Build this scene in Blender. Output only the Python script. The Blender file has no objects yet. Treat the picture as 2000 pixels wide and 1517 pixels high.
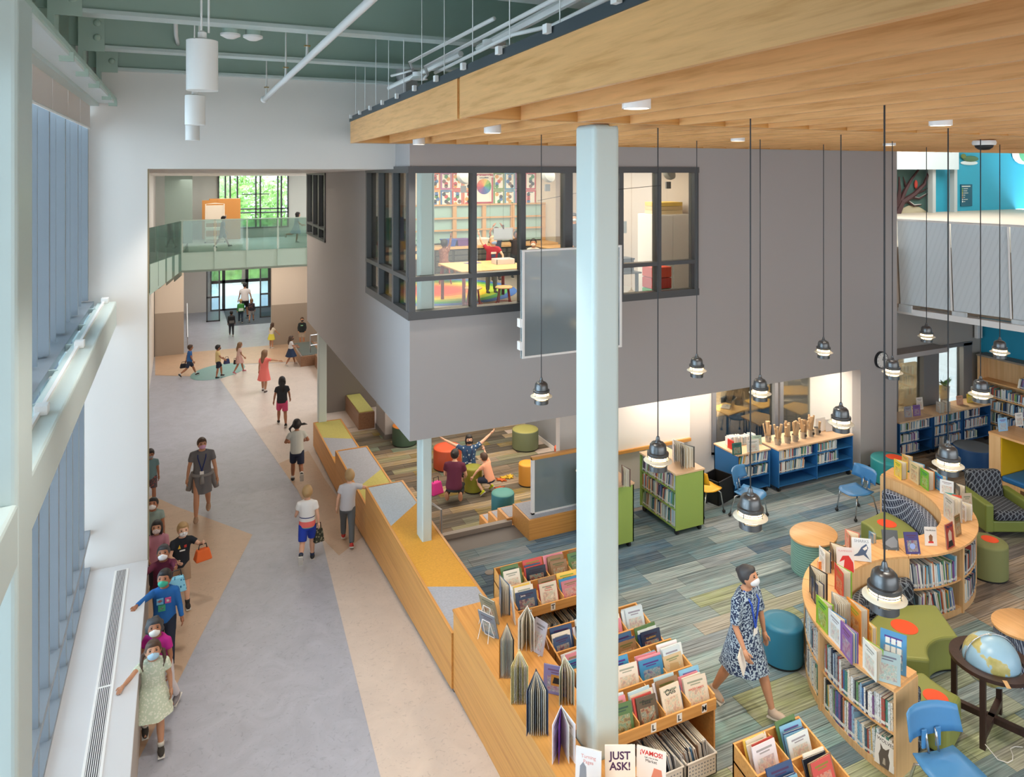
import bpy, bmesh, math, random
from mathutils import Vector, Matrix, Euler
RND = random.Random(11)
sc = bpy.context.scene
COL = sc.collection
PI = math.pi
rad = math.radians

# ------------------------------------------------------------------ camera, world, exposure
EYE = 6.0                                   # eye height above the library carpet
FPX, CX, CY = 1418.0, 1000.0, 334.0         # focal length and principal point of the 2000 x 1517 photograph
YAW = math.atan(648 / FPX)
cam_data = bpy.data.cameras.new('camera')
cam = bpy.data.objects.new('camera', cam_data)
COL.objects.link(cam)
cam.location = (0, 0, EYE)
cam.rotation_euler = (PI / 2, 0, -YAW)
cam_data.sensor_fit = 'HORIZONTAL'
cam_data.sensor_width = 36
cam_data.lens = 36 * FPX / 2000
cam_data.shift_y = -(758.5 - CY) / 2000
cam_data.clip_start = 0.05
cam_data.clip_end = 200
sc.camera = cam
world = bpy.data.worlds.new('world')
sc.world = world
world.use_nodes = True
bg = world.node_tree.nodes['Background']
bg.inputs[0].default_value = (0.88, 0.94, 1.0, 1)
bg.inputs[1].default_value = 7.0
sc.view_settings.view_transform = 'Standard'
sc.view_settings.look = 'None'
sc.view_settings.gamma = 1
sc.view_settings.use_curve_mapping = False
sc.view_settings.exposure = 0.42

def area(name, loc, rot, sx, sy, power, col=(1, 1, 1)):
    l = bpy.data.lights.new(name, 'AREA'); l.shape = 'RECTANGLE'; l.size = sx; l.size_y = sy
    l.energy = power; l.color = col
    o = bpy.data.objects.new(name, l); COL.objects.link(o); o.location = loc; o.rotation_euler = rot
    return o
def lamp(name, loc, power, col=(1, .82, .6), r=.05, parent=None):
    l = bpy.data.lights.new(name, 'POINT'); l.energy = power; l.color = col; l.shadow_soft_size = r
    o = bpy.data.objects.new(name, l); COL.objects.link(o); o.location = loc; o.parent = parent
    return o
# fill lights added to brighten the rooms, recess and landing; no fixtures there
WARM = (1, .86, .70)
area('art_room_fill', (6.2, 13.6, 6.2), (0, 0, 0), 5, 5, 330, WARM)
area('story_fill', (6.3, 14.5, 2.0), (0, 0, 0), 4.5, 5, 150, WARM)
area('hall_fill', (1.4, 21.0, 5.7), (0, 0, 0), 2.5, 5, 80, WARM)
area('far_hall_fill', (2.0, 27.6, 2.7), (0, 0, 0), 5, 2, 70, WARM)
area('bridge_fill', (2.0, 28.0, 5.7), (0, 0, 0), 4, 3, 60, (1, .93, .85))
area('classroom_fill', (11.5, 14.5, 2.0), (0, 0, 0), 4, 4, 420, WARM)
area('office_fill', (15.6, 12.6, 2.5), (0, 0, 0), 2, 2, 200, WARM)
area('landing_fill', (24.0, 15.5, 8.0), (0, 0, 0), 8, 4, 330, (1, .97, .92))
area('recess_fill', (9.9, 10.95, 2.02), (0, 0, 0), 4.4, .5, 55, WARM)
area('entry_fill', (2.3, 33.0, 2.55), (0, 0, 0), 3, 4, 70, (1, .95, .9))
# soft frontal fill added behind the viewer; no window is there
area('rear_fill', (9.0, -5.7, 4.2), (rad(90), 0, 0), 20, 7, 800, (.95, .98, 1))

# ------------------------------------------------------------------ helpers
SY, CYW = math.sin(YAW), math.cos(YAW)
def ray(px, py):
    u = (px - CX) / FPX
    return SY + u * CYW, CYW - u * SY, (CY - py) / FPX
def at(px, py, z):          # the point at height z
    r = ray(px, py); t = (z - EYE) / r[2]
    return Vector((r[0] * t, r[1] * t, z))
def at_y(px, py, y):        # the point on the plane Y = y
    r = ray(px, py); t = y / r[1]
    return Vector((r[0] * t, y, EYE + r[2] * t))
def at_x(px, py, x):
    r = ray(px, py); t = x / r[0]
    return Vector((x, r[1] * t, EYE + r[2] * t))
def at_d(px, py, d):
    r = ray(px, py)
    return Vector((r[0] * d, r[1] * d, EYE + r[2] * d))
LAND = -0.7                                  # lower landing and story floor
RY0, RY1 = 7.2, 16.0
def ramp(y):                                 # corridor floor height
    if y <= RY0: return -0.14
    if y >= RY1: return LAND
    return -0.14 + (LAND + 0.14) * (y - RY0) / (RY1 - RY0)
def gnd(px, py):                             # corridor floor point under a pixel
    z = -0.4
    for i in range(12):
        p = at(px, py, z); z = ramp(p.y)
    return at(px, py, z)

def lin(c): return c / 12.92 if c <= .04045 else ((c + .055) / 1.055) ** 2.4
def hx(h):
    if not isinstance(h, str): return tuple(h)[:3]
    h = h.lstrip('#')
    return tuple(lin(int(h[i:i + 2], 16) / 255) for i in (0, 2, 4))
MATS = {}
def nodes_of(name):
    m = bpy.data.materials.new(name); m.use_nodes = True
    nt = m.node_tree
    return m, nt, nt.nodes['Principled BSDF']
def N(nt, typ, **kw):
    n = nt.nodes.new(typ)
    for k, v in kw.items(): setattr(n, k, v)
    return n
def texco(nt, kind='Object', scale=(1, 1, 1), rot=(0, 0, 0)):
    t = N(nt, 'ShaderNodeTexCoord'); mp = N(nt, 'ShaderNodeMapping')
    mp.inputs['Scale'].default_value = scale; mp.inputs['Rotation'].default_value = rot
    nt.links.new(t.outputs[kind], mp.inputs['Vector'])
    return mp.outputs['Vector']
def ramp_node(nt, fac, stops, interp='LINEAR'):
    r = N(nt, 'ShaderNodeValToRGB'); cr = r.color_ramp; cr.interpolation = interp
    while len(cr.elements) < len(stops): cr.elements.new(.5)
    for e, (p, c) in zip(cr.elements, stops):
        e.position = p; e.color = (*hx(c), 1)
    if fac is not None: nt.links.new(fac, r.inputs['Fac'])
    return r.outputs['Color']
def mat(name, col, rough=.55, metal=0, spec=.5, noise=0, nscale=6, bump=0, bscale=60, emit=0, ecol=None, alpha=1):
    if name in MATS: return MATS[name]
    m, nt, b = nodes_of(name)
    c = hx(col)
    b.inputs['Base Color'].default_value = (*c, 1)
    b.inputs['Roughness'].default_value = rough
    b.inputs['Metallic'].default_value = metal
    b.inputs['Specular IOR Level'].default_value = spec
    if noise:
        v = texco(nt)
        n = N(nt, 'ShaderNodeTexNoise'); n.inputs['Scale'].default_value = nscale; n.inputs['Detail'].default_value = 4
        nt.links.new(v, n.inputs['Vector'])
        lo = tuple(max(0, q * (1 - noise)) for q in c); hi = tuple(min(1, q * (1 + noise)) for q in c)
        r = ramp_node(nt, n.outputs['Fac'], [(.3, lo), (.7, hi)])
        nt.links.new(r, b.inputs['Base Color'])
    if bump:
        v = texco(nt)
        n = N(nt, 'ShaderNodeTexNoise'); n.inputs['Scale'].default_value = bscale
        bn = N(nt, 'ShaderNodeBump'); bn.inputs['Strength'].default_value = bump; bn.inputs['Distance'].default_value = .01
        nt.links.new(v, n.inputs['Vector']); nt.links.new(n.outputs['Fac'], bn.inputs['Height'])
        nt.links.new(bn.outputs['Normal'], b.inputs['Normal'])
    if emit:
        b.inputs['Emission Color'].default_value = (*hx(ecol or col), 1)
        b.inputs['Emission Strength'].default_value = emit
    MATS[name] = m
    return m
def wood(name, light, dark, axis='Y', scale=1.0, rough=.42):
    if name in MATS: return MATS[name]
    m, nt, b = nodes_of(name)
    s = {'X': (.22, 13, 13), 'Y': (13, .22, 13), 'Z': (13, 13, .22)}[axis]
    v = texco(nt, 'Object', tuple(q * scale for q in s))
    n = N(nt, 'ShaderNodeTexNoise'); n.inputs['Scale'].default_value = 2.2; n.inputs['Detail'].default_value = 7
    n.inputs['Roughness'].default_value = .62; n.inputs['Distortion'].default_value = .25
    nt.links.new(v, n.inputs['Vector'])
    c = ramp_node(nt, n.outputs['Fac'], [(.25, dark), (.5, light), (.72, tuple(min(1, q * 1.12) for q in hx(light)))])
    nt.links.new(c, b.inputs['Base Color'])
    b.inputs['Roughness'].default_value = rough
    MATS[name] = m
    return m
def glass(name, tint, fac=.12, rough=.02, body=0, bodycol='#ffffff'):
    if name in MATS: return MATS[name]
    m = bpy.data.materials.new(name); m.use_nodes = True; nt = m.node_tree
    nt.nodes.clear()
    out = N(nt, 'ShaderNodeOutputMaterial')
    tr = N(nt, 'ShaderNodeBsdfTransparent'); tr.inputs[0].default_value = (*hx(tint), 1)
    gl = N(nt, 'ShaderNodeBsdfGlossy'); gl.inputs['Roughness'].default_value = rough
    fr = N(nt, 'ShaderNodeFresnel'); fr.inputs[0].default_value = 1.45
    mx = N(nt, 'ShaderNodeMixShader')
    sc_ = N(nt, 'ShaderNodeMath', operation='MULTIPLY_ADD'); sc_.inputs[1].default_value = .9; sc_.inputs[2].default_value = fac * .25
    nt.links.new(fr.outputs[0], sc_.inputs[0]); nt.links.new(sc_.outputs[0], mx.inputs[0])
    last = tr.outputs[0]
    if body:
        df = N(nt, 'ShaderNodeBsdfDiffuse'); df.inputs[0].default_value = (*hx(bodycol), 1)
        m2 = N(nt, 'ShaderNodeMixShader'); m2.inputs[0].default_value = body
        nt.links.new(tr.outputs[0], m2.inputs[1]); nt.links.new(df.outputs[0], m2.inputs[2]); last = m2.outputs[0]
    nt.links.new(last, mx.inputs[1]); nt.links.new(gl.outputs[0], mx.inputs[2])
    nt.links.new(mx.outputs[0], out.inputs[0])
    MATS[name] = m
    return m
def objcol(name, kind='plain', rough=.5):
    """Material coloured by the object's own colour (books, planks)."""
    if name in MATS: return MATS[name]
    m, nt, b = nodes_of(name)
    oi = N(nt, 'ShaderNodeObjectInfo'); col = oi.outputs['Color']
    b.inputs['Roughness'].default_value = rough
    if kind == 'attr':
        a = N(nt, 'ShaderNodeVertexColor'); a.layer_name = 'Col'; col = a.outputs['Color']
    if kind in ('spine',):
        g = N(nt, 'ShaderNodeTexCoord'); sp = N(nt, 'ShaderNodeSeparateXYZ')
        nt.links.new(g.outputs['Generated'], sp.inputs[0])
        n = N(nt, 'ShaderNodeTexNoise', noise_dimensions='4D'); n.inputs['Scale'].default_value = 7
        mp = N(nt, 'ShaderNodeMapping'); mp.inputs['Scale'].default_value = (.4, .4, 2.2)
        nt.links.new(g.outputs['Generated'], mp.inputs[0]); nt.links.new(mp.outputs[0], n.inputs['Vector'])
        mu = N(nt, 'ShaderNodeMath', operation='MULTIPLY'); mu.inputs[1].default_value = 90
        nt.links.new(oi.outputs['Random'], mu.inputs[0]); nt.links.new(mu.outputs[0], n.inputs['W'])
        gt = N(nt, 'ShaderNodeMath', operation='GREATER_THAN'); gt.inputs[1].default_value = .56
        nt.links.new(n.outputs['Fac'], gt.inputs[0])
        hs = N(nt, 'ShaderNodeHueSaturation'); hs.inputs['Hue'].default_value = .56; hs.inputs['Value'].default_value = .55; hs.inputs['Saturation'].default_value = .7
        nt.links.new(col, hs.inputs['Color'])
        mx = N(nt, 'ShaderNodeMixRGB'); nt.links.new(gt.outputs[0], mx.inputs[0]); nt.links.new(col, mx.inputs[1]); nt.links.new(hs.outputs[0], mx.inputs[2])
        # white call-number sticker low on the spine
        lo = N(nt, 'ShaderNodeMath', operation='COMPARE'); lo.inputs[1].default_value = .14; lo.inputs[2].default_value = .055
        nt.links.new(sp.outputs['Z'], lo.inputs[0])
        m3 = N(nt, 'ShaderNodeMixRGB'); nt.links.new(lo.outputs[0], m3.inputs[0]); nt.links.new(mx.outputs[0], m3.inputs[1]); m3.inputs[2].default_value = (.8, .8, .78, 1)
        col = m3.outputs[0]
    if kind == 'art':
        g = N(nt, 'ShaderNodeTexCoord'); sp = N(nt, 'ShaderNodeSeparateXYZ'); nt.links.new(g.outputs['Generated'], sp.inputs[0])
        mu = N(nt, 'ShaderNodeMath', operation='MULTIPLY'); mu.inputs[1].default_value = 60; nt.links.new(oi.outputs['Random'], mu.inputs[0])
        n = N(nt, 'ShaderNodeTexNoise', noise_dimensions='4D'); n.inputs['Scale'].default_value = 6.5; n.inputs['Detail'].default_value = 4
        nt.links.new(g.outputs['Generated'], n.inputs['Vector']); nt.links.new(mu.outputs[0], n.inputs['W'])
        pc = ramp_node(nt, n.outputs['Fac'], [(.3, '#2f4058'), (.42, '#b8674a'), (.5, '#d9c7a4'), (.57, '#7f9c8e'), (.68, '#efe6d6')])
        pm = N(nt, 'ShaderNodeMixRGB'); pm.inputs[0].default_value = .55; nt.links.new(pc, pm.inputs[1]); nt.links.new(col, pm.inputs[2])
        def band(sock, c0, half):
            cp = N(nt, 'ShaderNodeMath', operation='COMPARE'); cp.inputs[1].default_value = c0; cp.inputs[2].default_value = half; nt.links.new(sp.outputs[sock], cp.inputs[0]); return cp.outputs[0]
        def mul(a, b_):
            q = N(nt, 'ShaderNodeMath', operation='MULTIPLY'); nt.links.new(a, q.inputs[0]); nt.links.new(b_, q.inputs[1]); return q.outputs[0]
        pic = mul(band('Y', .5, .36), band('Z', .36, .26))
        mx = N(nt, 'ShaderNodeMixRGB'); nt.links.new(pic, mx.inputs[0]); nt.links.new(col, mx.inputs[1]); nt.links.new(pm.outputs[0], mx.inputs[2])
        hs = N(nt, 'ShaderNodeHueSaturation'); hs.inputs['Hue'].default_value = .62; hs.inputs['Value'].default_value = .45; nt.links.new(col, hs.inputs['Color'])
        t1 = mul(band('Y', .5, .34), band('Z', .84, .03)); t2 = mul(band('Y', .5, .22), band('Z', .75, .02))
        for tt in (t1, t2):
            m2 = N(nt, 'ShaderNodeMixRGB'); nt.links.new(tt, m2.inputs[0]); nt.links.new(mx.outputs[0], m2.inputs[1]); nt.links.new(hs.outputs[0], m2.inputs[2]); mx = m2
        col = mx.outputs[0]
    if kind in ('carpet', 'carpet_attr'):
        if kind == 'carpet_attr':
            a = N(nt, 'ShaderNodeVertexColor'); a.layer_name = 'Col'; col = a.outputs['Color']
        ge = N(nt, 'ShaderNodeNewGeometry')
        mp = N(nt, 'ShaderNodeMapping'); mp.inputs['Scale'].default_value = (.8, 55, 1)
        nt.links.new(ge.outputs['Position'], mp.inputs[0])
        n = N(nt, 'ShaderNodeTexNoise'); n.inputs['Scale'].default_value = 1; n.inputs['Detail'].default_value = 3; n.inputs['Roughness'].default_value = .7
        nt.links.new(mp.outputs[0], n.inputs['Vector'])
        mp2 = N(nt, 'ShaderNodeMapping'); mp2.inputs['Scale'].default_value = (6, 11, 1)
        nt.links.new(ge.outputs['Position'], mp2.inputs[0])
        n2 = N(nt, 'ShaderNodeTexNoise'); n2.inputs['Scale'].default_value = .7; n2.inputs['Detail'].default_value = 2
        nt.links.new(mp2.outputs[0], n2.inputs['Vector'])
        v = N(nt, 'ShaderNodeMapRange'); v.inputs[1].default_value = .33; v.inputs[2].default_value = .67; v.inputs[3].default_value = .45; v.inputs[4].default_value = 1.6
        nt.links.new(n.outputs['Fac'], v.inputs[0])
        hs = N(nt, 'ShaderNodeHueSaturation'); nt.links.new(v.outputs[0], hs.inputs['Value']); nt.links.new(col, hs.inputs['Color'])
        v2 = N(nt, 'ShaderNodeMapRange'); v2.inputs[1].default_value = .35; v2.inputs[2].default_value = .65; v2.inputs[3].default_value = .8; v2.inputs[4].default_value = 1.15
        nt.links.new(n2.outputs['Fac'], v2.inputs[0]); nt.links.new(v2.outputs[0], hs.inputs['Saturation'])
        col = hs.outputs[0]
        b.inputs['Specular IOR Level'].default_value = .1
    nt.links.new(col, b.inputs['Base Color'])
    MATS[name] = m
    return m

def nth(n): return f"{n}{'th' if 10 <= n % 100 <= 20 else {1: 'st', 2: 'nd', 3: 'rd'}.get(n % 10, 'th')}"
def cname(c):
    import colorsys
    c = hx(c); g = [max(0, min(1, 1.055 * q ** (1 / 2.4) - .055)) for q in c]; h, s, v = colorsys.rgb_to_hsv(*g); h *= 360
    if s < .13: return 'white' if v > .86 else ('pale grey' if v > .7 else ('grey' if v > .4 else 'black'))
    t = '' if v > .75 and s > .4 else ('pale ' if v > .7 else ('dark ' if v < .45 else ''))
    for lim, nm in ((18, 'red'), (42, 'brown' if v < .75 else ('orange' if s > .5 else 'beige')), (65, 'yellow'), (165, 'green'), (195, 'teal'), (255, 'blue'), (300, 'purple'), (340, 'pink')):
        if h < lim: return t + nm
    return t + 'red'
class MB:
    """Collects shapes; build() links them as one mesh object."""
    def __init__(s): s.v = []; s.f = []; s.mi = []; s.cur = 0; s.col = None; s.fc = []
    def face(s, idx):
        s.f.append(tuple(idx)); s.mi.append(s.cur); s.fc.append(s.col)
    def add(s, vs, fs):
        o = len(s.v); s.v += [tuple(p) for p in vs]
        for f in fs: s.face([i + o for i in f])
        return s
    def hexa(s, b, t):      # 4 bottom points (ccw from above) and 4 top points
        return s.add(list(b) + list(t), [(3, 2, 1, 0), (4, 5, 6, 7), (0, 1, 5, 4), (1, 2, 6, 5), (2, 3, 7, 6), (3, 0, 4, 7)])
    def box(s, x0, y0, z0, x1, y1, z1):
        x0, x1 = min(x0, x1), max(x0, x1); y0, y1 = min(y0, y1), max(y0, y1); z0, z1 = min(z0, z1), max(z0, z1)
        return s.hexa([(x0, y0, z0), (x1, y0, z0), (x1, y1, z0), (x0, y1, z0)], [(x0, y0, z1), (x1, y0, z1), (x1, y1, z1), (x0, y1, z1)])
    def obox(s, c, size, M=None):
        hx_, hy, hz = size[0] / 2, size[1] / 2, size[2] / 2
        c = Vector(c); M = M or Matrix.Identity(3)
        P = [c + M @ Vector(q) for q in ((-hx_, -hy, -hz), (hx_, -hy, -hz), (hx_, hy, -hz), (-hx_, hy, -hz), (-hx_, -hy, hz), (hx_, -hy, hz), (hx_, hy, hz), (-hx_, hy, hz))]
        return s.hexa(P[:4], P[4:])
    def prism(s, poly, z0, z1):     # poly ccw in plan; z0/z1 numbers or functions of y
        n = len(poly); f0 = z0 if callable(z0) else (lambda y: z0); f1 = z1 if callable(z1) else (lambda y: z1)
        vs = [(p[0], p[1], f0(p[1])) for p in poly] + [(p[0], p[1], f1(p[1])) for p in poly]
        return s.add(vs, [tuple(range(n - 1, -1, -1)), tuple(range(n, 2 * n))] + [(i, (i + 1) % n, (i + 1) % n + n, i + n) for i in range(n)])
    def quad(s, a, b, c, d): return s.add([a, b, c, d], [(0, 1, 2, 3)])
    def rings(s, rings, cap=True):
        n = len(rings[0]); o = len(s.v)
        for r in rings: s.v += [tuple(p) for p in r]
        for k in range(len(rings) - 1):
            for i in range(n):
                j = (i + 1) % n
                s.face((o + k * n + i, o + k * n + j, o + (k + 1) * n + j, o + (k + 1) * n + i))
        if cap:
            s.face([o + i for i in range(n - 1, -1, -1)]); s.face([o + (len(rings) - 1) * n + i for i in range(n)])
        return s
    def tube(s, pts, r, n=8, cap=True):
        pts = [Vector(p) for p in pts]; rs = r if isinstance(r, (list, tuple)) else [r] * len(pts)
        rings = []; up = None
        for i, p in enumerate(pts):
            d = (pts[min(i + 1, len(pts) - 1)] - pts[max(i - 1, 0)])
            d = d.normalized() if d.length > 1e-9 else Vector((0, 0, 1))
            if up is None: up = Vector((0, 0, 1)) if abs(d.z) < .9 else Vector((0, 1, 0))
            a = d.cross(up)
            if a.length < 1e-5: a = d.cross(Vector((1, 0, 0)))
            a.normalize(); b = a.cross(d).normalized(); up = b
            rings.append([p + rs[i] * (math.cos(2 * PI * k / n) * a + math.sin(2 * PI * k / n) * b) for k in range(n)])
        return s.rings(rings, cap)
    def lathe(s, prof, n=24, c=(0, 0, 0), cap=True):    # prof: (radius, z)
        rings = [[(c[0] + max(r, 1e-4) * math.cos(2 * PI * k / n), c[1] + max(r, 1e-4) * math.sin(2 * PI * k / n), c[2] + z) for k in range(n)] for r, z in prof]
        return s.rings(rings, cap)
    def ball(s, c, r, n=12, m=8, M=None):
        rx, ry, rz = (r, r, r) if not isinstance(r, (tuple, list)) else r
        c = Vector(c); rings = []
        for j in range(m + 1):
            ph = -PI / 2 + PI * j / m; k = max(math.cos(ph), .02)
            ring = []
            for i in range(n):
                q = Vector((rx * k * math.cos(2 * PI * i / n), ry * k * math.sin(2 * PI * i / n), rz * math.sin(ph)))
                ring.append(c + (M @ q if M else q))
            rings.append(ring)
        return s.rings(rings)
    def mesh(s, name='mesh', smooth=False):
        me = bpy.data.meshes.new(name); me.from_pydata(s.v, [], s.f)
        me.polygons.foreach_set('material_index', s.mi)
        if any(c is not None for c in s.fc):
            ca = me.color_attributes.new('Col', 'FLOAT_COLOR', 'CORNER'); buf = []
            for f, c in zip(s.f, s.fc):
                c = c or (.5, .5, .5)
                buf += [c[0], c[1], c[2], 1.0] * len(f)
            ca.data.foreach_set('color', buf)
        if smooth: me.polygons.foreach_set('use_smooth', [True] * len(me.polygons))
        me.update()
        return me
    def build(s, name, mats, parent=None, smooth=False, bevel=0, seg=2, auto=None):
        me = s.mesh(name, smooth)
        for m in (mats if isinstance(mats, (list, tuple)) else [mats]): me.materials.append(m)
        o = bpy.data.objects.new(name, me); COL.objects.link(o); o.parent = parent
        if bevel:
            b = o.modifiers.new('bevel', 'BEVEL'); b.width = bevel; b.segments = seg; b.limit_method = 'ANGLE'; b.angle_limit = rad(40)
        if auto is not None: me.set_sharp_from_angle(angle=rad(auto))
        return o
def link(name, me, parent=None, loc=None, rot=None, scale=None):
    o = bpy.data.objects.new(name, me); COL.objects.link(o); o.parent = parent
    if loc is not None: o.location = loc
    if rot is not None: o.rotation_euler = rot
    if scale is not None: o.scale = scale
    return o
def tag(o, label=None, cat=None, group=None, kind=None):
    if label: o['label'] = label
    if cat: o['category'] = cat
    if group: o['group'] = group
    if kind: o['kind'] = kind
    return o
def thing(name, label, cat, loc=(0, 0, 0), rotz=0, group=None):
    o = bpy.data.objects.new(name, None); COL.objects.link(o); o.location = loc; o.rotation_euler = (0, 0, rotz)
    o.empty_display_size = .1
    return tag(o, label, cat, group)
def empty(name, loc=(0, 0, 0), rotz=0, kind=None):
    o = bpy.data.objects.new(name, None); COL.objects.link(o); o.location = loc; o.rotation_euler = (0, 0, rotz)
    if kind: o['kind'] = kind
    return o
def struct(o): o['kind'] = 'structure'; return o
def copy_tree(o, parent=None):
    c = o.copy(); COL.objects.link(c); c.parent = parent
    for ch in o.children: copy_tree(ch, c)
    return c
BENCH = bpy.data.scenes.new('bench')          # a side scene where modifiers are evaluated quickly; removed at the end
def bake(o):
    BENCH.collection.objects.link(o)
    with bpy.context.temp_override(scene=BENCH, view_layer=BENCH.view_layers[0]):
        dg = bpy.context.evaluated_depsgraph_get(); dg.update()
        me = bpy.data.meshes.new_from_object(o.evaluated_get(dg))
    BENCH.collection.objects.unlink(o)
    return me
def text_mesh(s, size, depth=.001, bold=False):
    cu = bpy.data.curves.new('lettering', 'FONT'); cu.body = s; cu.size = size; cu.extrude = depth; cu.align_x = 'CENTER'; cu.align_y = 'CENTER'
    cu.resolution_u = 3
    if bold: cu.offset = size * .025
    t = bpy.data.objects.new('tmp', cu)
    me = bake(t)
    bpy.data.objects.remove(t); bpy.data.curves.remove(cu)
    return me
def lettering(s, size, m, parent, loc, rot, bold=False, name='lettering'):
    me = text_mesh(s, size, .0006, bold); me.materials.clear(); me.materials.append(m)
    return link(name, me, parent, loc, rot)
# ------------------------------------------------------------------ materials
white_paint = mat('white_paint', '#e4dfda', .6)
grey_paint = mat('grey_paint', '#aaa5a4', .6)
steel_green = mat('sea_green_steel', '#b4cabf', .45)
steel_pale = mat('pale_green_steel', '#c6d3d0', .4)
frame_dark = mat('dark_grey_frame', '#4b4c4f', .4)
frame_grey = mat('grey_frame', '#77787c', .4)
mullion_blue = mat('blue_grey_aluminium', '#858d95', .4)
white_metal = mat('white_metal', '#eceae8', .4)
oak_ceiling = wood('oak_ceiling', '#e0a86c', '#c48a4a', 'Y')
oak_cross = wood('oak_cross', '#cf9855', '#ac7434', 'X')
oak_bench = wood('oak_bench', '#d49850', '#bd7c37', 'Y', 1.2)
oak_bench_x = wood('oak_bench_cross', '#d49850', '#bd7c37', 'X', 1.2)
maple = wood('maple', '#dfb887', '#cf9f68', 'Z', 1.0)
maple_flat = wood('maple_flat', '#e0b07a', '#d09a60', 'Y', .8)
trim_grey = mat('grey_base_trim', '#6f6b69', .6)
black = mat('black_plastic', '#1e1f22', .5)
clear = glass('clear_glass', '#eef4f2', .12)
green_glass = glass('green_tinted_glass', '#c3d9d2', .2, .03, .12, '#b4d2ca')
frost = glass('frosted_panel', '#c5d3d6', .2, .12, .6, '#8f9ca2')
window_glass = glass('window_glass', '#dfe9ee', .2)

def floor_mat(name, col, amt=.10):
    m, nt, b = nodes_of(name); c = hx(col)
    v = texco(nt, 'Object', (1, 1, 1))
    n = N(nt, 'ShaderNodeTexNoise'); n.inputs['Scale'].default_value = 2.3; n.inputs['Detail'].default_value = 9; n.inputs['Roughness'].default_value = .65; n.inputs['Distortion'].default_value = 1.2
    nt.links.new(v, n.inputs['Vector'])
    n2 = N(nt, 'ShaderNodeTexNoise'); n2.inputs['Scale'].default_value = 9; n2.inputs['Detail'].default_value = 6; n2.inputs['Distortion'].default_value = 3
    nt.links.new(v, n2.inputs['Vector'])
    a = ramp_node(nt, n.outputs['Fac'], [(.3, tuple(q * (1 - amt) for q in c)), (.7, tuple(min(1, q * (1 + amt)) for q in c))])
    k = ramp_node(nt, n2.outputs['Fac'], [(.34, (.72, .72, .74)), (.40, (1, 1, 1))])
    mx = N(nt, 'ShaderNodeMixRGB', blend_type='MULTIPLY'); mx.inputs[0].default_value = .55
    nt.links.new(a, mx.inputs[1]); nt.links.new(k, mx.inputs[2]); nt.links.new(mx.outputs[0], b.inputs['Base Color'])
    b.inputs['Roughness'].default_value = .38
    return m
fl_grey = floor_mat('grey_linoleum', '#a9abb6')
fl_beige = floor_mat('beige_linoleum', '#cfc0b5', .06)
fl_tan = floor_mat('tan_linoleum', '#c3a68c', .06)
fl_teal = floor_mat('teal_linoleum', '#6d9a9a', .06)

struct(MB().box(-1.3, -6.2, -.2, 24, -6.0, 8.4).build('wall_behind', mat('dim_wall', '#8f8a84', .7)))  # unseen wall, added to keep sky light from entering behind the viewer
struct(MB().box(-1.5, -6, -.2, -1.3, 1.6, 8.4).build('wall_left_blocker', MATS['dim_wall']))  # unseen, added to block window light beside the viewer
struct(MB().box(-1.32, .4, 6.98, -1.25, 11.2, 8.4).build('wall_window_head', steel_green))
struct(MB().box(24.2, 1.8, 2, 36.2, 2, 8.4).build('wall_landing_front', MATS['dim_wall'])); struct(MB().box(36, 2, 2, 36.2, 19.4, 8.4).build('wall_landing_side', MATS['dim_wall']))  # unseen walls, added to close the landing against sky light
struct(MB().box(9.0, 19.7, LAND, 9.2, 31.2, 6.1).build('wall_hall_right', white_paint))
struct(MB().box(-1.3, -6, -.4, 24.2, 1.0, -.2).build('floor_near', mat('near_floor', '#a8a39c', .6))); struct(MB().box(3.7, 1.0, -.3, 24.2, 2.0, -.1).build('floor_near_library', MATS['near_floor'])); struct(MB().box(17.0, 1.0, -.3, 24.2, 2.2, 8.3).build('wall_right_near', MATS['dim_wall']))  # near floor slabs added out of view to stop sky light from below
struct(MB().box(24, -6, -.2, 24.2, 2, 8.4).build('wall_far_right', MATS['dim_wall']))
# ------------------------------------------------------------------ corridor floor with inlaid colour fields
def floor_poly(name, pts, m, lift=0.0, parent=None, thick=.0):
    bm = bmesh.new()
    f = bm.faces.new([bm.verts.new((p[0], p[1], 0)) for p in pts])
    for yc in (RY0, RY1):
        bmesh.ops.bisect_plane(bm, geom=bm.verts[:] + bm.edges[:] + bm.faces[:], plane_co=(0, yc, 0), plane_no=(0, 1, 0))
    for v in bm.verts: v.co.z = ramp(v.co.y) + lift
    bmesh.ops.triangulate(bm, faces=bm.faces[:])
    bm.normal_update()
    for f in bm.faces:
        if f.normal.z < 0: f.normal_flip()
    me = bpy.data.meshes.new(name); bm.to_mesh(me); bm.free(); me.materials.append(m)
    o = link(name, me, parent)
    return o
corr = struct(floor_poly('floor', [(-1.2, 1), (3.7, 1), (3.7, 19.0), (9, 19.0), (9, 42), (-6, 42), (-6, 29), (-.9, 29), (-.9, 11.2), (-1.2, 11.2)], fl_grey))
def px_poly(pts): return [gnd(*p).to_2d() for p in pts]
floor_poly('floor_inlay', px_poly([(293, 967), (318, 977), (493, 1044), (390, 1247), (315, 1397), (262, 1500)]) + [(-.42, 6.2), (-.42, 11.28), (-.86, 11.28), (-.86, 12.6)], fl_tan, .003, corr)
bnd = px_poly([(300, 733), (430, 741), (581, 957), (628, 1050), (650, 1140), (743, 1517)])
floor_poly('floor_inlay', bnd[1:] + [Vector((2.35, 5.0)), Vector((3.3, 5.0)), Vector((3.3, 19.0)), Vector((9, 19)), Vector((9, 24))] + px_poly([(640, 705), (470, 712)]), fl_beige, .003, corr)
floor_poly('floor_inlay', px_poly([(303, 733), (303, 694), (600, 668), (720, 668), (640, 704), (470, 711), (385, 735)]), fl_tan, .004, corr)
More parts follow.
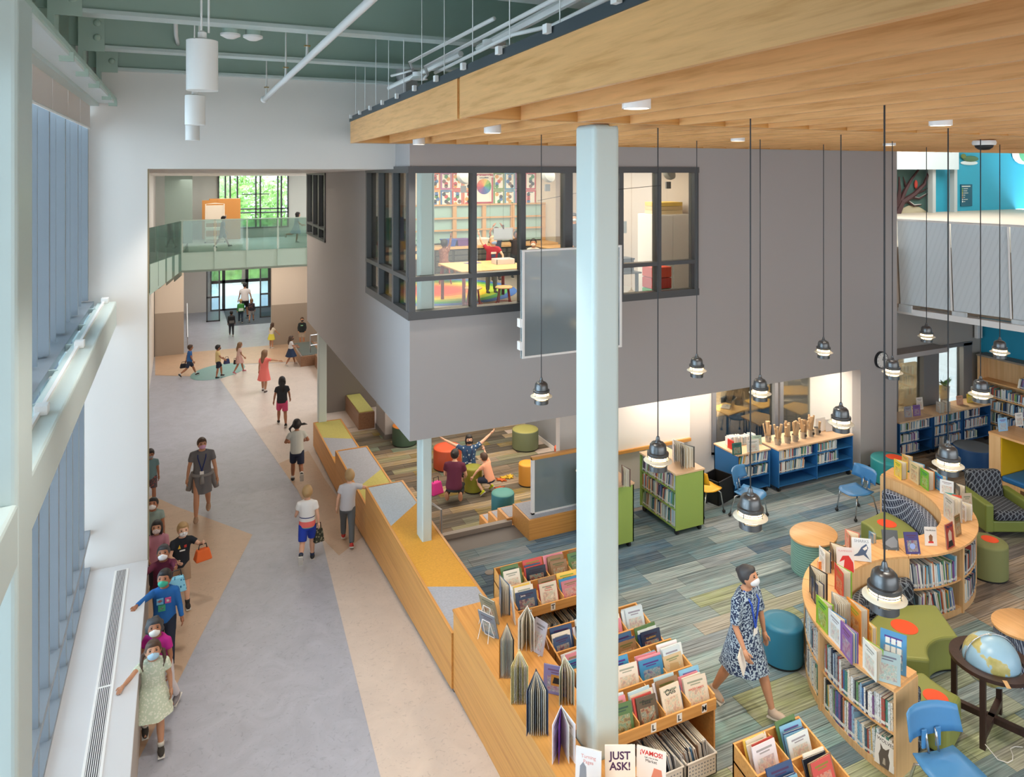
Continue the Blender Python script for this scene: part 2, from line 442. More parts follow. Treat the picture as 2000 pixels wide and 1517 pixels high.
floor_poly('floor_inlay', px_poly([(545, 905), (602, 880), (712, 1046), (662, 1085), (628, 1050), (581, 957)]), fl_tan, .0045, corr)
floor_poly('floor_inlay', px_poly([(425 + 54 * math.cos(a * PI / 12), 726 + 14 * math.sin(a * PI / 12) - 10 * math.cos(a * PI / 12)) for a in range(24)]), fl_teal, .006, corr)

# ------------------------------------------------------------------ window wall (X = -1.1)
WX = -1.1
wall_w = empty('window_1', kind='structure')
mY = [7.33 - .535 * k for k in range(12, 0, -1)] + [7.33, 7.87, 8.46, 8.98, 9.48, 10.03, 10.55]
mul = MB(); mul.box(WX - .16, -.03, .7, WX, .03, 4.2); me_lo = mul.mesh('mullion'); me_lo.materials.append(mullion_blue)
mul = MB(); mul.box(WX - .22, -.03, 4.3, WX, .03, 6.75); me_hi = mul.mesh('mullion'); me_hi.materials.append(mullion_blue)
for y in mY: link('mullion', me_lo, wall_w, (0, y, 0))
for y in [10.98 - 1.03 * k for k in range(11)]: link('mullion', me_hi, wall_w, (0, y, 0))
for y in [10.55 - .515 * k for k in range(20)]:
    b = MB(); b.box(WX - .10, y - .012, 4.3, WX - .03, y + .012, 6.75); b.build('mullion_fin', mullion_blue, wall_w)
for z, d in ((1.22, .12), (.73, .14), (4.24, .16)):
    b = MB(); b.box(WX - .16, .6, z - .035, WX + (.06 if z > 4 else .02), 11.05, z + .035); b.build('transom', mullion_blue, wall_w)
b = MB(); b.box(WX - .135, .4, .6, WX - .12, 11.05, 7.0); b.build('pane', window_glass, wall_w)
# roller shades
shade_m = mat('shade_fabric', '#ded3cd', .8)
for k in range(9):
    y1 = 11.0 - 1.03 * k
    t = MB(); t.box(WX + .012, y1 - 1.01, 6.56, WX + .02, y1, 6.86)
    o = t.build('roller_shade', shade_m); h = MB(); h.tube([(WX + .016, y1 - 1.01, 6.56), (WX + .016, y1, 6.56)], .015, 6); h.build('hem_bar', white_metal, o)
    tag(o, f'off-white roller shade over the tall window, {nth(k + 1)} from the white end wall', 'window shade', 'roller shades along the tall window')
# ledge with linear grille
ledge_m = mat('pale_ledge', '#d3d3d5', .35)
led = struct(MB().box(WX - .2, 1.0, -.9, -.4, 11.05, .69).build('window_ledge', mat('ledge_front', '#b7aea6', .5)))
MB().box(WX - .1, 1.0, .69, -.395, 11.05, .715).build('ledge_top', ledge_m, led, bevel=.006)
gr = thing('linear_grille', 'long white slotted air grille set into the pale window ledge', 'grille', (0, 0, .715))
g0, g1 = -.775, -.635
MB().box(g0, 1.2, -.002, g1, 10.9, .001).build('grille_bed', mat('grille_dark', '#2f343a', .7), gr)
for x in (g0, g1): MB().box(x - .012, 1.2, 0, x + .012, 10.9, .008).build('grille_frame', white_metal, gr)
bar = MB(); bar.box(-.0035, 0, 0, .0035, 2.4, .007); bme = bar.mesh('grille_bar'); bme.materials.append(white_metal)
for k in range(4):
    for q in range(7): link('grille_bar', bme, gr, (g0 + .02 + q * .0168, 1.25 + 2.42 * k, 0))
    MB().box(g0, 1.23 + 2.42 * k, 0, g1, 1.25 + 2.42 * k, .0075).build('grille_crosspiece', white_metal, gr)

# horizontal steel girt, the steel column and the light shelf
girt = thing('steel_girt', 'long pale green steel beam running along the tall windows at mid height', 'beam', (0, 0, 0))
XB = -.775
MB().box(-1.0, .9, 3.92, XB, 11.05, 4.26).build('beam_body', steel_pale, girt, bevel=.02)
for y0, y1 in ((6.2, 8.25), (8.3, 10.9), (3.5, 6.1)):
    t = MB().box(-.93, y0, 4.26, -.905, y1, 4.29).build('cable_channel', white_metal, girt)
    MB().box(-.945, y1 - .02, 4.26, -.86, y1 + .09, 4.33).build('junction_box', white_metal, girt, bevel=.006)
for k in range(8):
    y = 10.6 - 1.03 * k
    p = MB().box(WX, y - .11, 4.02, WX + .13, y - .09, 4.27).build('bracket_plate', steel_pale, girt)
    for zz in (4.2, 4.1): MB().lathe([(.02, 0), (.02, .01), (.012, .022), (0, .024)], 8).build('bolt', white_metal, p, True).matrix_local = Matrix.Translation((WX + .08, y - .112, zz)) @ Matrix.Rotation(PI / 2, 4, 'X')
c = struct(MB().box(-1.25, 4.52, -1, XB + .004, 4.95, 8.4).build('column_1', steel_pale, bevel=.03, seg=3))
sh = thing('light_shelf', 'pale lit soffit panel under the roof beams along the tall window', 'soffit', (0, 0, 0))
MB().box(WX - .2, 1, 6.86, -.98, 11.04, 7.0).build('soffit_side', steel_pale, sh)
MB().box(-.985, 1, 6.9, -.79, 11.04, 6.95).build('soffit_panel', mat('soffit_panel', '#dfe6e6', .5), sh)
MB().box(-.81, 1, 6.93, -.77, 11.02, 6.97).build('soffit_rail', steel_green, sh)
for y in (8.6, 10.0, 10.9, 7.6, 6.6): MB().box(-.86, y, 6.86, -.76, y + .05, 6.93).build('clip', steel_green, sh)

# ------------------------------------------------------------------ white end wall with the corridor opening, far hall
YW = 11.05
w = MB(); w.box(-1.25, YW, -1.2, -.4, YW + .25, 8.3); w.box(-.4, YW, 6.03, 3.05, YW + .25, 8.3)
w.box(3.05, YW, 7.0, 22, YW + .25, 8.3)
struct(w.build('wall_end', white_paint))
w = MB(); w.box(-1.1, YW + .25, -1.2, -.86, 31.2, 6.05); struct(w.build('wall_left', white_paint))
w = MB(); w.quad((-.9, YW + .25, 6.03), (-.9, 31.2, 5.80), (9, 31.2, 5.80), (3.0, YW + .25, 6.03)); struct(w.build('ceiling_hall', white_paint))
corner = MB().box(-.405, YW - .004, .715, -.385, YW, 6.03); struct(corner.build('trim_1', mat('bronze_trim', '#8d7a5c', .4)))
# back wall of the hall, lower storey, opening to the entrance between x=.1 and x=3.2
YB = 29.2
warm_wall = mat('warm_white_wall', '#d6cabd', .6)
wains = mat('taupe_wainscot', '#a39689', .5)
b = MB(); b.box(-6, YB, .85, .12, YB + .2, 2.75); b.box(3.2, YB, .85, 9, YB + .2, 2.75); b.box(.12, YB, 2.42, 3.2, YB + .2, 2.75)
struct(b.build('wall_back', warm_wall))
b = MB(); b.box(-6, YB, LAND, .12, YB + .2, .85); b.box(3.2, YB, LAND, 9, YB + .2, .85); struct(b.build('wall_wainscot', wains))
p = MB().box(.02 - .9, YB - .04, LAND, .06 - .9, YB, 2.75); struct(p.build('trim_2', mat('dark_reveal', '#5b5a58', .5)))
# entrance vestibule beyond
b = MB(); b.box(-.02, YB + .2, LAND, .12, 37.6, 2.75); b.box(4.6, YB + .2, LAND, 4.75, 37.6, 2.75); b.box(3.2, YB + .2, LAND, 4.6, YB + .3, 2.75); struct(b.build('wall_entry', warm_wall))
MB().box(.12, YB, 2.6, 4.7, 37.5, 2.75).build('ceiling_entry', warm_wall)['kind'] = 'structure'
struct(MB().box(.12, 37.45, LAND, 1.3, 37.6, 2.6).build('wall_entry_end', white_paint))
mt = MB().box(1.9, 33.6, LAND, 4.3, 37.4, LAND + .012); tag(mt.build('entrance_mat', mat('entrance_mat', '#5b646c', .9)), 'dark grey entrance mat inside the open front doors', 'mat')
dr = empty('door_1', kind='structure')
def frame_rect(x0, x1, z0, z1, y, m, t=.06, d=.06, name='door_frame', par=None):
    b = MB(); b.box(x0, y, z0, x0 + t, y + d, z1); b.box(x1 - t, y, z0, x1, y + d, z1); b.box(x0, y, z1 - t, x1, y + d, z1); b.box(x0, y, z0, x1, y + d, z0 + t)
    return b.build(name, m, par)
YD = 34.9
for (x0, x1) in ((1.05, 1.62), (3.3, 3.95)):
    f = frame_rect(x0, x1, LAND, 2.35, YD, frame_dark, par=dr); MB().box(x0 + .06, YD + .02, LAND + .06, x1 - .06, YD + .03, 2.3).build('pane', window_glass, f)
    MB().box(x0, YD, .35, x1, YD + .06, .42).build('rail', frame_dark, f)
YD2 = 37.5
for (x0, x1) in ((1.3, 1.9), (1.9, 2.95), (2.95, 4.0), (4.0, 4.7)):
    f = frame_rect(x0, x1, LAND, 2.35, YD2, frame_dark, t=.07, par=dr); MB().box(x0 + .06, YD2 + .02, LAND + .06, x1 - .06, YD2 + .03, 2.3).build('pane', window_glass, f)
    MB().box(x0, YD2, .6, x1, YD2 + .06, .75).build('push_rail', frame_dark, f)
struct(MB().box(-14, 37.6, -.9, 20, 70, -.72).build('ground', mat('outdoor_paving', '#c4c2bc', .8)))
# handrail and rack by the entrance
hr = thing('handrail', 'steel handrail sloping down beside the entrance wall', 'handrail', (.25, 31.5, LAND))
MB().tube([(0, -1.4, .4), (0, .9, 1.3), (.0, .95, 0)], .025, 8).build('rail', mat('stainless', '#b9babd', .3, .8), hr)
for k in range(5): MB().tube([(0, -1.2 + .45 * k, 0), (0, -1.2 + .45 * k, .47 + .18 * k)], .015, 6).build('baluster', MATS['stainless'], hr)

# ------------------------------------------------------------------ bridge
YR = 25.3
br = empty('bridge_deck', kind='structure')
MB().box(.25, YR, 3.0, 9, 30.0, 3.4).build('deck', mat('bridge_deck', '#d9d0c8', .5), br)
MB().box(.0, YR - .06, 2.85, 4.6, YR, 3.42).build('fascia', steel_green, br)
MB().box(-.85, YR + 1.2, 2.62, 9, YR + 1.4, 3.0).build('bridge_beam', steel_green, br)
MB().hexa([(-.82, 22.6, 2.55), (-.76, 22.6, 2.55), (.06, YR, 2.85), (0, YR, 2.85)], [(-.82, 22.6, 3.4), (-.76, 22.6, 3.4), (.06, YR, 3.4), (0, YR, 3.4)]).build('side_fascia', steel_green, br)
MB().hexa([(-.8, 22.6, 3.3), (.02, YR, 3.3), (.3, 30, 3.3), (-.85, 30, 3.3)], [(-.8, 22.6, 3.4), (.02, YR, 3.4), (.3, 30, 3.4), (-.85, 30, 3.4)]).build('side_deck', MATS['bridge_deck'], br)
gl = thing('glass_railing', 'green tinted glass railing with slim posts along the upper footbridge', 'railing', (0, 0, 3.0))
for k in range(5):
    x = .05 + k * .97
    MB().box(x - .02, YR - .1, -.15, x + .02, YR - .06, 1.43).build('post', steel_green, gl)
    if k < 4: MB().box(x + .03, YR - .085, .42, x + .94, YR - .075, 1.42).build('pane', green_glass, gl)
MB().box(0, YR - .1, 1.42, 4.6, YR - .05, 1.45).build('top_rail', steel_green, gl)
for k in range(4):
    a = k / 4; b_ = (k + 1) / 4
    xa, ya, xb, yb = -.79 + .82 * a, 22.6 + 2.68 * a, -.79 + .82 * b_, 22.6 + 2.68 * b_
    MB().hexa([(xa, ya, -.4), (xa + .02, ya, -.4), (xb + .02, yb - .03, -.3), (xb, yb - .03, -.3)], [(xa, ya, 1.42), (xa + .02, ya, 1.42), (xb + .02, yb - .03, 1.42), (xb, yb - .03, 1.42)]).build('pane', green_glass, gl)
# hall behind the bridge: wall with large window
YK = 31.0
b = MB(); b.box(-2, YK, 2.7, 1.35, YK + .2, 6.2); b.box(4.05, YK, 2.7, 9, YK + .2, 6.2); b.box(1.35, YK, 2.7, 4.05, YK + .2, 3.7); b.box(1.35, YK, 5.85, 4.05, YK + .2, 6.2); struct(b.build('wall_bridge', mat('bridge_wall', '#cfd6d2', .6)))
b = MB(); b.box(-.5, 28.6, 3.4, .4, 28.75, 5.9); struct(b.build('wall_bridge_side', mat('sage_panel', '#93a59c', .6)))
wk = empty('window_2', kind='structure')
for x in (1.35, 1.6, 1.78, 2.05, 2.75, 2.92, 3.6, 3.74, 4.0): MB().box(x, YK - .06, 3.7, x + .06, YK + .08, 5.85).build('mullion', frame_dark, wk)
for z in (3.7, 4.3, 4.45, 5.8): MB().box(1.35, YK - .06, z, 4.06, YK + .08, z + .05).build('transom', frame_dark, wk)
MB().box(2.25, YK - .06, 5.05, 3.3, YK + .06, 5.09).build('transom', frame_dark, wk)
MB().box(1.35, YK + .05, 3.7, 4.05, YK + .06, 5.85).build('pane', window_glass, wk)
# cupboard, board and carts on the bridge
cb = thing('wood_cupboard', 'orange-brown wooden cupboard standing behind the bridge railing', 'cupboard', (1.55, 29.6, 3.4))
MB().box(-.55, 0, 0, .55, .45, 1.55).build('body', mat('orange_wood', '#c98a45', .5), cb, bevel=.01)
for s in (-1, 1):
    d = MB().box(-.27 + .275 * s - .26, -.02, .04, -.0 + .275 * s, 0, 1.5).build('door', MATS['orange_wood'], cb); MB().box(.03 * s - .01, -.04, .8, .03 * s + .01, -.02, .95).build('handle', mat('steel_bright', '#c9c9c9', .3, .9), d)
ez = thing('easel_cart', 'cream wheeled whiteboard easel with shelves standing before the orange cupboard', 'easel', (1.15, 28.6, 3.4))
MB().box(-.3, 0, .7, .3, .04, 1.35).build('board', mat('cream_board', '#e9dcc9', .5), ez, bevel=.01)
for z in (.12, .45): MB().box(-.33, -.25, z, .33, .2, z + .1).build('tray', MATS['cream_board'], ez, bevel=.01)
for sx in (-1, 1):
    MB().tube([(.33 * sx, -.2, .05), (.31 * sx, 0, 1.4), (0, .0, 1.42)], .018, 6).build('leg', MATS['cream_board'], ez)
    MB().ball((.33 * sx, -.2, .03), .03, 8, 6).build('caster', black, ez)

# ------------------------------------------------------------------ grey volume (art room box)
YF, XG, ZB, ZT = 10.27, 3.05, 2.05, 6.75
XE = 13.38
ws, wt = 3.87, 6.04             # window sill and head
wxr = 8.28
f = MB()
f.box(XG, YF, ZB, XE, YF + .2, ws); f.box(XG, YF, wt, XE, YF + .2, ZT); f.box(wxr, YF, ws, XE, YF + .2, wt)
f.box(12.33, YF, -.05, XE, YF + .2, ZB)
gw = struct(f.build('wall_front', grey_paint))
f = MB(); f.box(XG, YF + .2, ZB, XG + .18, 19.7, ws); f.box(XG, YF + .2, wt, XG + .18, 19.7, 8.3); f.box(XG, 12.95, ws, XG + .18, 17.0, wt)
f.box(XG, 17.0, ws + .0005, XG + .18, 19.7, 4.35); struct(f.build('wall_side', grey_paint))
struct(MB().box(XG + .18, YF + .2, ZB, 15.3, 19.7, ZB + .1).build('ceiling_story', grey_paint))
struct(MB().box(12.33, YF + .2, -.05, 12.5, 11.6, ZB).build('wall_recess_side', white_paint))
struct(MB().box(12.33, YF - .012, 0, XE, YF, .11).build('baseboard_front', trim_grey))
struct(MB().box(12.318, YF - .012, 0, 12.33, 11.4, .11).build('baseboard_recess', trim_grey))
# window frames: front ribbon, side ribbon, and the tall slot further along
wf = empty('window_3', kind='structure')
def fbar(x0, x1, z0, z1, name='mullion', m=frame_dark, y=YF, par=None):
    e = .004 if name == 'mullion' else (.002 if name == 'transom' else 0); return MB().box(x0, y - .03 + e, z0 + e, x1, y + .14 - e, z1 - e).build(name, m, par or wf)
fbar(XG - .03, wxr + .02, wt - .07, wt + .03, 'head'); fbar(XG - .03, wxr + .02, ws - .05, ws + .07, 'sill')
for x, wd in ((3.03, .10), (4.02, .075), (4.84, .08), (5.62, .14), (6.65, .08), (7.42, .075), (8.20, .09)): fbar(x, x + wd, ws, wt)
fbar(XG, wxr, 4.38, 4.45, 'transom')
for x0, x1 in ((3.13, 4.02), (4.1, 4.84), (4.92, 5.62), (5.76, 6.65), (6.73, 7.42), (7.5, 8.2)):
    for z0, z1 in ((ws, 4.38), (4.45, wt)): MB().box(x0, YF + .06, z0, x1, YF + .065, z1).build('pane', clear, wf)
wsd = empty('window_4', kind='structure')
def sbar(y0, y1, z0, z1, name='mullion', par=wsd):
    e = .004 if name == 'mullion' else (.002 if name == 'transom' else 0); return MB().box(XG - .029 + e, y0, z0 + e, XG + .09 - e, y1, z1 - e).build(name, frame_dark, par)
sbar(YF, 12.95, wt - .07, wt + .03, 'head'); sbar(YF, 12.95, ws - .05, ws + .07, 'sill'); sbar(YF, 12.95, 4.38, 4.45, 'transom')
for y in (10.30, 11.08, 11.98, 12.86): sbar(y, y + .085, ws, wt)
for y0, y1 in ((10.38, 11.08), (11.16, 11.98), (12.06, 12.86)):
    MB().box(XG + .06, y0, ws, XG + .065, y1, wt).build('pane', clear, wsd)
wsl = empty('window_5', kind='structure')
for y in (17.0, 17.8, 18.6, 19.55): sbar(y, y + .13, 4.35, 5.95, par=wsl)
for z in (4.35, 4.62, 5.9): sbar(17.0, 19.68, z, z + .06, 'transom', wsl)
MB().box(XG + .06, 17.0, 4.35, XG + .065, 19.6, 5.95).build('pane', clear, wsl)

# ------------------------------------------------------------------ art room shell
ZA = 3.4
struct(MB().box(XG + .1, YF + .1, ZA - .12, 9.4, 17.6, ZA).build('floor_art', mat('grey_vinyl', '#9b948e', .35)))
struct(MB().box(XG + .1, 17.3, ZA, 9.4, 17.5, 6.4).build('wall_art_back', mat('cream_wall', '#e8d9c6', .6)))
struct(MB().box(9.2, YF + .2, ZA, 9.4, 17.4, 6.4).build('wall_art_side', mat('taupe_wall', '#b9aca6', .6)))
struct(MB().box(XG + .15, YF + .15, 6.25, 9.4, 17.5, 6.35).build('ceiling_art', white_paint))

# ------------------------------------------------------------------ story area and recess walls under the volume
struct(MB().box(3.6, 11.25, LAND - .1, 13, 20.5, LAND - .006).build('floor_story', fl_beige))
struct(MB().box(8.2, 11.6, LAND, 8.4, 20, ZB).build('wall_story_side', mat('story_wall', '#d8d2cc', .6)))
struct(MB().box(8.15, 12.0, LAND, 8.2, 17.0, .25).build('wall_panel', mat('blue_grey_panel', '#9499a0', .5)))
struct(MB().box(8.14, 12.0, LAND + .0, 8.15, 17.0, LAND + .1).build('trim_3', white_metal))
struct(MB().box(3.6, 20.4, LAND, 13, 20.6, ZB).build('wall_story_back', mat('story_back', '#8d8680', .6)))
struct(MB().box(4.65, 17.8, LAND, 5.2, 18.7, ZB).build('column_2', grey_paint)); struct(MB().box(4.63, 17.78, LAND, 5.22, 18.72, LAND + .12).build('baseboard_pier', trim_grey))
YRC = 11.5
b = MB(); b.box(6.2, YRC, -.05, 9.62, YRC + .15, ZB); b.box(9.62, YRC, -.05, 12.95, YRC + .15, .36); b.box(9.62, YRC, 1.66, 12.95, YRC + .15, ZB)
struct(b.build('wall_recess', mat('recess_wall', '#d3cbc4', .6)))
wr = empty('window_6', kind='structure')
for x in (9.62, 11.25, 11.4, 12.62, 12.85): MB().box(x, YRC - .04, .36, x + .09, YRC + .1, 1.68).build('mullion', frame_grey, wr)
for z in (.34, 1.62): MB().box(9.62, YRC - .04, z, 12.95, YRC + .1, z + .07).build('transom', frame_grey, wr)
for x0, x1 in ((9.7, 11.25), (11.5, 12.62)): MB().box(x0, YRC + .04, .4, x1, YRC + .045, 1.63).build('pane', clear, wr)
wb = thing('whiteboard', 'large blank whiteboard with wooden tray on the recess wall', 'whiteboard', (0, YRC - .03, 0))
MB().box(6.6, -.01, .8, 9.06, .02, 1.95).build('board', mat('whiteboard', '#f2ebe4', .3), wb); MB().box(6.6, -.05, .74, 9.06, .02, .8).build('tray', oak_bench_x, wb)
MB().box(8.0, -.04, 0, 8.12, .02, .76).build('support', mat('pale_blue_metal', '#bccad0', .4), wb)
# classroom behind the recess window
struct(MB().box(9.0, YRC + .2, -.1, 16, 18, 0).build('floor_classroom', mat('brown_carpet', '#8a7966', .9, noise=.3, nscale=9)))
struct(MB().box(9.0, 17.8, 0, 16, 18, 3).build('wall_classroom_back', mat('lime_wall', '#bdb65a', .6)))
struct(MB().box(8.9, YRC + .15, 0, 9.0, 18, 3).build('wall_classroom_left', white_paint)); struct(MB().box(15.2, 13.9, 0, 15.3, 18, 3).build('wall_classroom_right', white_paint))


# ------------------------------------------------------------------ right-hand recess with office window, teal wall, upper landing
YO = 10.85
b = MB(); b.box(XE, YO, -.05, 14.05, YO + .15, 3.1); b.box(16.62, YO, -.05, 17.0, YO + .15, 3.1); b.box(14.05, YO, -.05, 16.62, YO + .15, .45); b.box(14.05, YO, 2.06, 16.62, YO + .15, 3.1); b.box(XE - .2, YF + .2, -.05, XE, YO + .15, 3.1)
struct(b.build('wall_office', mat('office_wall', '#aaa49e', .6)))
wo = empty('window_7', kind='structure')
for x, m_ in ((14.05, .08), (14.95, .5), (16.3, .3)): MB().box(x, YO - .04, .45, x + m_, YO + .12, 2.06).build('mullion', frame_grey, wo)
for z in (.42, 2.0): MB().box(14.05, YO - .04, z, 16.62, YO + .12, z + .08).build('transom', frame_grey, wo)
for x0, x1 in ((14.13, 14.95), (15.45, 16.3)): MB().box(x0, YO + .05, .5, x1, YO + .055, 2.0).build('pane', clear, wo)
struct(MB().box(13.2, 13.6, -.05, 18, 13.8, 3).build('wall_office_back', mat('warm_office', '#e5cfb2', .6)))
struct(MB().box(13.2, YO + .15, -.05, 18, 13.6, 0).build('floor_office', mat('beige_floor', '#cdb79b', .6)))
struct(MB().box(13.2, YO + .15, 2.6, 18, 13.6, 2.7).build('ceiling_office', white_paint))
teal = mat('teal_paint', '#1f93b5', .55)
struct(MB().box(16.95, 2, -.05, 17.15, YO + .1, 3.1).build('wall_right', teal))
# ------------------------------------------------------------------ upper landing at the right: slab, guard, mural wall
ZL = 4.4
land_m = mat('tan_landing', '#b9aa9a', .6)
struct(MB().prism([(16.05, 2), (32, 2), (32, 19.2), (XE, 19.2), (XE, YF + .3), (14.5, YF + .3)], 3.05, ZL).build('floor_landing', land_m))
gd = thing('perforated_guard', 'white perforated metal guard with leaning panels along the upper landing', 'railing', (0, 0, 0))
perf = None
def perf_mat():
    m, nt, b = nodes_of('perforated_white')
    v = texco(nt, 'Object', (1, 1, 1))
    ck = N(nt, 'ShaderNodeTexVoronoi'); ck.inputs['Scale'].default_value = 42; ck.inputs['Randomness'].default_value = 0
    nt.links.new(v, ck.inputs['Vector'])
    c = ramp_node(nt, ck.outputs['Distance'], [(.16, '#a3adb1'), (.28, '#d3dade')])
    nt.links.new(c, b.inputs['Base Color']); b.inputs['Roughness'].default_value = .5
    return m
perf = perf_mat()
ga, gb = at(1757, 600, 3.12).to_2d(), at(2000, 634, 3.12).to_2d()
gdir = (gb - ga) / 2.45
for k in range(7):
    p0 = ga + gdir * (.02 + 1.12 * k); p1 = ga + gdir * (1.12 * k + 1.10)
    nx = Vector((gdir.y, -gdir.x)).normalized() * -.16
    if nx.x > 0: nx = -nx
    MB().hexa([(p0.x, p0.y, 3.2), (p0.x + .03, p0.y, 3.2), (p1.x + .03, p1.y, 3.2), (p1.x, p1.y, 3.2)],
              [(p0.x + nx.x, p0.y + nx.y, 4.97), (p0.x + nx.x + .03, p0.y + nx.y, 4.97), (p1.x + nx.x + .03, p1.y + nx.y, 4.97), (p1.x + nx.x, p1.y + nx.y, 4.97)]).build('perforated_panel', perf, gd)
    q = p1 + gdir * .01
    MB().tube([(q.x - .02, q.y, 3.2), (q.x + nx.x - .02, q.y + nx.y, 4.98)], .018, 6).build('post', white_metal, gd)
    MB().prism([(p0.x - .06, p0.y), (p0.x + .02, p0.y), (p0.x + .02, p0.y + .3 * gdir.y), (p0.x - .02, p0.y + .3 * gdir.y)], 3.05, 3.2).build('bracket', perf, gd)
MB().hexa([(ga.x - .1, ga.y + .3, 3.0), (ga.x + .1, ga.y + .3, 3.0), (gb.x + 1.2, gb.y - 5.6, 3.0), (gb.x + 1.0, gb.y - 5.6, 3.0)], [(ga.x - .1, ga.y + .3, 3.12), (ga.x + .1, ga.y + .3, 3.12), (gb.x + 1.2, gb.y - 5.6, 3.12), (gb.x + 1.0, gb.y - 5.6, 3.12)]).build('edge_channel', white_metal, gd)
tp = [(ga.x - .17, ga.y, 4.98), (gb.x + .85, gb.y - 5.5, 4.98)]
MB().tube(tp, .025, 6).build('top_rail', white_metal, gd)
YM = 19.0
teal_lt = mat('mural_teal', '#2ea3c2', .6)
struct(MB().box(22, YM, ZL, 36, YM + .2, 8.2).build('wall_mural', teal_lt))
hd = at_y(1753, 302, YM - .5); he = at_y(1868, 331, YM - .5)
struct(MB().box(hd.x - 3, YM - .6, he.z, he.x, YM - .4, 8.2).build('wall_header', mat('pale_header', '#c9d3d8', .6)))
for px in (1797, 1803): pass
mu = thing('tree_mural', 'dark green painted mural of a bare winter tree with a red bird', 'mural', (0, 0, 0))
a0, a1 = at_y(1745, 330, YM - .05), at_y(1818, 418, YM - .05)
MB().box(a0.x - .8, YM - .04, ZL, a1.x, YM - .002, a0.z + .3).build('painted_ground', mat('mural_green', '#44615c', .7), mu)
def mural_tube(pts, r, m, name):
    P = [at_y(x, y, YM - .05 - r) for x, y in pts]
    MB().tube(P, [r * (1 - .7 * i / (len(P) - 1)) for i in range(len(P))], 6).build(name, m, mu)
brm = mat('mural_brown', '#3c1c1e', .7); wmm = mat('mural_snow', '#d9d8d0', .7)
for pts, r in (([(1751, 420), (1762, 395), (1785, 380), (1805, 360), (1816, 332)], .14), ([(1756, 400), (1768, 372), (1780, 350), (1798, 326)], .1), ([(1752, 415), (1757, 370), (1756, 345)], .09),
               ([(1775, 385), (1795, 388), (1812, 378)], .06), ([(1770, 392), (1785, 402), (1800, 400)], .05), ([(1770, 366), (1764, 345)], .05), ([(1782, 380), (1800, 374), (1813, 367)], .05)):
    mural_tube(pts, r, brm, 'branch')
for pts in ([(1776, 383), (1795, 386.5), (1811, 377)], [(1771, 390), (1786, 400), (1799, 398.5)], [(1763, 393), (1785, 378)]): mural_tube(pts, .03, wmm, 'snow_line')
q = at_y(1789, 360, YM - .1); MB().ball(q, (.09, .04, .17), 8, 6).build('red_bird', mat('mural_red', '#b23a2e', .7), mu)
mg = [at_y(x, y, YM - .06) for x, y in ((1757, 418), (1760, 408), (1775, 401), (1795, 404), (1812, 414), (1815, 420))]
MB().add(mg + [p + Vector((0, .02, 0)) for p in mg], [tuple(range(6)), tuple(range(11, 5, -1))]).build('snow_bank', mat('mural_cream', '#b9ae93', .7), mu)
for px in (1820, 1862):
    p = at_y(px, 380, YM - .3); struct(MB().box(p.x - .09, YM - .4, ZL, p.x + .09, YM - .2, he.z).build('column_3', mat('pale_column', '#b5babb', .5)))
dk = thing('mural_duck', 'painted green duck on a white ripple high on the teal mural wall', 'mural', (0, 0, 0))
p = at_y(1896, 310, YM - .055); MB().ball(p, (.5, .03, .12), 14, 6).build('duck_body', mat('duck_green', '#55744f', .7), dk)
p = at_y(1882, 305, YM - .09); MB().ball(p, (.17, .03, .1), 10, 6).build('duck_head', mat('duck_head', '#6d7a3e', .7), dk)
p = at_y(1893, 318, YM - .025); MB().ball(p, (.55, .02, .09), 12, 6).build('ripple', mat('ripple_white', '#dfe8ea', .7), dk)
lb = thing('lily_pad', 'painted pale green leaf shape with white edge on the mural wall', 'mural', (0, 0, 0))
p = at_y(1998, 300, YM - .035); MB().ball(p, (.75, .03, .45), 16, 8).build('leaf_edge', MATS['ripple_white'], lb); p = at_y(2008, 300, YM - .07); MB().ball(p, (.6, .03, .4), 16, 8).build('leaf', mat('leaf_green', '#5fae83', .7), lb)
sg = thing('mural_key_sign', 'dark teal rectangular legend panel with small coloured icons on mural wall', 'sign', (0, 0, 0))
p0, p1 = at_y(1876, 360, YM - .02), at_y(1898, 402, YM - .02)
MB().box(p0.x, YM - .04, p1.z, p1.x, YM - .01, p0.z).build('panel', mat('dark_teal', '#14596f', .6), sg)
for k in range(7):
    p = at_y(1880, 368.5 + 4.2 * k, YM - .05)
    MB().ball(p, (.035, .01, .035), 8, 6).build('icon', mat(('icon_green', 'icon_olive', 'icon_gold', 'icon_tan', 'icon_clay', 'icon_grey', 'icon_white')[k], ('#7db35c', '#a0a84b', '#c9b04e', '#c7a27a', '#b88562', '#c9cdd0', '#eef0f0')[k], .6), sg)
    b = MB().box(p.x + .08, YM - .045, p.z - .012, p.x + (.34, .3, .36, .17, .15, .33, .17)[k], YM - .04, p.z + .012).build('text_line', wmm, sg)
MB().box(p0.x + .05, YM - .045, p0.z - .1, p1.x - .12, YM - .04, p0.z - .06).build('title_line', wmm, sg)

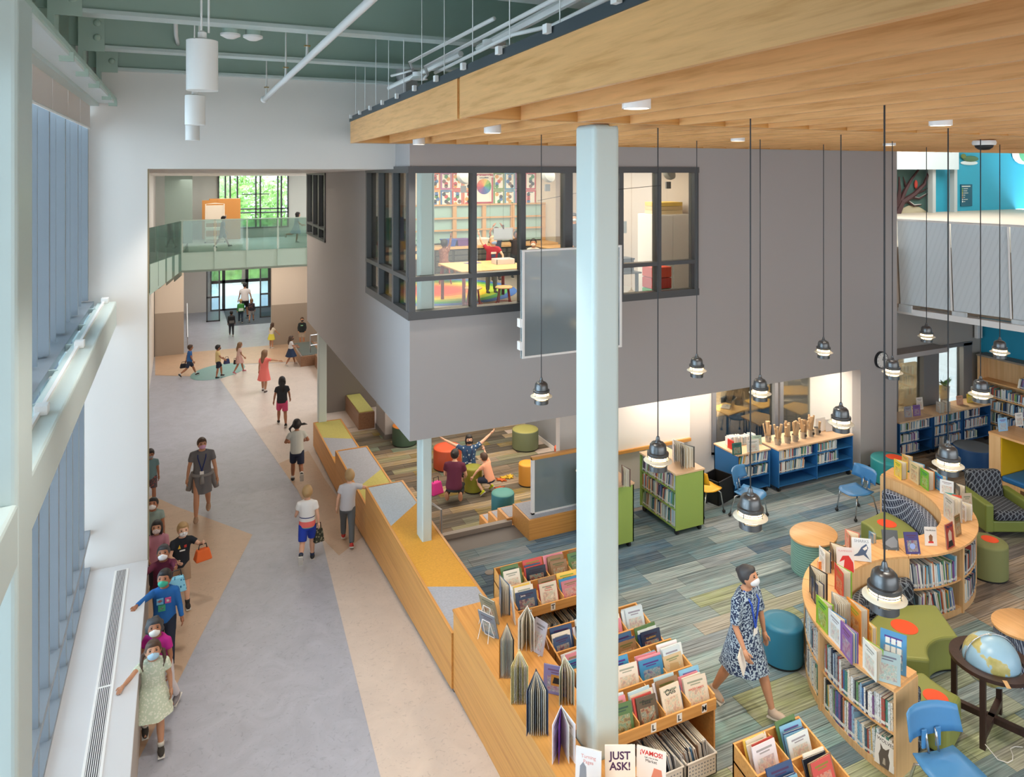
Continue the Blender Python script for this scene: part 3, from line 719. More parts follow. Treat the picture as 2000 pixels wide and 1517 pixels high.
# ------------------------------------------------------------------ library carpet made of plank tiles
struct(MB().prism([(3.3, 1.5), (17, 1.5), (17, YO + .1), (12.4, YO + .1), (12.4, 11.55), (6.2, 11.55), (6.2, 11.2), (3.3, 11.2)], -.1, -.006).build('floor_library', trim_grey))
flib = bpy.data.objects['floor_library']
PW, PL = .25, 1.0
plank = MB().box(-PL / 2 + .002, -PW / 2 + .002, -.006, PL / 2 - .002, PW / 2 - .002, 0).mesh('carpet_plank')
carpet = objcol('carpet_yarn', 'carpet', .95); plank.materials.append(carpet)
cool = ['#7c9092', '#6c8088', '#939c80', '#a3a596', '#86959a', '#9c9893', '#919b8c', '#7b9494', '#a6a49c', '#98a083', '#5f6d7b', '#8c9ea2', '#a9a59c']
warm = ['#8b7f74', '#776d66', '#9a8d80', '#6d6a6a', '#84796b', '#7a7c72', '#a0907e', '#5f5c60', '#8c8a80']
teals = ['#6d8592', '#62788a', '#81929a', '#748c96', '#89939a', '#6b7f88', '#92a0a3', '#566879']
story = ['#8a7c6b', '#776b5d', '#9a8b72', '#6f6f62', '#84754f', '#6d6558', '#8c8a70', '#5f5a52', '#737f70', '#a29376']
def plank_col(x, y, z):
    if z < -.3: p = story
    else:
        w = (x - 7.4) / 2.2 + RND.uniform(-.5, .5)
        t = (y - 7.2) / 1.6 + RND.uniform(-.5, .5)
        p = warm if (w > .9 and y < 7.8) or w > 2.0 else (teals if t > .5 else cool)
    c = hx(RND.choice(p)); k = RND.uniform(.9, 1.12)
    return tuple(q * k for q in c)
cand = []
def lay(x0, x1, y0, y1, z, ok, par):
    r = 0; y = y0 + PW / 2
    while y < y1:
        x = x0 - RND.random() * PL
        while x < x1 + PL / 2:
            if ok(x, y): cand.append((x, y, z, par))
            x += PL
        y += PW; r += 1
lay(3.2, 16.6, 2.0, YO, 0.0, lambda x, y: 3.5 < x < 16.4 and (y < 11.1 or x > 6.6) and not (x < 6 and y > 11), flib)
lay(6.8, 12.2, YO + .01, 11.5, 0.0, lambda x, y: 6.8 < x < 11.9, flib)
fsto = bpy.data.objects['floor_story']
lay(3.2, 8.1, 11.4, 18.6, LAND, lambda x, y: 3.5 < x < 8.1, fsto)
def seen(c):
    x, y, z = c[:3]
    d = x * SY + y * CYW
    px = CX + FPX * (x * CYW - y * SY) / d; py = CY + FPX * (EYE - z) / d
    return d, px, py
info = []
for c in cand:
    d, px, py = seen(c)
    if d > 2 and px < 2150 and py < 1600: info.append((d, c))
info.sort(key=lambda q: q[0])
near = [q[1] for q in info if q[1][2] == 0][:250] + [q[1] for q in info if q[1][2] < 0][:40]
nearset = set(id(c) for c in near)
for c in near:
    o = link('carpet_plank', plank, c[3], (c[0], c[1], c[2])); o.color = (*plank_col(*c[:3]), 1)
for par, nm in ((flib, 'carpet_planks_beyond'), (fsto, 'story_planks_beyond')):
    b = MB()
    for c in cand:
        if c[3] is par and id(c) not in nearset:
            b.col = plank_col(*c[:3]); x, y, z = c[:3]
            b.box(x - PL / 2 + .002, y - PW / 2 + .002, z - .006, x + PL / 2 - .002, y + PW / 2 - .002, z)
    o = b.build(nm, objcol('carpet_yarn_far', 'carpet_attr', .95), par); o['kind'] = 'stuff'

# ------------------------------------------------------------------ wooden slat ceiling
ceil = empty('ceiling_wood', kind='structure')
ZC, ZCT = 6.40, 6.71
YJ = 5.2; SK = .0572
def slat(x, y0, y1, t=.035, z1=ZCT, name='slat', m=oak_ceiling):
    f = lambda y: x + SK * (y - YJ)
    return MB().hexa([(f(y0), y0, ZC), (f(y0) + t, y0, ZC), (f(y1) + t, y1, ZC), (f(y1), y1, ZC)], [(f(y0), y0, z1), (f(y0) + t, y0, z1), (f(y1) + t, y1, z1), (f(y1), y1, z1)]).build(name, m, ceil)
for k in range(32):
    x = 1.93 + .511 * k
    if k == 0:
        slat(x, -1.5, 5.17, name='fascia_panel'); slat(x, 5.24, 10.5, name='fascia_panel')
        slat(x + .02, 5.16, 5.25, .02, name='fascia_reveal')
    else:
        slat(x, -1.5, 5.17); slat(x, 5.24, 10.24)
for y0, y1 in ((5.17, 5.24), (10.20, 10.24)): MB().box(1.95 + SK * (y0 - YJ), y0, ZC + .002, 18, y1, ZCT).build('cross_board', oak_cross, ceil)
MB().box(2.25, 10.24, ZC + .002, XG, 10.5, ZCT).build('cross_board', oak_cross, ceil)
MB().hexa([(1.56, -1.5, ZCT), (18, -1.5, ZCT), (18, 10.5, ZCT), (2.24, 10.5, ZCT)], [(1.56, -1.5, ZCT + .03), (18, -1.5, ZCT + .03), (18, 10.5, ZCT + .03), (2.24, 10.5, ZCT + .03)]).build('ceiling_backing', oak_cross, ceil)
MB().hexa([(1.54, -1.5, ZCT), (1.58, -1.5, ZCT), (2.26, 10.52, ZCT), (2.22, 10.52, ZCT)], [(1.54, -1.5, ZCT + .07), (1.58, -1.5, ZCT + .07), (2.26, 10.52, ZCT + .07), (2.22, 10.52, ZCT + .07)]).build('edge_trim', mat('charcoal_trim', '#3b4348', .5), ceil)
for k in range(12):
    y = 10.2 - .75 * k; x = 1.90 + SK * (y - YJ)
    MB().box(x - .02, y, ZCT + .03, x + .01, y + .05, ZCT + .08).build('hanger_clip', white_metal, ceil)
    MB().tube([(x + .06, y, ZCT + .05), (x + .06, y, 8.2)], .004, 4).build('hanger_wire', white_metal, ceil)
# white drum downlights between the slats
glow = mat('lamp_glow', '#fff4e0', .5, emit=6, ecol='#fff0d8')
dl_i = 0
for (px, py), dlab in zip(((1243, 203), (962, 252), (818, 275), (1837, 237), (1441, 268), (1737, 277), (1478, 291), (1650, 296), (1217, 288)), ('nearest, just past the large column', 'above the corner window of the art room', 'next to the tip of the wooden ceiling', 'nearest above the teal mural', 'above the upper grey wall, nearer one', 'above the end of the grey wall, nearer one', 'above the upper grey wall, touching the wall line', 'above the end of the grey wall, farther one', 'peeking out behind the large column')):
    p = at(px, py + 6, ZC - .02)
    t = thing('ceiling_downlight', 'white drum downlight between the ceiling slats, ' + dlab, 'light', (p.x, p.y, ZC - .03), 0, 'drum downlights in the wooden ceiling')
    MB().lathe([(.085, .28), (.085, 0), (.075, 0), (.07, .03)], 20).build('drum', white_metal, t, True, auto=40); MB().lathe([(.0, .03), (.07, .03)], 20, cap=False).build('lens', glow, t)
    l = bpy.data.lights.new('downlight', 'SPOT'); l.energy = 170; l.color = (1, .9, .76); l.spot_size = rad(82); l.spot_blend = .8; l.shadow_soft_size = .06
    lo = bpy.data.objects.new('downlight_light', l); COL.objects.link(lo); lo.location = (p.x, p.y, ZC - .05)
cmq = at(1922, 276, ZC - .01)
t = thing('dome_camera', 'white ceiling dome camera with dark lens band under the slats', 'camera', (cmq.x, cmq.y, ZC - .06))
MB().lathe([(.13, .06), (.14, .03), (.13, 0)], 24).build('housing', white_metal, t, True, auto=40); MB().lathe([(.11, 0), (.10, -.03), (.06, -.06), (0, -.065)], 20).build('dome', black, t, True)

# ------------------------------------------------------------------ roof steel over the corridor
rf = empty('ceiling_roof', kind='structure')
MB().box(-1.3, -6.2, 8.22, 36.2, 19.4, 8.4).build('deck', mat('roof_deck', '#b4c6bc', .6), rf)
for y in (1.0, 3.05, 5.12, 7.18, 9.17, 11.02):
    w = MB().box(-1.1, y - .012, 7.37, 22, y + .012, 8.22).build('beam', steel_green, rf)
    MB().box(-.95, y - .11, 7.34, 22, y + .11, 7.375).build('bottom_flange', steel_pale, w)
    MB().box(-1.0, y - .13, 6.95, -.95, y + .13, 8.22).build('end_plate', steel_green, w)
    MB().box(-.95, y - .13, 7.3, -.75, y - .115, 8.22).build('stiffener', steel_green, w)
    for k in range(4): MB().ball((-.82, y - .13, 7.45 + .16 * k), (.04, .03, .04), 8, 6).build('bolt', steel_green, w, True)
for x in (5.5, 10, 15): MB().box(x - .012, -2, 7.6, x + .012, 11, 8.22).build('purlin', steel_green, rf)
cnd = white_metal
def pipe(name, label, pts, r, cat='pipe', grp=None):
    o = MB().tube(pts, r, 10).build(name, cnd, None, True); return tag(o, label, cat, grp)
sp0, sp1 = at(516, 194, 7.0), at(735, -10, 7.25)
t = thing('sprinkler_pipe', 'thick white sprinkler pipe crossing diagonally under the green roof beams', 'pipe', (0, 0, 0))
MB().tube([sp0, sp1 + (sp1 - sp0)], .035, 12).build('pipe_run', cnd, t, True)
MB().ball(sp0, .05, 10, 8).build('end_cap', cnd, t, True)
for f in (.04, .32, .55): 
    q = sp0.lerp(sp1, f); MB().tube([q, q + Vector((0, 0, .12)), q + Vector((0, 0, .7))], [.02, .012, .006], 8).build('hanger', cnd, t)
    MB().box(q.x - .03, q.y - .03, q.z + .13, q.x + .03, q.y + .03, q.z + .14).build('sprinkler_head', mat('brass', '#a98f55', .4, .6), t)
pipe('conduit', 'white conduit dropping beside the cylinder pendants with a bent end', [at(340, -30, 7.8), at(344, 70, 7.5), at(350, 98, 7.42), at(366, 108, 7.4)], .022)
pipe('conduit', 'short white conduit rising above the smoke detectors', [at(525, -5, 7.7), at(497, 62, 7.4)], .02)
pipe('conduit', 'upper thin white conduit on hangers nearest the dark ceiling edge trim', [at(965, 36, 7.1), at(800, 122, 7.1), at(806, 136, 7.0), at(765, 148, 7.1)], .016)
pipe('conduit', 'long thin white conduit above the wooden ceiling running towards the roof edge', [at(1110, -15, 7.05), at(830, 130, 7.05), at(835, 145, 6.95), at(825, 155, 7.0)], .016)
pipe('conduit', 'lowest white conduit above the wooden ceiling with a kinked middle', [at(1190, -5, 7.0), at(1080, 50, 7.0), at(1000, 68, 7.0), at(850, 142, 7.0)], .016)
t = thing('lighting_track', 'white double track rail with round junction above the wooden ceiling edge', 'track light', (0, 0, 0))
MB().tube([at(1170, -30, 7.1), at(935, 95, 7.1)], .035, 6).build('rail', cnd, t); MB().tube([at(900, 105, 7.1), at(760, 172, 7.1)], .03, 6).build('rail', cnd, t)
q = at(965, 86, 7.08); MB().lathe([(.1, .03), (.1, 0), (.05, -.03)], 20, q).build('canopy', cnd, t, True, auto=40)
q = at(818, 150, 7.05); MB().lathe([(.07, .05), (.07, 0), (.1, -.03)], 16, q).build('canopy', cnd, t, True, auto=40)
for px, py, lb_ in ((450, 66, 'round white smoke detector on roof beam, nearer the cylinder pendants'), (494, 70, 'round white smoke detector on roof beam, farther from the cylinder pendants')):
    p = at(px, py, 7.3); t = thing('smoke_detector', lb_, 'detector', p)
    MB().lathe([(.07, .1), (.07, 0)], 18).build('base', steel_green, t, True, auto=40); MB().lathe([(.09, 0), (.09, -.02), (.04, -.045), (0, -.05)], 18).build('sensor', white_metal, t, True, auto=40)
# cylinder pendants
for i, (px, py, pyb, wd) in enumerate(((395, 80, 177, 58), (381, 187, 244, 37), (376, 243, 274, 26))):
    d = .175 * FPX / wd; top = at_d(px, py, d); bot = at_d(px, pyb, d); hgt = top.z - bot.z; R_ = .0875
    t = thing('cylinder_pendant', ('largest and nearest white cylinder pendant lamp hanging under the green beams', 'middle white cylinder pendant lamp hanging in the row of three', 'farthest and smallest-looking white cylinder pendant lamp in the row of three')[i], 'pendant lamp', bot)
    MB().lathe([(R_, 0), (R_, hgt), (R_ - .01, hgt + .005), (.02, hgt + .005)], 32).build('shade', white_metal, t, True, auto=40)
    MB().lathe([(R_ - .003, .0), (R_ - .02, .05)], 32, cap=False).build('reflector', mat('reflector', '#d9d9d9', .2, .9), t, True); MB().lathe([(0, .05), (R_ - .02, .05)], 32, cap=False).build('lens', mat('cool_glow', '#ffffff', .5, emit=2.5), t)
    MB().lathe([(.025, hgt), (.025, hgt + .05), (.01, hgt + .06)], 12).build('cap', white_metal, t)
    for s in (-1, 1): MB().tube([(.015 + .02 * s, 0, hgt + .05), (.015 + .02 * s, 0, 8.2 - bot.z)], .006, 6).build('stem', white_metal, t)
    l = bpy.data.lights.new('cylinder_spot', 'SPOT'); l.energy = 220; l.color = (1, .95, .88); l.spot_size = rad(80); l.spot_blend = .7; l.shadow_soft_size = .1
    lo = bpy.data.objects.new('cylinder_pendant_light', l); COL.objects.link(lo); lo.location = bot + Vector((0, 0, -.02))

# ------------------------------------------------------------------ columns of the library edge
cc = at_d(1160, 400, 6.4)
struct(MB().box(cc.x, cc.y, -.2, cc.x + .275, cc.y + .345, ZC + .02).build('column_4', steel_pale, bevel=.045, seg=4))
c2 = at_d(825, 900, 10.75)
struct(MB().box(c2.x, c2.y, .3, c2.x + .15, c2.y + .29, ZB + .01).build('column_5', steel_pale, bevel=.02, seg=3))
c3 = at_d(622, 750, 17.6)
struct(MB().box(c3.x, c3.y, -.2, c3.x + .2, c3.y + .2, ZB + .01).build('column_6', steel_pale, bevel=.02, seg=3))

# ------------------------------------------------------------------ stepped oak bench along the ramp and the book counter
BX, BX1 = 2.93, 3.6
pad_cols = {'lav': mat('pad_lavender', '#a7abb6', .75, noise=.1, nscale=40), 'lime': mat('pad_lime', '#c3bb6a', .75, noise=.08, nscale=40), 'amber': mat('pad_amber', '#dba03a', .75, noise=.08, nscale=40), 'ice': mat('pad_ice', '#b7c4d0', .75, noise=.1, nscale=40)}
bn = thing('stepped_bench', 'long stepped oak bench with coloured pads between corridor and library', 'bench', (0, 0, 0))
def block(y0, y1, z):
    b = MB(); b.prism([(BX, y0), (BX1, y0), (BX1, y1), (BX, y1)], lambda y: ramp(y) + .05, z - .004); o = b.build('oak_block', oak_bench, bn)
    t = .035
    for (x0, a0, x1, a1) in ((BX, y0, BX + t, y1), (BX1 - t, y0, BX1, y1), (BX + t, y0, BX1 - t, y0 + t), (BX + t, y1 - t, BX1 - t, y1)):
        MB().box(x0, a0, z - .01, x1, a1, z + .012).build('edge_trim', oak_bench, o)
    MB().prism([(BX + .03, y0), (BX1, y0), (BX1, y1), (BX + .03, y1)], lambda y: ramp(y) - .02, lambda y: ramp(y) + .055).build('toe_kick', trim_grey, o)
    return o, z
def pad(o, z, pts, m):
    MB().prism(pts, z - .003, z + .006).build('seat_pad', m, o)
a, b_ = BX + .035, BX1 - .035
o, z = block(8.14, 12.54, .50)
pad(o, z, [(a, 11.0), (b_, 11.6), (b_, 12.5), (a, 12.5)], pad_cols['ice']); pad(o, z, [(a, 9.2), (b_, 8.93), (b_, 11.6), (a, 11.0)], pad_cols['amber']); pad(o, z, [(a, 8.16), (b_, 8.16), (b_, 8.93), (a, 9.2)], pad_cols['lav'])
o, z = block(12.545, 15.25, .18)
pad(o, z, [(a, 13.3), (b_, 13.95), (b_, 15.2), (a, 15.2)], pad_cols['lav']); pad(o, z, [(a, 12.56), (b_, 12.56), (b_, 13.95), (a, 13.3)], pad_cols['lime'])
o, z = block(15.255, 18.0, -.1)
pad(o, z, [(a, 16.9), (b_, 16.55), (b_, 17.96), (a, 17.96)], pad_cols['lime']); pad(o, z, [(a, 15.7), (b_, 15.3), (b_, 16.55), (a, 16.9)], pad_cols['lav']); pad(o, z, [(a, 15.27), (b_, 15.27), (a, 15.7)], pad_cols['amber'])
ct = thing('book_counter', 'long oak counter beside the corridor with books standing on top', 'counter', (0, 0, 0))
MB().prism([(2.95, 1.5), (3.5, 1.5), (3.5, 5.5), (3.3, 5.5), (3.3, 5.9), (3.5, 5.9), (3.5, 8.13), (2.95, 8.13)], lambda y: ramp(y) + .05, .775).build('counter_body', oak_bench, ct)
MB().prism([(2.94, 1.5), (3.62, 1.5), (3.62, 5.5), (3.3, 5.5), (3.3, 5.9), (3.62, 5.9), (3.62, 8.135), (2.94, 8.135)], .775, .80).build('counter_top', oak_bench, ct)
MB().box(2.98, 1.5, -.2, 3.5, 8.13, -.085).build('toe_kick', trim_grey, ct)
# low bench along the grey wall further down, tray box, handrail
lb = thing('wall_bench', 'low wooden bench with coloured pads under the grey box wall further along', 'bench', (0, 0, 0))
MB().box(4.2, 18.75, LAND, 4.62, 25.5, LAND + .42).build('bench_body', wood('brown_oak', '#8f6a50', '#76543d', 'Y'), lb)
for k, m_ in enumerate(('lime', 'lav', 'amber', 'lav')): MB().box(4.23, 18.8 + 1.6 * k, LAND + .42, 4.6, 20.38 + 1.6 * k, LAND + .44).build('seat_pad', pad_cols[m_], lb)
pl = thing('planter_trough', 'open wooden trough with dark liner at the foot of the ramp wall', 'trough', (0, 0, 0))
MB().box(3.75, 25.6, LAND, 4.5, 27.8, LAND + .35).build('box', MATS['brown_oak'], pl); MB().box(3.82, 25.7, LAND + .35, 4.43, 27.7, LAND + .36).build('liner', mat('dark_liner', '#5b6562', .8), pl); MB().tube([(3.76, 25.6, LAND + .38), (3.76, 27.8, LAND + .38)], .03, 6).build('rim', MATS['stainless'], pl)
hr = thing('handrail', 'slim steel double handrail standing near the far column', 'handrail', (0, 0, 0))
p = gnd(606, 708); q = gnd(645, 701)
for zz in (.95, .6): MB().tube([p + Vector((0, 0, zz)), q + Vector((0, 0, zz))], .02, 6).build('rail', MATS['stainless'], hr)
MB().tube([p, p + Vector((0, 0, .97))], .02, 6).build('post', MATS['stainless'], hr); MB().tube([q, q + Vector((0, 0, .97))], .02, 6).build('post', MATS['stainless'], hr)

# ------------------------------------------------------------------ edge between library floor and lower story floor
struct(MB().box(3.6, 11.2, LAND, 5.12, 11.3, .07).build('curb_wall', mat('taupe_curb', '#9c948d', .6)))
struct(MB().box(3.58, 8.1, LAND, 3.75, 11.25, -.004).build('trim_4', trim_grey))
st = thing('tiered_steps', 'oak tiered steps with lavender treads descending to the story area', 'steps', (0, 0, 0))
MB().box(5.15, 10.6, -.005, 6.9, 11.25, .33).build('platform', oak_bench_x, st); MB().box(5.18, 10.63, .33, 6.9, 11.22, .336).build('tread', pad_cols['lav'], st)
for k in range(3):
    y0 = 11.25 + .42 * k; z = .1 - .24 * k
    MB().box(5.05, y0, LAND, 6.9, y0 + .42, z).build('step', oak_bench_x, st); MB().box(5.10, y0 + .03, z, 6.9, y0 + .39, z + .006).build('tread', pad_cols['lav'], st)
gg = thing('glass_screen', 'frosted glass guard panel with white frame standing on the oak platform', 'screen', (5.27, 10.74, .336))
MB().box(0, 0, 0, .05, .05, .92).build('post', white_metal, gg); MB().box(.05, .015, .02, 1.35, .03, .9).build('pane', frost, gg); MB().box(0, -.01, .90, 1.4, .06, .95).build('cap_rail', oak_bench_x, gg); MB().box(0, 0, 0, 1.4, .05, .025).build('bottom_rail', white_metal, gg)
sp = thing('steel_post_rail', 'slim steel handrail post behind the bench column', 'handrail', (3.75, 10.9, -.1))
MB().tube([(0, 0, 0), (0, 0, .75), (-.12, .35, .78)], .02, 6).build('rail', MATS['stainless'], sp)
# hanging frosted panel in front of the art room window
hp = thing('frosted_screen', 'tall frosted rectangular panel with white frame fixed before the art room', 'panel', (4.49, 9.5, 3.29))
MB().box(0, -.02, 0, 1.7, .02, 1.57).build('pane', frost, hp)
for a in ((0, -.03, 0, .04, .03, 1.57), (1.66, -.03, 0, 1.7, .03, 1.57), (.04, -.028, 0, 1.66, .028, .03), (.04, -.028, 1.54, 1.66, .028, 1.57)): MB().box(*a).build('frame_bar', white_metal, hp)
for z in (.12, .45): MB().box(-.03, -.02, z, .0, .08, z + .12).build('clamp', white_metal, hp)
MB().box(1.0, .03, .7, 1.1, .77, .8).build('wall_bracket', white_metal, hp); MB().box(1.0, .03, 1.2, 1.1, .77, 1.3).build('wall_bracket', white_metal, hp)
fo = thing('floor_outlet', 'round grey floor outlet cover set in the carpet behind the T bin', 'outlet', at(956, 1118, 0))
MB().lathe([(.07, 0), (.07, .006), (.06, .009), (0, .009)], 20).build('cover_plate', mat('outlet_grey', '#7a7570', .5), fo, True, auto=40)
# exit device / speaker box, wall clock
ck = thing('wall_clock', 'round wall clock with black rim on the grey wall', 'clock', (0, 0, 0))
p = at_y(1719, 702, YF); 
def disc_y(r, y0, y1, m, name, par, seg=28):
    o = MB().lathe([(r, 0), (r, y1 - y0)], seg).build(name, m, par, True, auto=40); o.matrix_local = Matrix.Translation((p.x, y1, p.z)) @ Matrix.Rotation(PI / 2, 4, 'X'); return o
disc_y(.17, YF - .05, YF, black, 'rim', ck); disc_y(.15, YF - .055, YF - .045, mat('clock_face', '#dfdedb', .5), 'dial', ck)
for a_, L in ((20, .08), (85, .12)):
    MB().box(-.005, -.002, 0, .005, .002, L).build('hand', black, ck).matrix_local = Matrix.Translation((p.x, YF - .058, p.z)) @ Matrix.Rotation(rad(a_), 4, 'Y')
for k in range(12):
    a_ = k * PI / 6; MB().box(-.004, -.002, .12, .004, .002, .14).build('hour_mark', black, ck).matrix_local = Matrix.Translation((p.x, YF - .057, p.z)) @ Matrix.Rotation(a_, 4, 'Y')
sb = thing('wall_speaker', 'small white box with cord hanging near the teal wall corner', 'speaker', at(1911, 660, 2.15))
MB().box(-.09, -.04, 0, .09, .04, .3).build('box', white_metal, sb, bevel=.01); MB().tube([(0, 0, .3), (0, 0, .85)], .01, 6).build('cord', white_metal, sb)
# ------------------------------------------------------------------ books
page_m = mat('paper_pages', '#e9e2d2', .8)
spine_m = objcol('book_spine', 'spine', .45); art_m = objcol('book_cover_art', 'art', .4); plainc = objcol('book_plain_cover', 'plain', .45)
def book_mesh(front):
    b = MB(); t = .09
    b.cur = 0
    b.box(-.5, 0, 0, -.5 + t, 1, 1); b.box(.5 - t, 0, 0, .5, 1, 1); b.box(-.5 + t, 0, 0, .5 - t, .03, 1)
    b.cur = 1; b.box(-.5 + t, .03, .015, .5 - t, .97, .985)
    me = b.mesh('book'); me.materials.append(front); me.materials.append(page_m)
    return me
BOOK = book_mesh(spine_m); BOOKART = book_mesh(art_m); BOOKPLAIN = book_mesh(plainc)
SPINES = ['#3c6ea5', '#e8e4dc', '#b0524c', '#2b3852', '#74b4d0', '#f2f0ea', '#4f8f80', '#d9b060', '#86609a', '#d3dce2', '#3a3c42', '#93bedc', '#ece3d0', '#6f9a68', '#cf8258', '#c4ced4', '#33557f', '#e6d3cb', '#9aa4ae', '#f4f1e8', '#4c7184', '#d9e6ee', '#dfe3e6', '#efe9dd', '#b9cfdc', '#e9edf0']
FARB = MB(); FARB.cur = 0
NBOOK = [0]
def tilt_axis(M, ang): return M @ Matrix.Rotation(ang, 4, 'Y')
def put_book(P, a, n, th, h, d, lean, col, indiv, label=None, group=None, me=None):
    """P: foot of the spine; a: along the shelf; n: the way the spine faces."""
    ang = math.atan2(n.x, -n.y)                   # local -y -> n
    M = Matrix.Translation(P) @ Matrix.Rotation(ang, 4, 'Z') @ Matrix.Rotation(lean, 4, 'Y')
    if indiv:
        o = bpy.data.objects.new('book', me or BOOK); COL.objects.link(o)
        o.matrix_world = M @ Matrix.Diagonal((th, d, h, 1)); o.color = (*col, 1)
        tag(o, label, 'book', group); NBOOK[0] += 1
        return o
    M3 = M.to_3x3()
    FARB.col = col; c = M @ Vector((0, d / 2, h / 2)); FARB.obox(c, (th * .96, d, h), M3)
    FARB.col = (.75, .75, .73); c = M @ Vector((0, -.001, h * .13)); FARB.obox(c, (th * .9, .004, h * .1), M3)
    FARB.col = (.72, .68, .58); c = M @ Vector((0, d * .52, h + .0005)); FARB.obox(c, (th * .7, d * .9, .003), M3)
def bk_label(col, indiv, label, cnt): return hx(col), indiv, (f'{cname(col)} book, {nth(cnt + 1)} ' + label if indiv else None)
def row(path, L, z, hmin, hmax, indiv, label=None, group=None, fill=1.0, tmin=.012, tmax=.034, depth=.19, lean=.0, start=0.0, pal=SPINES):
    """path(s) -> (point, along, outward normal)"""
    s = start; run = 0; ln = lean; cnt = 0
    while s < L * fill:
        th = RND.uniform(tmin, tmax)
        if run <= 0: run = RND.randint(4, 11); hb = RND.uniform(hmin, hmax); ln = RND.choice((0, 0, lean, lean, lean * .6)) if lean else 0
        run -= 1
        h = min(hmax, max(hmin, hb + RND.uniform(-.03, .03)))
        p, a, n = path(s + th / 2)
        put_book(Vector((p[0], p[1], z)) + Vector(n) * RND.uniform(-.012, 0), Vector(a), Vector(n), th * .94, h, depth * RND.uniform(.85, 1.05), ln + RND.uniform(-.01, .01), *bk_label(RND.choice(pal), indiv, label, cnt), group)
        cnt += 1
        s += th
def straight(p0, p1, n):
    p0 = Vector(p0); d = (Vector(p1) - p0); L = d.length; a = d / L
    return (lambda s: (p0 + a * s, a, n)), L
def arcpath(C, r, a0, a1, out=1):
    sgn = 1 if a1 > a0 else -1
    def f(s):
        t = rad(a0) + sgn * s / r
        return Vector((C[0] + r * math.cos(t), C[1] + r * math.sin(t), 0)), Vector((-math.sin(t), math.cos(t), 0)) * sgn, Vector((math.cos(t), math.sin(t), 0)) * out
    return f, abs(rad(a1 - a0)) * r

# ------------------------------------------------------------------ S-shaped bookcase
def sector(b, C, r0, r1, a0, a1, z0, z1, n=None):
    n = n or max(2, int(abs(a1 - a0) / 4)); A = [rad(a0 + (a1 - a0) * i / n) for i in range(n + 1)]
    if a1 < a0: A.reverse()
    rings = []
    for t in A:
        c_, s_ = math.cos(t), math.sin(t)
        rings.append([(C[0] + r0 * c_, C[1] + r0 * s_, z0), (C[0] + r1 * c_, C[1] + r1 * s_, z0), (C[0] + r1 * c_, C[1] + r1 * s_, z1), (C[0] + r0 * c_, C[1] + r0 * s_, z1)])
    b.rings(rings); return b
C1, C2 = (8.18, 5.25), (9.436, 8.14)
ST = .92
def curved_case(C, r0, r1, angs, label):
    t = thing('curved_bookcase', label, 'bookcase', (C[0], C[1], 0)); O = (0, 0)
    for a0, a1 in zip(angs, angs[1:]):
        g = .15 * (1 if a1 > a0 else -1)
        sector(MB(), O, r0, r1, a0 + g, a1 - g, ST - .03, ST).build('top_board', maple_flat, t)
        m_ = sector(MB(), O, r0, r0 + .02, a0 + g, a1 - g, 0, ST - .03).build('back_panel', maple, t)
        sector(MB(), O, r0 + .02, r1 - .03, a0 + g, a1 - g, .445, .465).build('shelf', maple_flat, t)
        sector(MB(), O, r0 + .02, r1 - .03, a0 + g, a1 - g, 0, .08).build('plinth', maple, t)
    for i, a in enumerate(angs):
        for da in ((-.35, .35) if 0 < i < len(angs) - 1 else (0,)):
            A = rad(a + da); c_, s_ = math.cos(A), math.sin(A); w = .011
            ux, uy = -s_ * w, c_ * w
            P = [((r0 + .0) * c_ - ux, (r0 + .0) * s_ - uy), ((r1 - .01) * c_ - ux, (r1 - .01) * s_ - uy), ((r1 - .01) * c_ + ux, (r1 - .01) * s_ + uy), ((r0 + .0) * c_ + ux, (r0 + .0) * s_ + uy)]
            MB().prism(P, 0, ST - .03).build('side_panel', maple, t)
    return t
A1 = [190.5, 158, 127, 96.5, 66.5]; A2 = [-113.5, -82, -50, -17, 16]
curved_case(C1, 1.40, 1.85, A1, 'nearer half of the S-shaped maple bookcase, full of books on its outer side')
curved_case(C2, 1.29, 1.75, A2, 'farther half of the S-shaped maple bookcase curving behind the navy settee')
for z, nm in ((.465, 'upper'), (.08, 'lower')):
    for i, (a0, a1) in enumerate(zip(A1, A1[1:])):
        f, L = arcpath(C1, 1.815, a0 - 1, a1 + 1)
        near_ = i < 2
        row(f, L, z, .23, .345, near_, f'on the {nm} shelf, {"open-end" if i == 0 else "second"} bay of S-shaped bookcase', f'{nm} shelf books of the near curved bookcase', .97 if (i, nm) != (1, 'lower') else .95, .016, .038, .24, -.05 if nm == 'lower' else -.02)
    for i, (a0, a1) in enumerate(zip(A2[:3], A2[1:4])):
        f, L = arcpath(C2, 1.715, a0 + 1, a1 - 1)
        row(f, L, z, .24, .33, False, fill=.88, tmin=.011, tmax=.026, depth=.24, lean=-.22 if nm == 'lower' else -.12, start=.03)

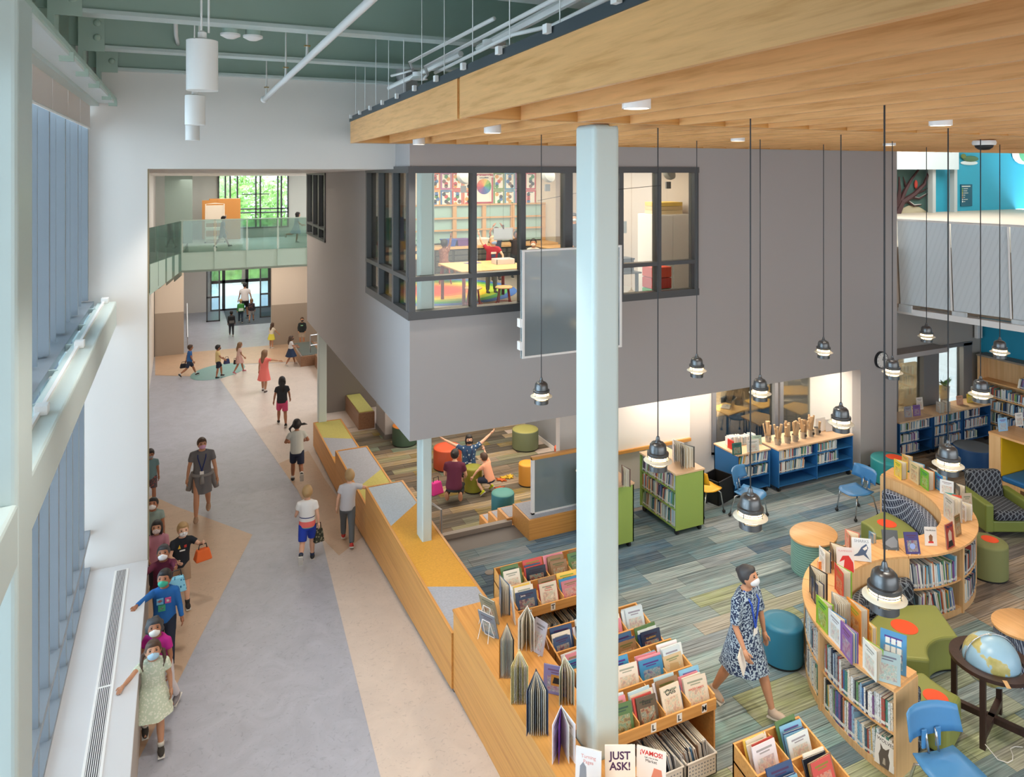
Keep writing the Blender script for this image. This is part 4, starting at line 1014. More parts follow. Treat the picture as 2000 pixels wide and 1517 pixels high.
# navy settees and olive seats inside the curves
def lattice(name, base, line, scale=24):
    m, nt, b = nodes_of(name)
    ge = N(nt, 'ShaderNodeTexCoord')
    fac = None
    for rot in (0, 60, 120):
        mp = N(nt, 'ShaderNodeMapping'); mp.inputs['Rotation'].default_value = (rad(90) if False else .5, .4, rad(rot)); mp.inputs['Scale'].default_value = (scale,) * 3
        nt.links.new(ge.outputs['Object'], mp.inputs[0])
        wv = N(nt, 'ShaderNodeTexWave'); wv.inputs['Scale'].default_value = .32; nt.links.new(mp.outputs[0], wv.inputs['Vector'])
        g = N(nt, 'ShaderNodeMath', operation='GREATER_THAN'); g.inputs[1].default_value = .95; nt.links.new(wv.outputs['Fac'], g.inputs[0])
        if fac is None: fac = g.outputs[0]
        else:
            mm = N(nt, 'ShaderNodeMath', operation='MAXIMUM'); nt.links.new(fac, mm.inputs[0]); nt.links.new(g.outputs[0], mm.inputs[1]); fac = mm.outputs[0]
    c = ramp_node(nt, fac, [(0, base), (1, line)]); nt.links.new(c, b.inputs['Base Color']); b.inputs['Roughness'].default_value = .85
    return m
navy = lattice('navy_lattice_fabric', '#28324c', '#aab6cc'); navy_dark = lattice('navy_dark_fabric', '#1f2430', '#77808c', 20)
olive = mat('olive_vinyl', '#8a9350', .45); orange_spot = mat('orange_vinyl', '#f0552a', .5); teal_v = mat('teal_vinyl', '#2f8f94', .4); blue_v = mat('petrol_vinyl', '#2d7a9a', .4)
def settee(C, r_out, a0, a1, label, fab, zt):
    t = thing('curved_settee', label, 'settee', (C[0], C[1], 0)); O = (0, 0)
    sector(MB(), O, r_out - .17, r_out - .015, a0, a1, .36, zt).build('backrest', fab, t, bevel=.04, seg=3)
    sector(MB(), O, r_out - .2, r_out - .015, a0, a1, .06, .36).build('seat_edge', fab, t, bevel=.02)
    sector(MB(), O, r_out - .17, r_out - .03, a0 + 1, a1 - 1, .0, .06).build('plinth', black, t)
settee(C2, 1.28, -62, 12, 'curved settee in navy lattice fabric inside the far curve of the bookcase', navy, .74)
settee(C1, 1.39, 67.5, 189, 'curved settee in dark navy fabric inside the near curve of the bookcase', navy_dark, .68)
def dot(b, x, y, z, r, sx=1.0): b.lathe([(r, 0), (r, .004), (0, .005)], 20, (x, y, z)); return b
def pouf_sector(label, C, r0, r1, a0, a1, dot_r, ang):
    t = thing('petal_seat', label, 'seat', (C[0], C[1], 0))
    sector(MB(), (0, 0), r0, r1, a0, a1, .03, .44).build('cushion', olive, t, bevel=.05, seg=3)
    sector(MB(), (0, 0), r0 + .04, r1 - .04, a0 + 2, a1 - 2, 0, .04).build('base', black, t)
    rm = (r0 + r1) / 2; dot(MB(), rm * math.cos(rad(ang)), rm * math.sin(rad(ang)), .44, dot_r).build('spot', orange_spot, t)
pouf_sector('olive wedge seat with orange spot in the near curve, beside the globe', C1, .5, 1.16, 56, 146, .15, 100)
pouf_sector('olive wedge seat with orange spot in front of the lattice settee', C2, .4, 1.06, -58, 8, .14, -14)
pouf_sector('olive wedge seat with orange spot half hidden behind the bookcase end and blue chair', C1, .68, 1.17, 163, 200, .12, 188)
def drum(label, x, y, z, r, h, m, top=None, spot=False, rx=1.0):
    t = thing('drum_ottoman', label, 'ottoman', (x, y, z))
    MB().lathe([(r * .96, .0), (r * .96, .03)], 32).build('base', black, t, True, auto=40)
    b = MB().lathe([(r, .03), (r, h - .03), (r * .985, h - .01), (r * .95, h)], 36).build('body', m, t, True, auto=50)
    MB().lathe([(r * .985, h - .012), (r * .955, h + .002), (r * .6, h + .008), (0, h + .01)], 36, cap=False).build('top', top or m, t, True)
    if spot: dot(MB(), r * .25, 0, h + .009, r * .42).build('spot', orange_spot, t)
    return t
p = at(1522, 1296, 0); t = drum('petrol blue drum ottoman beside the walking woman', p.x + .1, p.y + .05, 0, .245, .47, blue_v); t.scale = (1, 1, 1)
drum('olive oval stool with orange spot beside the far bookcase curve', 10.92, 6.89, 0, .27, .5, mat('olive_wool', '#7d8355', .8), spot=True)
drum('turquoise drum ottoman with orange spot against the grey wall corner', 12.5, 9.72, 0, .36, .45, teal_v, spot=True)
drum('dark blue drum ottoman with grey top before the far blue bookcases', 14.55, 9.45, 0, .36, .46, mat('royal_vinyl', '#1f4f86', .45), mat('grey_top', '#6a7684', .5))
S = LAND
olg = mat('moss_vinyl', '#6f7a5c', .5)
for lab, px, py, r, h, m, tp in (('moss green drum ottoman with lime top at the back of the story area', 1026, 874, .32, .46, olg, mat('lime_top', '#a3a25c', .5)),
    ('dark green drum ottoman with orange top half hidden under the grey box corner', 790, 866, .3, .46, mat('bottle_vinyl', '#3f5a4c', .5), mat('tangerine_top', '#e08a35', .5)),
    ('large red-orange drum ottoman behind the kneeling adults', 874, 912, .32, .46, mat('brick_vinyl', '#b9502f', .5), mat('vermilion_top', '#e0582e', .5)),
    ('small lime drum ottoman between the seated adults and the child', 924, 958, .19, .5, mat('lime_vinyl', '#8d8f2e', .5), None),
    ('amber drum ottoman beside the frosted glass screen', 1031, 945, .2, .45, mat('amber_vinyl', '#c98e38', .5), mat('amber_top', '#eda02c', .5)),
    ('teal drum ottoman beside the oak tiered steps', 982, 1003, .225, .42, mat('sea_vinyl', '#2f7f90', .5), mat('sea_top', '#4f9590', .5)),
    ('red-orange drum ottoman partly hidden behind the glass screen and column', 1103, 912, .24, .46, MATS['brick_vinyl'], MATS['vermilion_top'])):
    p = at(px, py, S); drum(lab, p.x, p.y, S, r, h, m, tp)

# oval tables
def oval_table(label, p, rx, ry, rot, base_m, h=.6):
    t = thing('oval_table', label, 'table', p, rot)
    o = MB().lathe([(1, 0), (1, .022), (.985, .028)], 40).build('table_top', maple_flat, t, True, auto=40); o.location = (0, 0, h - .028); o.scale = (rx, ry, 1)
    o = MB().lathe([(.93, 0), (.93, h - .03)], 40).build('base_drum', base_m, t, True, auto=40); o.scale = (rx, ry, 1)
    return t
rib = mat('ribbed_teal', '#7fa79c', .6)
t = oval_table('low oval maple table with pale green ribbed base behind the S-shaped bookcase', (8.72, 8.1, 0), .42, .32, rad(20), rib, .52)
for k in range(14):
    o = MB().lathe([(.945, 0), (.945, .012), (.93, .016)], 40).build('rib', rib, t, True); o.location = (0, 0, .02 + k * .034); o.scale = (.42, .32, 1)
oval_table('oval maple table with navy lattice base at the photo edge behind the globe', (9.15, 5.35, 0), .36, .30, 0, navy, .6)

# ------------------------------------------------------------------ pendant lamps
gun = mat('gunmetal', '#6d7073', .35, .75); ivory = mat('ivory_enamel', '#eadfc8', .4)
bulbm = mat('pendant_glow', '#ffe6b8', .5, emit=9, ecol='#ffdca0')
pend = [(1728, 1155), (1465, 1000), (1852, 900), (1285, 892), (1643, 820), (1057, 768), (1485, 762), (1361, 718), (1916, 765), (1743, 722), (1608, 683), (1810, 653), (1953, 683)]
plab = ['nearest and largest-looking gunmetal pendant lamp, over the near curve of the bookcase', 'gunmetal pendant lamp hanging over the carpet near the oval table', 'gunmetal pendant lamp hanging before the armchair', 'gunmetal pendant lamp hanging before the green bookcase with the books on it', 'gunmetal pendant lamp at the blue bookcase corner by the recess return', 'gunmetal pendant lamp hanging before the grey box beside the frosted panel', 'gunmetal pendant lamp hanging before the classroom window', 'gunmetal pendant lamp hanging on the grey wall right below the art room window end', 'gunmetal pendant lamp overlapping the tall maple bookcase', 'gunmetal pendant lamp just beside the wall clock', 'gunmetal pendant lamp alone on the upper grey wall', 'gunmetal pendant lamp above the office window', 'gunmetal pendant lamp before the teal wall']
X_ = [(4.27, 3.37), (4.26, 4.61), (6.75, 4.63), (4.26, 5.88), (6.76, 5.89), (4.14, 8.17), (6.74, 7.12), (6.69, 8.31), (9.24, 5.91), (9.13, 7.08), (9.17, 8.32), (11.64, 8.37), (11.68, 7.17)]
def pendant():
    t = thing('pendant_lamp', plab[0], 'pendant lamp', (0, 0, 0), 0, 'gunmetal pendant lamps')
    MB().lathe([(.012, .20), (.018, .185), (.022, .16), (.03, .155), (.032, .145), (.06, .14), (.078, .12), (.085, .08), (.085, .05), (.105, .045), (.105, .018), (.098, .012)], 28).build('dome', gun, t, True, auto=50)
    g = MB().lathe([(.09, .012), (.092, -.02), (.08, -.075)], 28, cap=False).build('lens', bulbm, t, True)
    MB().lathe([(.098, -.012), (.138, -.034), (.138, -.038), (.096, -.018)], 32, cap=False).build('reflector_disc', ivory, t, True)
    MB().lathe([(.084, -.07), (.09, -.072), (.09, -.125), (.084, -.125)], 28, cap=False).build('lower_ring', gun, t, True, auto=40)
    for z in (.0, -.028, -.058):
        b = MB(); b.tube([((.101 + (.006 if z < -.02 else 0)) * math.cos(k * PI / 12), (.101 + (.006 if z < -.02 else 0)) * math.sin(k * PI / 12), z) for k in range(25)], .0035, 5); b.build('guard_ring', gun, t)
    for k in range(4):
        a = k * PI / 2 + .3; MB().tube([(.1 * math.cos(a), .1 * math.sin(a), .02), (.11 * math.cos(a), .11 * math.sin(a), -.03), (.09 * math.cos(a), .09 * math.sin(a), -.08)], .004, 5).build('guard_bar', gun, t)
    MB().tube([(0, 0, .19), (0, 0, ZCT - 3.2)], .006, 6).build('cord', black, t)
    return t
P0 = pendant()
for i, (x, y) in enumerate(X_):
    o = P0 if i == 0 else copy_tree(P0)
    o.location = (x, y, 3.2); o['label'] = plab[i]
    l = bpy.data.lights.new('pendant_bulb', 'SPOT'); l.energy = 34; l.color = (1, .82, .58); l.spot_size = rad(125); l.spot_blend = .6; l.shadow_soft_size = .08
    lo = bpy.data.objects.new('pendant_bulb', l); COL.objects.link(lo); lo.location = (x, y, 3.06)

# ------------------------------------------------------------------ shelving units
blue_lam = mat('blue_laminate', '#2d6fae', .4); green_lam = mat('green_laminate', '#93ad58', .4); top_lam = mat('beige_top', '#dcb893', .4)
def caster(t, x, y):
    c_ = MB().lathe([(.045, -.02), (.045, .02)], 14).build('caster', black, t, True, auto=40); c_.matrix_local = Matrix.Translation((x, y, .045)) @ Matrix.Rotation(PI / 2, 4, 'Y')
def bookcase(name, label, x0, x1, y0, y1, h, side_m, face, shelves, dividers=(), cz=.09, topm=None):
    """face: 'S' books face -Y, 'W' books face -X."""
    t = thing(name, label, 'bookcase', ((x0 + x1) / 2, (y0 + y1) / 2, 0)); w, d = (x1 - x0) / 2, (y1 - y0) / 2; e = .02
    if face == 'S':
        for x in (-w, w - e): MB().box(x, -d, cz, x + e, d, h).build('side_panel', side_m, t)
        MB().box(-w, d - e, cz, w, d, h).build('back_panel', side_m, t)
        for x in dividers: MB().box(x - x0 - w - e / 2, -d, cz, x - x0 - w + e / 2, d, h).build('divider', side_m, t)
        for z in shelves: MB().box(-w + e, -d + .015, z, w - e, d - e, z + .02).build('shelf', side_m, t)
    else:
        for y in (-d, d - e): MB().box(-w, y, cz, w, y + e, h).build('side_panel', side_m, t)
        MB().box(w - e, -d, cz, w, d, h).build('back_panel', side_m, t)
        for z in shelves: MB().box(-w + .015, -d + e, z, w - e, d - e, z + .02).build('shelf', side_m, t)
    MB().box(-w - .01, -d - .01, h, w + .01, d + .01, h + .03).build('top_board', topm or top_lam, t, bevel=.004)
    if cz > .05:
        for sx in (-1, 1):
            for sy in (-1, 1): caster(t, sx * (w - .06), sy * (d - .06))
    return t
def fill_S(x0, x1, y, zs, hmax=.23, fills=(1, 1, 1), lean=.1, **kw):
    for z, f in zip(zs, fills):
        if f: p, L = straight((x0 + .03, y + .03, 0), (x1 - .03, y + .03, 0), Vector((0, -1, 0))); row(p, L, z + .02, .15, hmax, False, fill=f, tmin=.012, tmax=.03, depth=.16, lean=lean, **kw)
HB = .78
zs3 = (.10, .33, .56)
bookcase('blue_bookcase', 'short blue rolling bookcase with beige top nearest the green bookcase', 9.27, 10.05, 10.36, 11.0, HB, blue_lam, 'S', zs3)
fill_S(9.3, 10.03, 10.36, zs3[1:], .2, (.98, 1), .2)
bookcase('blue_bookcase', 'wide blue rolling bookcase with paper-filled pails along its top', 10.14, 12.08, 10.24, 10.85, HB, blue_lam, 'S', zs3, (11.12,))
fill_S(10.16, 11.1, 10.24, zs3[1:], .2, (.7, .95), .1); fill_S(11.14, 12.06, 10.24, zs3[1:], .2, (.62, .58), .08)
for x0, x1, lb_, fl in ((13.5, 14.52, 'first far blue bookcase, next to the grey wall end', (.62, .62, .95)), (14.56, 15.5, 'middle far blue bookcase under the office window', (1, 1, 1)), (15.54, 16.45, 'last far blue bookcase, next to the tall maple bookcase', (.55, .95, .65))):
    bookcase('blue_bookcase', lb_, x0, x1, 10.3, 10.78, HB, mat('deep_blue_laminate', '#23588f', .4), 'S', zs3, ((x0 + x1) / 2,) if x0 > 14.55 and x0 < 15 else ())
    fill_S(x0, x1, 10.3, zs3, .2, fl, .08)
bookcase('green_bookcase', 'green-ended rolling bookcase with open books standing on its top', 7.4, 7.98, 9.72, 10.75, 1.0, green_lam, 'W', (.1, .4, .7))
for z, f in ((.1, .95), (.4, 1), (.7, 1)):
    p, L = straight((7.43, 10.72, 0), (7.43, 9.75, 0), Vector((-1, 0, 0))); row(p, L, z + .02, .2, .27, False, fill=f, lean=.12, depth=.2, tmin=.01, tmax=.028)
bookcase('green_bookcase', 'green-ended rolling bookcase mostly hidden behind the large column', 6.0, 6.59, 9.74, 10.55, 1.0, green_lam, 'W', (.1, .4, .7))
for z in (.1, .4, .7):
    p, L = straight((6.03, 10.52, 0), (6.03, 9.77, 0), Vector((-1, 0, 0))); row(p, L, z + .02, .2, .27, False, lean=.1, depth=.2)
# tall maple bookcase on the teal wall
XT = 16.6
tb = thing('tall_bookcase', 'tall maple bookcase packed with books against the teal wall', 'bookcase', (XT, 9.6, 0))
for y in (-1.6, -.05, 1.07): MB().box(0, y - .02, 0, .35, y + .02, 1.78).build('side_panel', maple, tb)
MB().box(.33, -1.6, 0, .35, 1.1, 1.78).build('back_panel', maple, tb); MB().box(-.01, -1.62, 1.78, .36, 1.11, 1.82).build('top_board', mat('grey_top_board', '#8c8177', .6), tb)
for z in (.05, .34, .63, .92, 1.26): MB().box(.0, -1.6, z - .02, .33, 1.07, z).build('shelf', maple_flat, tb)
for z in (.05, .34, .63, .92):
    for ya, yb in ((1.04, -.02), (-.08, -1.55)):
        p, L = straight((XT + .03, 9.6 + ya, 0), (XT + .03, 9.6 + yb, 0), Vector((-1, 0, 0))); row(p, L, z, .17, .24, False, fill=RND.uniform(.85, 1), lean=.05, depth=.17, tmin=.014, tmax=.034)
p, L = straight((XT + .05, 9.85, 0), (XT + .05, 9.6, 0), Vector((-1, 0, 0))); row(p, L, 1.26, .18, .22, False, lean=.3)
# reading nook unit at the right edge
nk = thing('reading_nook', 'maple and yellow reading nook unit with blue seat cushion', 'nook', (13.45, 7.7, 0))
MB().box(0, .55, 0, .75, .75, 1.2).build('side_panel', maple, nk); MB().box(.0, -1.2, 1.2, .75, .76, 1.24).build('top_board', maple_flat, nk)
MB().box(.72, -1.2, .55, .75, .55, 1.2).build('yellow_panel', mat('mustard', '#d0a912', .5), nk); MB().box(.02, .53, .5, .7, .55, 1.2).build('yellow_side', MATS['mustard'], nk)
MB().box(0, -1.2, 0, .72, .55, .42).build('seat_box', maple, nk); MB().box(.0, -1.2, .42, .72, .53, .52).build('seat_cushion', mat('blue_cushion', '#1f6fb3', .5), nk, bevel=.03)
MB().box(-.01, -1.0, .12, .0, .2, .38).build('book_slot', mat('slot_dark', '#6a4f33', .8), nk)

# ------------------------------------------------------------------ chairs
chrome = mat('chrome_tube', '#c8ccd0', .2, .9)
def shell_surface(b, rows, t=.012):
    n = len(rows[0]); o = len(b.v)
    for r in rows:
        b.v += [tuple(p) for p in r]
    k0 = len(b.v)
    def nrm(i, j):
        p = Vector(rows[i][j]); u = Vector(rows[min(i + 1, len(rows) - 1)][j]) - Vector(rows[max(i - 1, 0)][j]); v = Vector(rows[i][min(j + 1, n - 1)]) - Vector(rows[i][max(j - 1, 0)])
        q = u.cross(v); return q.normalized() if q.length > 1e-9 else Vector((0, 0, 1))
    for i, r in enumerate(rows):
        for j, p in enumerate(r): b.v.append(tuple(Vector(p) - nrm(i, j) * t))
    m = len(rows)
    for i in range(m - 1):
        for j in range(n - 1):
            a, c = o + i * n + j, o + i * n + j + 1; d, e = a + n, c + n
            b.face((a, c, e, d)); off = k0 - o; b.face((a + off, d + off, e + off, c + off))
    off = k0 - o
    for i in range(m - 1):
        for j in (0, n - 1):
            a = o + i * n + j; d = a + n
            b.face((a, d, d + off, a + off) if j == 0 else (d, a, a + off, d + off))
    for j in range(n - 1):
        for i in (0, m - 1):
            a = o + i * n + j; c = a + 1
            b.face((c, a, a + off, c + off) if i == 0 else (a, c, c + off, a + off))
    return b
def shell_chair(label, loc, rot, m, group=None, s=1.0):
    t = thing('shell_chair', label, 'chair', loc, rot, group); t.scale = (s, s, s)
    rows = []
    for i in range(7):                # seat pan, front to back (+y = front)
        f = i / 6; y = .22 - .42 * f; w = .2 + .03 * math.sin(PI * f) - (.03 if i == 0 else 0)
        rows.append([(w * u, y + (.03 if abs(u) < .9 and i == 0 else 0), .43 + .02 * abs(u) ** 2 - .02 * math.sin(PI * f) - (.025 if i == 0 else 0)) for u in (-1, -.66, -.33, 0, .33, .66, 1)])
    shell_surface(MB(), rows).build('seat', m, t, True)
    rows = []
    for i in range(5):
        f = i / 4; z = .58 + .2 * f
        rows.append([(.30 * math.sin(u * 1.05) * (1 - .05 * f), -.235 - .05 * f + .16 * (1 - math.cos(u * 1.05)), z - .05 * (1 - f) * (1 - abs(u)) + .015 * math.cos(u * 1.5)) for u in (-1, -.7, -.4, -.15, .15, .4, .7, 1)])
    shell_surface(MB(), rows).build('backrest', m, t, True)
    for s_ in (-1, 1):
        MB().obox((.07 * s_, -.222, .53), (.05, .014, .16)).build('back_stem', m, t, bevel=.005)
        MB().tube([(.05 * s_, -.19, .42), (.05 * s_, -.215, .52), (.05 * s_, -.23, .6)], .011, 8).build('back_tube', chrome, t, True)
        MB().tube([(.13 * s_, .1, .41), (.19 * s_, .17, .36), (.21 * s_, .22, .04)], .012, 8).build('leg', chrome, t, True)
        MB().tube([(.13 * s_, -.1, .41), (.19 * s_, -.19, .36), (.22 * s_, -.27, .04)], .012, 8).build('leg', chrome, t, True)
        for y in (.22, -.27): MB().ball((.215 * s_, y, .03), .03, 10, 6).build('caster', black, t, True)
    MB().tube([(-.14, .1, .405), (.14, .1, .405)], .011, 8).build('seat_bar', chrome, t)
    return t
sky = mat('sky_blue_plastic', '#4f8dc4', .35); sky2 = mat('mid_blue_plastic', '#3f7fb8', .35)
shell_chair('blue plastic chair beside the nearest end of the S-shaped bookcase', (6.47, 4.40, 0), rad(168), sky, s=1.12)
shell_chair('blue plastic chair standing before the short blue bookcase', (9.0, 9.75, 0), rad(205), sky)
shell_chair('blue plastic chair half hidden behind the far end of the S-shaped bookcase', (10.75, 9.05, 0), rad(85), sky2)
shell_chair('yellow plastic chair peeking out behind the green bookcase', (8.45, 10.25, 0), rad(-85), mat('yellow_plastic', '#f0b021', .35))
bb = thing('black_bin', 'black crate on the floor between the chairs and the blue bookcase', 'crate', (8.95, 10.55, 0), .3)
for a in ((-.25, -.2, 0, .25, -.18, .42), (-.25, .18, 0, .25, .2, .42), (-.25, -.2, 0, -.23, .2, .42), (.23, -.2, 0, .25, .2, .42), (-.25, -.2, 0, .25, .2, .02)): MB().box(*a).build('crate_panel', black, bb)
# armchair
ac = thing('club_armchair', 'olive club armchair with navy patterned cushions beside the reading nook', 'armchair', (12.5, 7.72, 0), rad(155))
for s_ in (-1, 1): MB().box(.36 * s_ - .07, -.38, .1, .36 * s_ + .07, .38, .56).build('arm', mat('olive_armchair', '#7b8a45', .45), ac, bevel=.03, seg=3)
MB().box(-.3, -.38, .1, .3, .36, .28).build('base', MATS['olive_armchair'], ac, bevel=.02); MB().box(-.29, -.25, .28, .29, .40, .45).build('seat_cushion', navy_dark, ac, bevel=.07, seg=4)
o = MB().box(-.29, -.09, 0, .29, .09, .48).build('back_cushion', navy_dark, ac, bevel=.06, seg=4); o.location = (0, -.3, .36); o.rotation_euler = (rad(12), 0, 0)
for x in (-.36, .36):
    for y in (-.3, .3): MB().lathe([(.02, 0), (.025, .1)], 10).build('leg', chrome, ac).location = (x, y, 0)
# globe on stand
gl = gl_ = thing('floor_globe', 'large pale blue world globe in a dark wooden floor stand', 'globe', (7.92, 4.95, 0))
def globe_mat():
    m, nt, b = nodes_of('globe_map'); v = texco(nt, 'Object', (1, 1, 1))
    n = N(nt, 'ShaderNodeTexNoise'); n.inputs['Scale'].default_value = 5.2; n.inputs['Detail'].default_value = 5; nt.links.new(v, n.inputs['Vector'])
    c = ramp_node(nt, n.outputs['Fac'], [(.0, '#8fb9d6'), (.54, '#9cc3dc'), (.56, '#b9b173'), (.66, '#a8a05e'), (.75, '#d3c79a')]); nt.links.new(c, b.inputs['Base Color']); b.inputs['Roughness'].default_value = .3
    return m
o = MB().ball((0, 0, 0), .23, 40, 24).build('globe_ball', globe_mat(), gl, True); o.location = (0, 0, .68); o.rotation_euler = (.4, .2, 1.2)
darkw = wood('dark_walnut', '#3a2622', '#2a1a18', 'Z')
MB().lathe([(.25, .65), (.335, .65), (.335, .685), (.25, .685), (.25, .65)], 40, cap=False).build('horizon_ring', darkw, gl, True, auto=40)
b = MB(); b.tube([(.242 * math.cos(a * PI / 20), 0, .68 + .242 * math.sin(a * PI / 20)) for a in range(41)], .006, 6); o = b.build('meridian', chrome, gl, True); o.rotation_euler = (0, 0, rad(-25))
for k in range(4):
    a = rad(20 + 90 * k); MB().obox((.30 * math.cos(a), .30 * math.sin(a), .325), (.045, .045, .65), Matrix.Rotation(a, 3, 'Z')).build('leg', darkw, gl)
for k in (0, 1): MB().obox((0, 0, .12), (.6, .05, .06), Matrix.Rotation(rad(20 + 90 * k), 3, 'Z')).build('stretcher', darkw, gl)
MB().obox((-.22, -.27, .686), (.1, .035, .004), Matrix.Rotation(rad(50), 3, 'Z')).build('name_plate', mat('brass_plate', '#cfa777', .4), gl)
gl_.scale = (1.17, 1.17, 1.12)
tag(MB().tube([(7.5, 4.75, .13), (7.56, 4.66, .02), (7.62, 4.6, .012), (7.70, 4.60, .012), (7.77, 4.64, .012), (7.83, 4.70, .012), (7.9, 4.7, .012), (7.97, 4.66, .012)], .004, 6).build('power_cord', white_metal, None, True), 'white power cord lying under the globe stand', 'cord')
# ------------------------------------------------------------------ browser bins with face-out picture books
bin_oak = wood('bin_oak', '#d79f5c', '#c48842', 'X', 1.2)
BRIGHT = ['#2f4a78', '#e6dfd2', '#7fb7d8', '#c94f48', '#f0c95a', '#3f8fc0', '#e9e3ea', '#587a4a', '#20283a', '#b6d2df', '#df8f9f', '#8f6f4f', '#efe9dc', '#dce6ea', '#c9d8e2', '#3a5f86']
def face_book(x, y, z, w, h, th, tilt, col, rz=0.0, label=None, group=None, me=None):
    M = Matrix.Translation((x, y, z)) @ Matrix.Rotation(rz, 4, 'Z') @ Matrix.Rotation(-tilt, 4, 'X') @ Matrix.Rotation(PI / 2, 4, 'Z') @ Matrix.Translation((0, -w / 2, 0)) @ Matrix.Diagonal((th, w, h, 1))
    o = bpy.data.objects.new('book', me or BOOKART); COL.objects.link(o); o.matrix_world = M; o.color = (*hx(col), 1)
    tag(o, label, 'book', group); NBOOK[0] += 1
    return o
def face_text(o, s, size, m, zf=.75, bold=False, xf=.5):
    """title printed on the -Y-facing cover of a face-out book (parent scale undone)"""
    sx, sy, sz = o.matrix_world.to_scale()
    me = text_mesh(s, size, .0004, bold); me.materials.clear(); me.materials.append(m)
    t = bpy.data.objects.new('cover_title', me); COL.objects.link(t); t.parent = o
    L = Matrix.Translation((-.5 - .0008 / sx, 1 - xf, zf)) @ Matrix.Diagonal((1 / sx, 1 / sy, 1 / sz, 1)) @ Matrix.Rotation(-PI / 2, 4, 'Z') @ Matrix.Rotation(PI / 2, 4, 'X')
    t.matrix_local = L
    return t
def face_poly(o, pts, m, lift=.0006, name='cover_picture'):
    """flat print on the front cover; pts in cover fractions (x to the right, z up)"""
    sx, sy, sz = o.matrix_world.to_scale()
    b = MB(); n = len(pts); l0, l1 = -.5 - lift / sx, -.5 - .0001 / sx
    b.add([(l0, 1 - x, z) for x, z in pts] + [(l1, 1 - x, z) for x, z in pts], [tuple(range(n)), tuple(range(2 * n - 1, n - 1, -1))] + [(i, i + n, (i + 1) % n + n, (i + 1) % n) for i in range(n)])
    return b.build(name, m, o)
ink = mat('ink_black', '#1c1c20', .6); inkw = mat('ink_white', '#f4f2ee', .6); inkr = mat('ink_red', '#d2322e', .6); inkg = mat('ink_grey', '#8b929b', .6); inkb = mat('ink_blue', '#5b83b8', .6)
def bins(name, label, x0, x1, y0, y1, letters, per, grp, first=None, seed=1):
    t = thing(name, label, 'book bin', (0, 0, 0))
    zl = .56
    n = max(1, round((x1 - x0) / .33)); step = (x1 - x0) / n
    for x in (x0, x1 - .018): MB().hexa([(x, y0, .0), (x + .018, y0, .0), (x + .018, y1, .0), (x, y1, .0)], [(x, y0, zl + .12), (x + .018, y0, zl + .12), (x + .018, y1, zl + .26), (x, y1, zl + .26)]).build('side_panel', bin_oak, t)
    lip = MB().box(x0, y0 - .018, zl - .02, x1, y0, zl + .09).build('front_lip', bin_oak, t)
    MB().hexa([(x0, y0, zl - .02), (x1, y0, zl - .02), (x1, y1, zl + .1), (x0, y1, zl + .1)], [(x0, y0, zl), (x1, y0, zl), (x1, y1, zl + .12), (x0, y1, zl + .12)]).build('bin_floor', bin_oak, t)
    ym = (y0 + y1) / 2
    MB().box(x0, ym - .009, zl + .04, x1, ym + .009, zl + .19).build('cross_divider', bin_oak, t); MB().box(x0, y1 - .018, 0, x1, y1, zl + .26).build('back_panel', bin_oak, t)
    for i in range(1, n): MB().hexa([(x0 + step * i - .006, y0, zl), (x0 + step * i + .006, y0, zl), (x0 + step * i + .006, y1, zl + .12), (x0 + step * i - .006, y1, zl + .12)], [(x0 + step * i - .006, y0, zl + .12), (x0 + step * i + .006, y0, zl + .12), (x0 + step * i + .006, y1, zl + .24), (x0 + step * i - .006, y1, zl + .24)]).build('divider', bin_oak, t)
    MB().box(x0, y0, .06, x1, y1, .08).build('lower_shelf', bin_oak, t)
    for i, ch in enumerate(letters):
        if not ch: continue
        x = x0 + step * (i + .5)
        pl_ = MB().box(x - .03, y0 - .0195, zl - .005, x + .032, y0 - .018, zl + .078).build('letter_card', inkw, t)
        lettering(ch, .075, ink, pl_, (x, y0 - .0205, zl + .035), (PI / 2, 0, 0), True)
    r = random.Random(seed); res = []
    for i in range(n):
        for half in (1, 0):
            ya = y0 + .05 if half == 0 else ym + .05
            k = per
            for j in range(k - 1, -1, -1):
                y = ya + j * .028; z = zl + .008 + (y - y0) * .16
                h = r.uniform(.2, .28); w = r.uniform(.22, .285)
                col = r.choice(BRIGHT) if j else (first or {}).get((i, half), r.choice(BRIGHT))
                res.append((i, half, j, face_book(x0 + step * (i + .5) + r.uniform(-.02, .02), y, z, w, h, r.uniform(.008, .016), r.uniform(.30, .42), col, r.uniform(-.06, .06), f"{cname(col)} picture book, {('front', 'second', 'third', 'fourth', 'fifth')[j]} in {('first', 'second', 'third', 'last')[i]} compartment, {('near', 'far')[half]} row, {grp[0]}", grp[1])))
    return t, res
def low_books(x0, x1, y0, z, n, grp, lean=.25):
    p, L = straight((x0, y0, 0), (x1, y0, 0), Vector((0, -1, 0))); row(p, L, z, .2, .27, False, fill=.97, tmin=.006, tmax=.016, depth=.24, lean=lean, pal=['#dfe3e6', '#3a4656', '#9fb4c4', '#e9e4da', '#6b7f91', '#c6b9a4', '#26303c'])
tA, rA = bins('book_bin_unit', 'oak picture-book bin lettered T standing past the counter top', 3.72, 5.02, 8.0, 8.72, ['T', 'T', '', ''], 4, ('bins lettered T', 'picture books in the T bins'), {(0, 0): '#2b4468', (1, 0): '#e3d7c6', (2, 0): '#c77f8c'}, 3)
tB, rB = bins('book_bin_unit', 'oak picture-book bin lettered R half hidden by the large column', 3.72, 4.98, 6.68, 7.32, ['', '', '', 'R'], 4, ('bin lettered R', 'picture books in the R bin'), {(3, 0): '#22304f'}, 5)
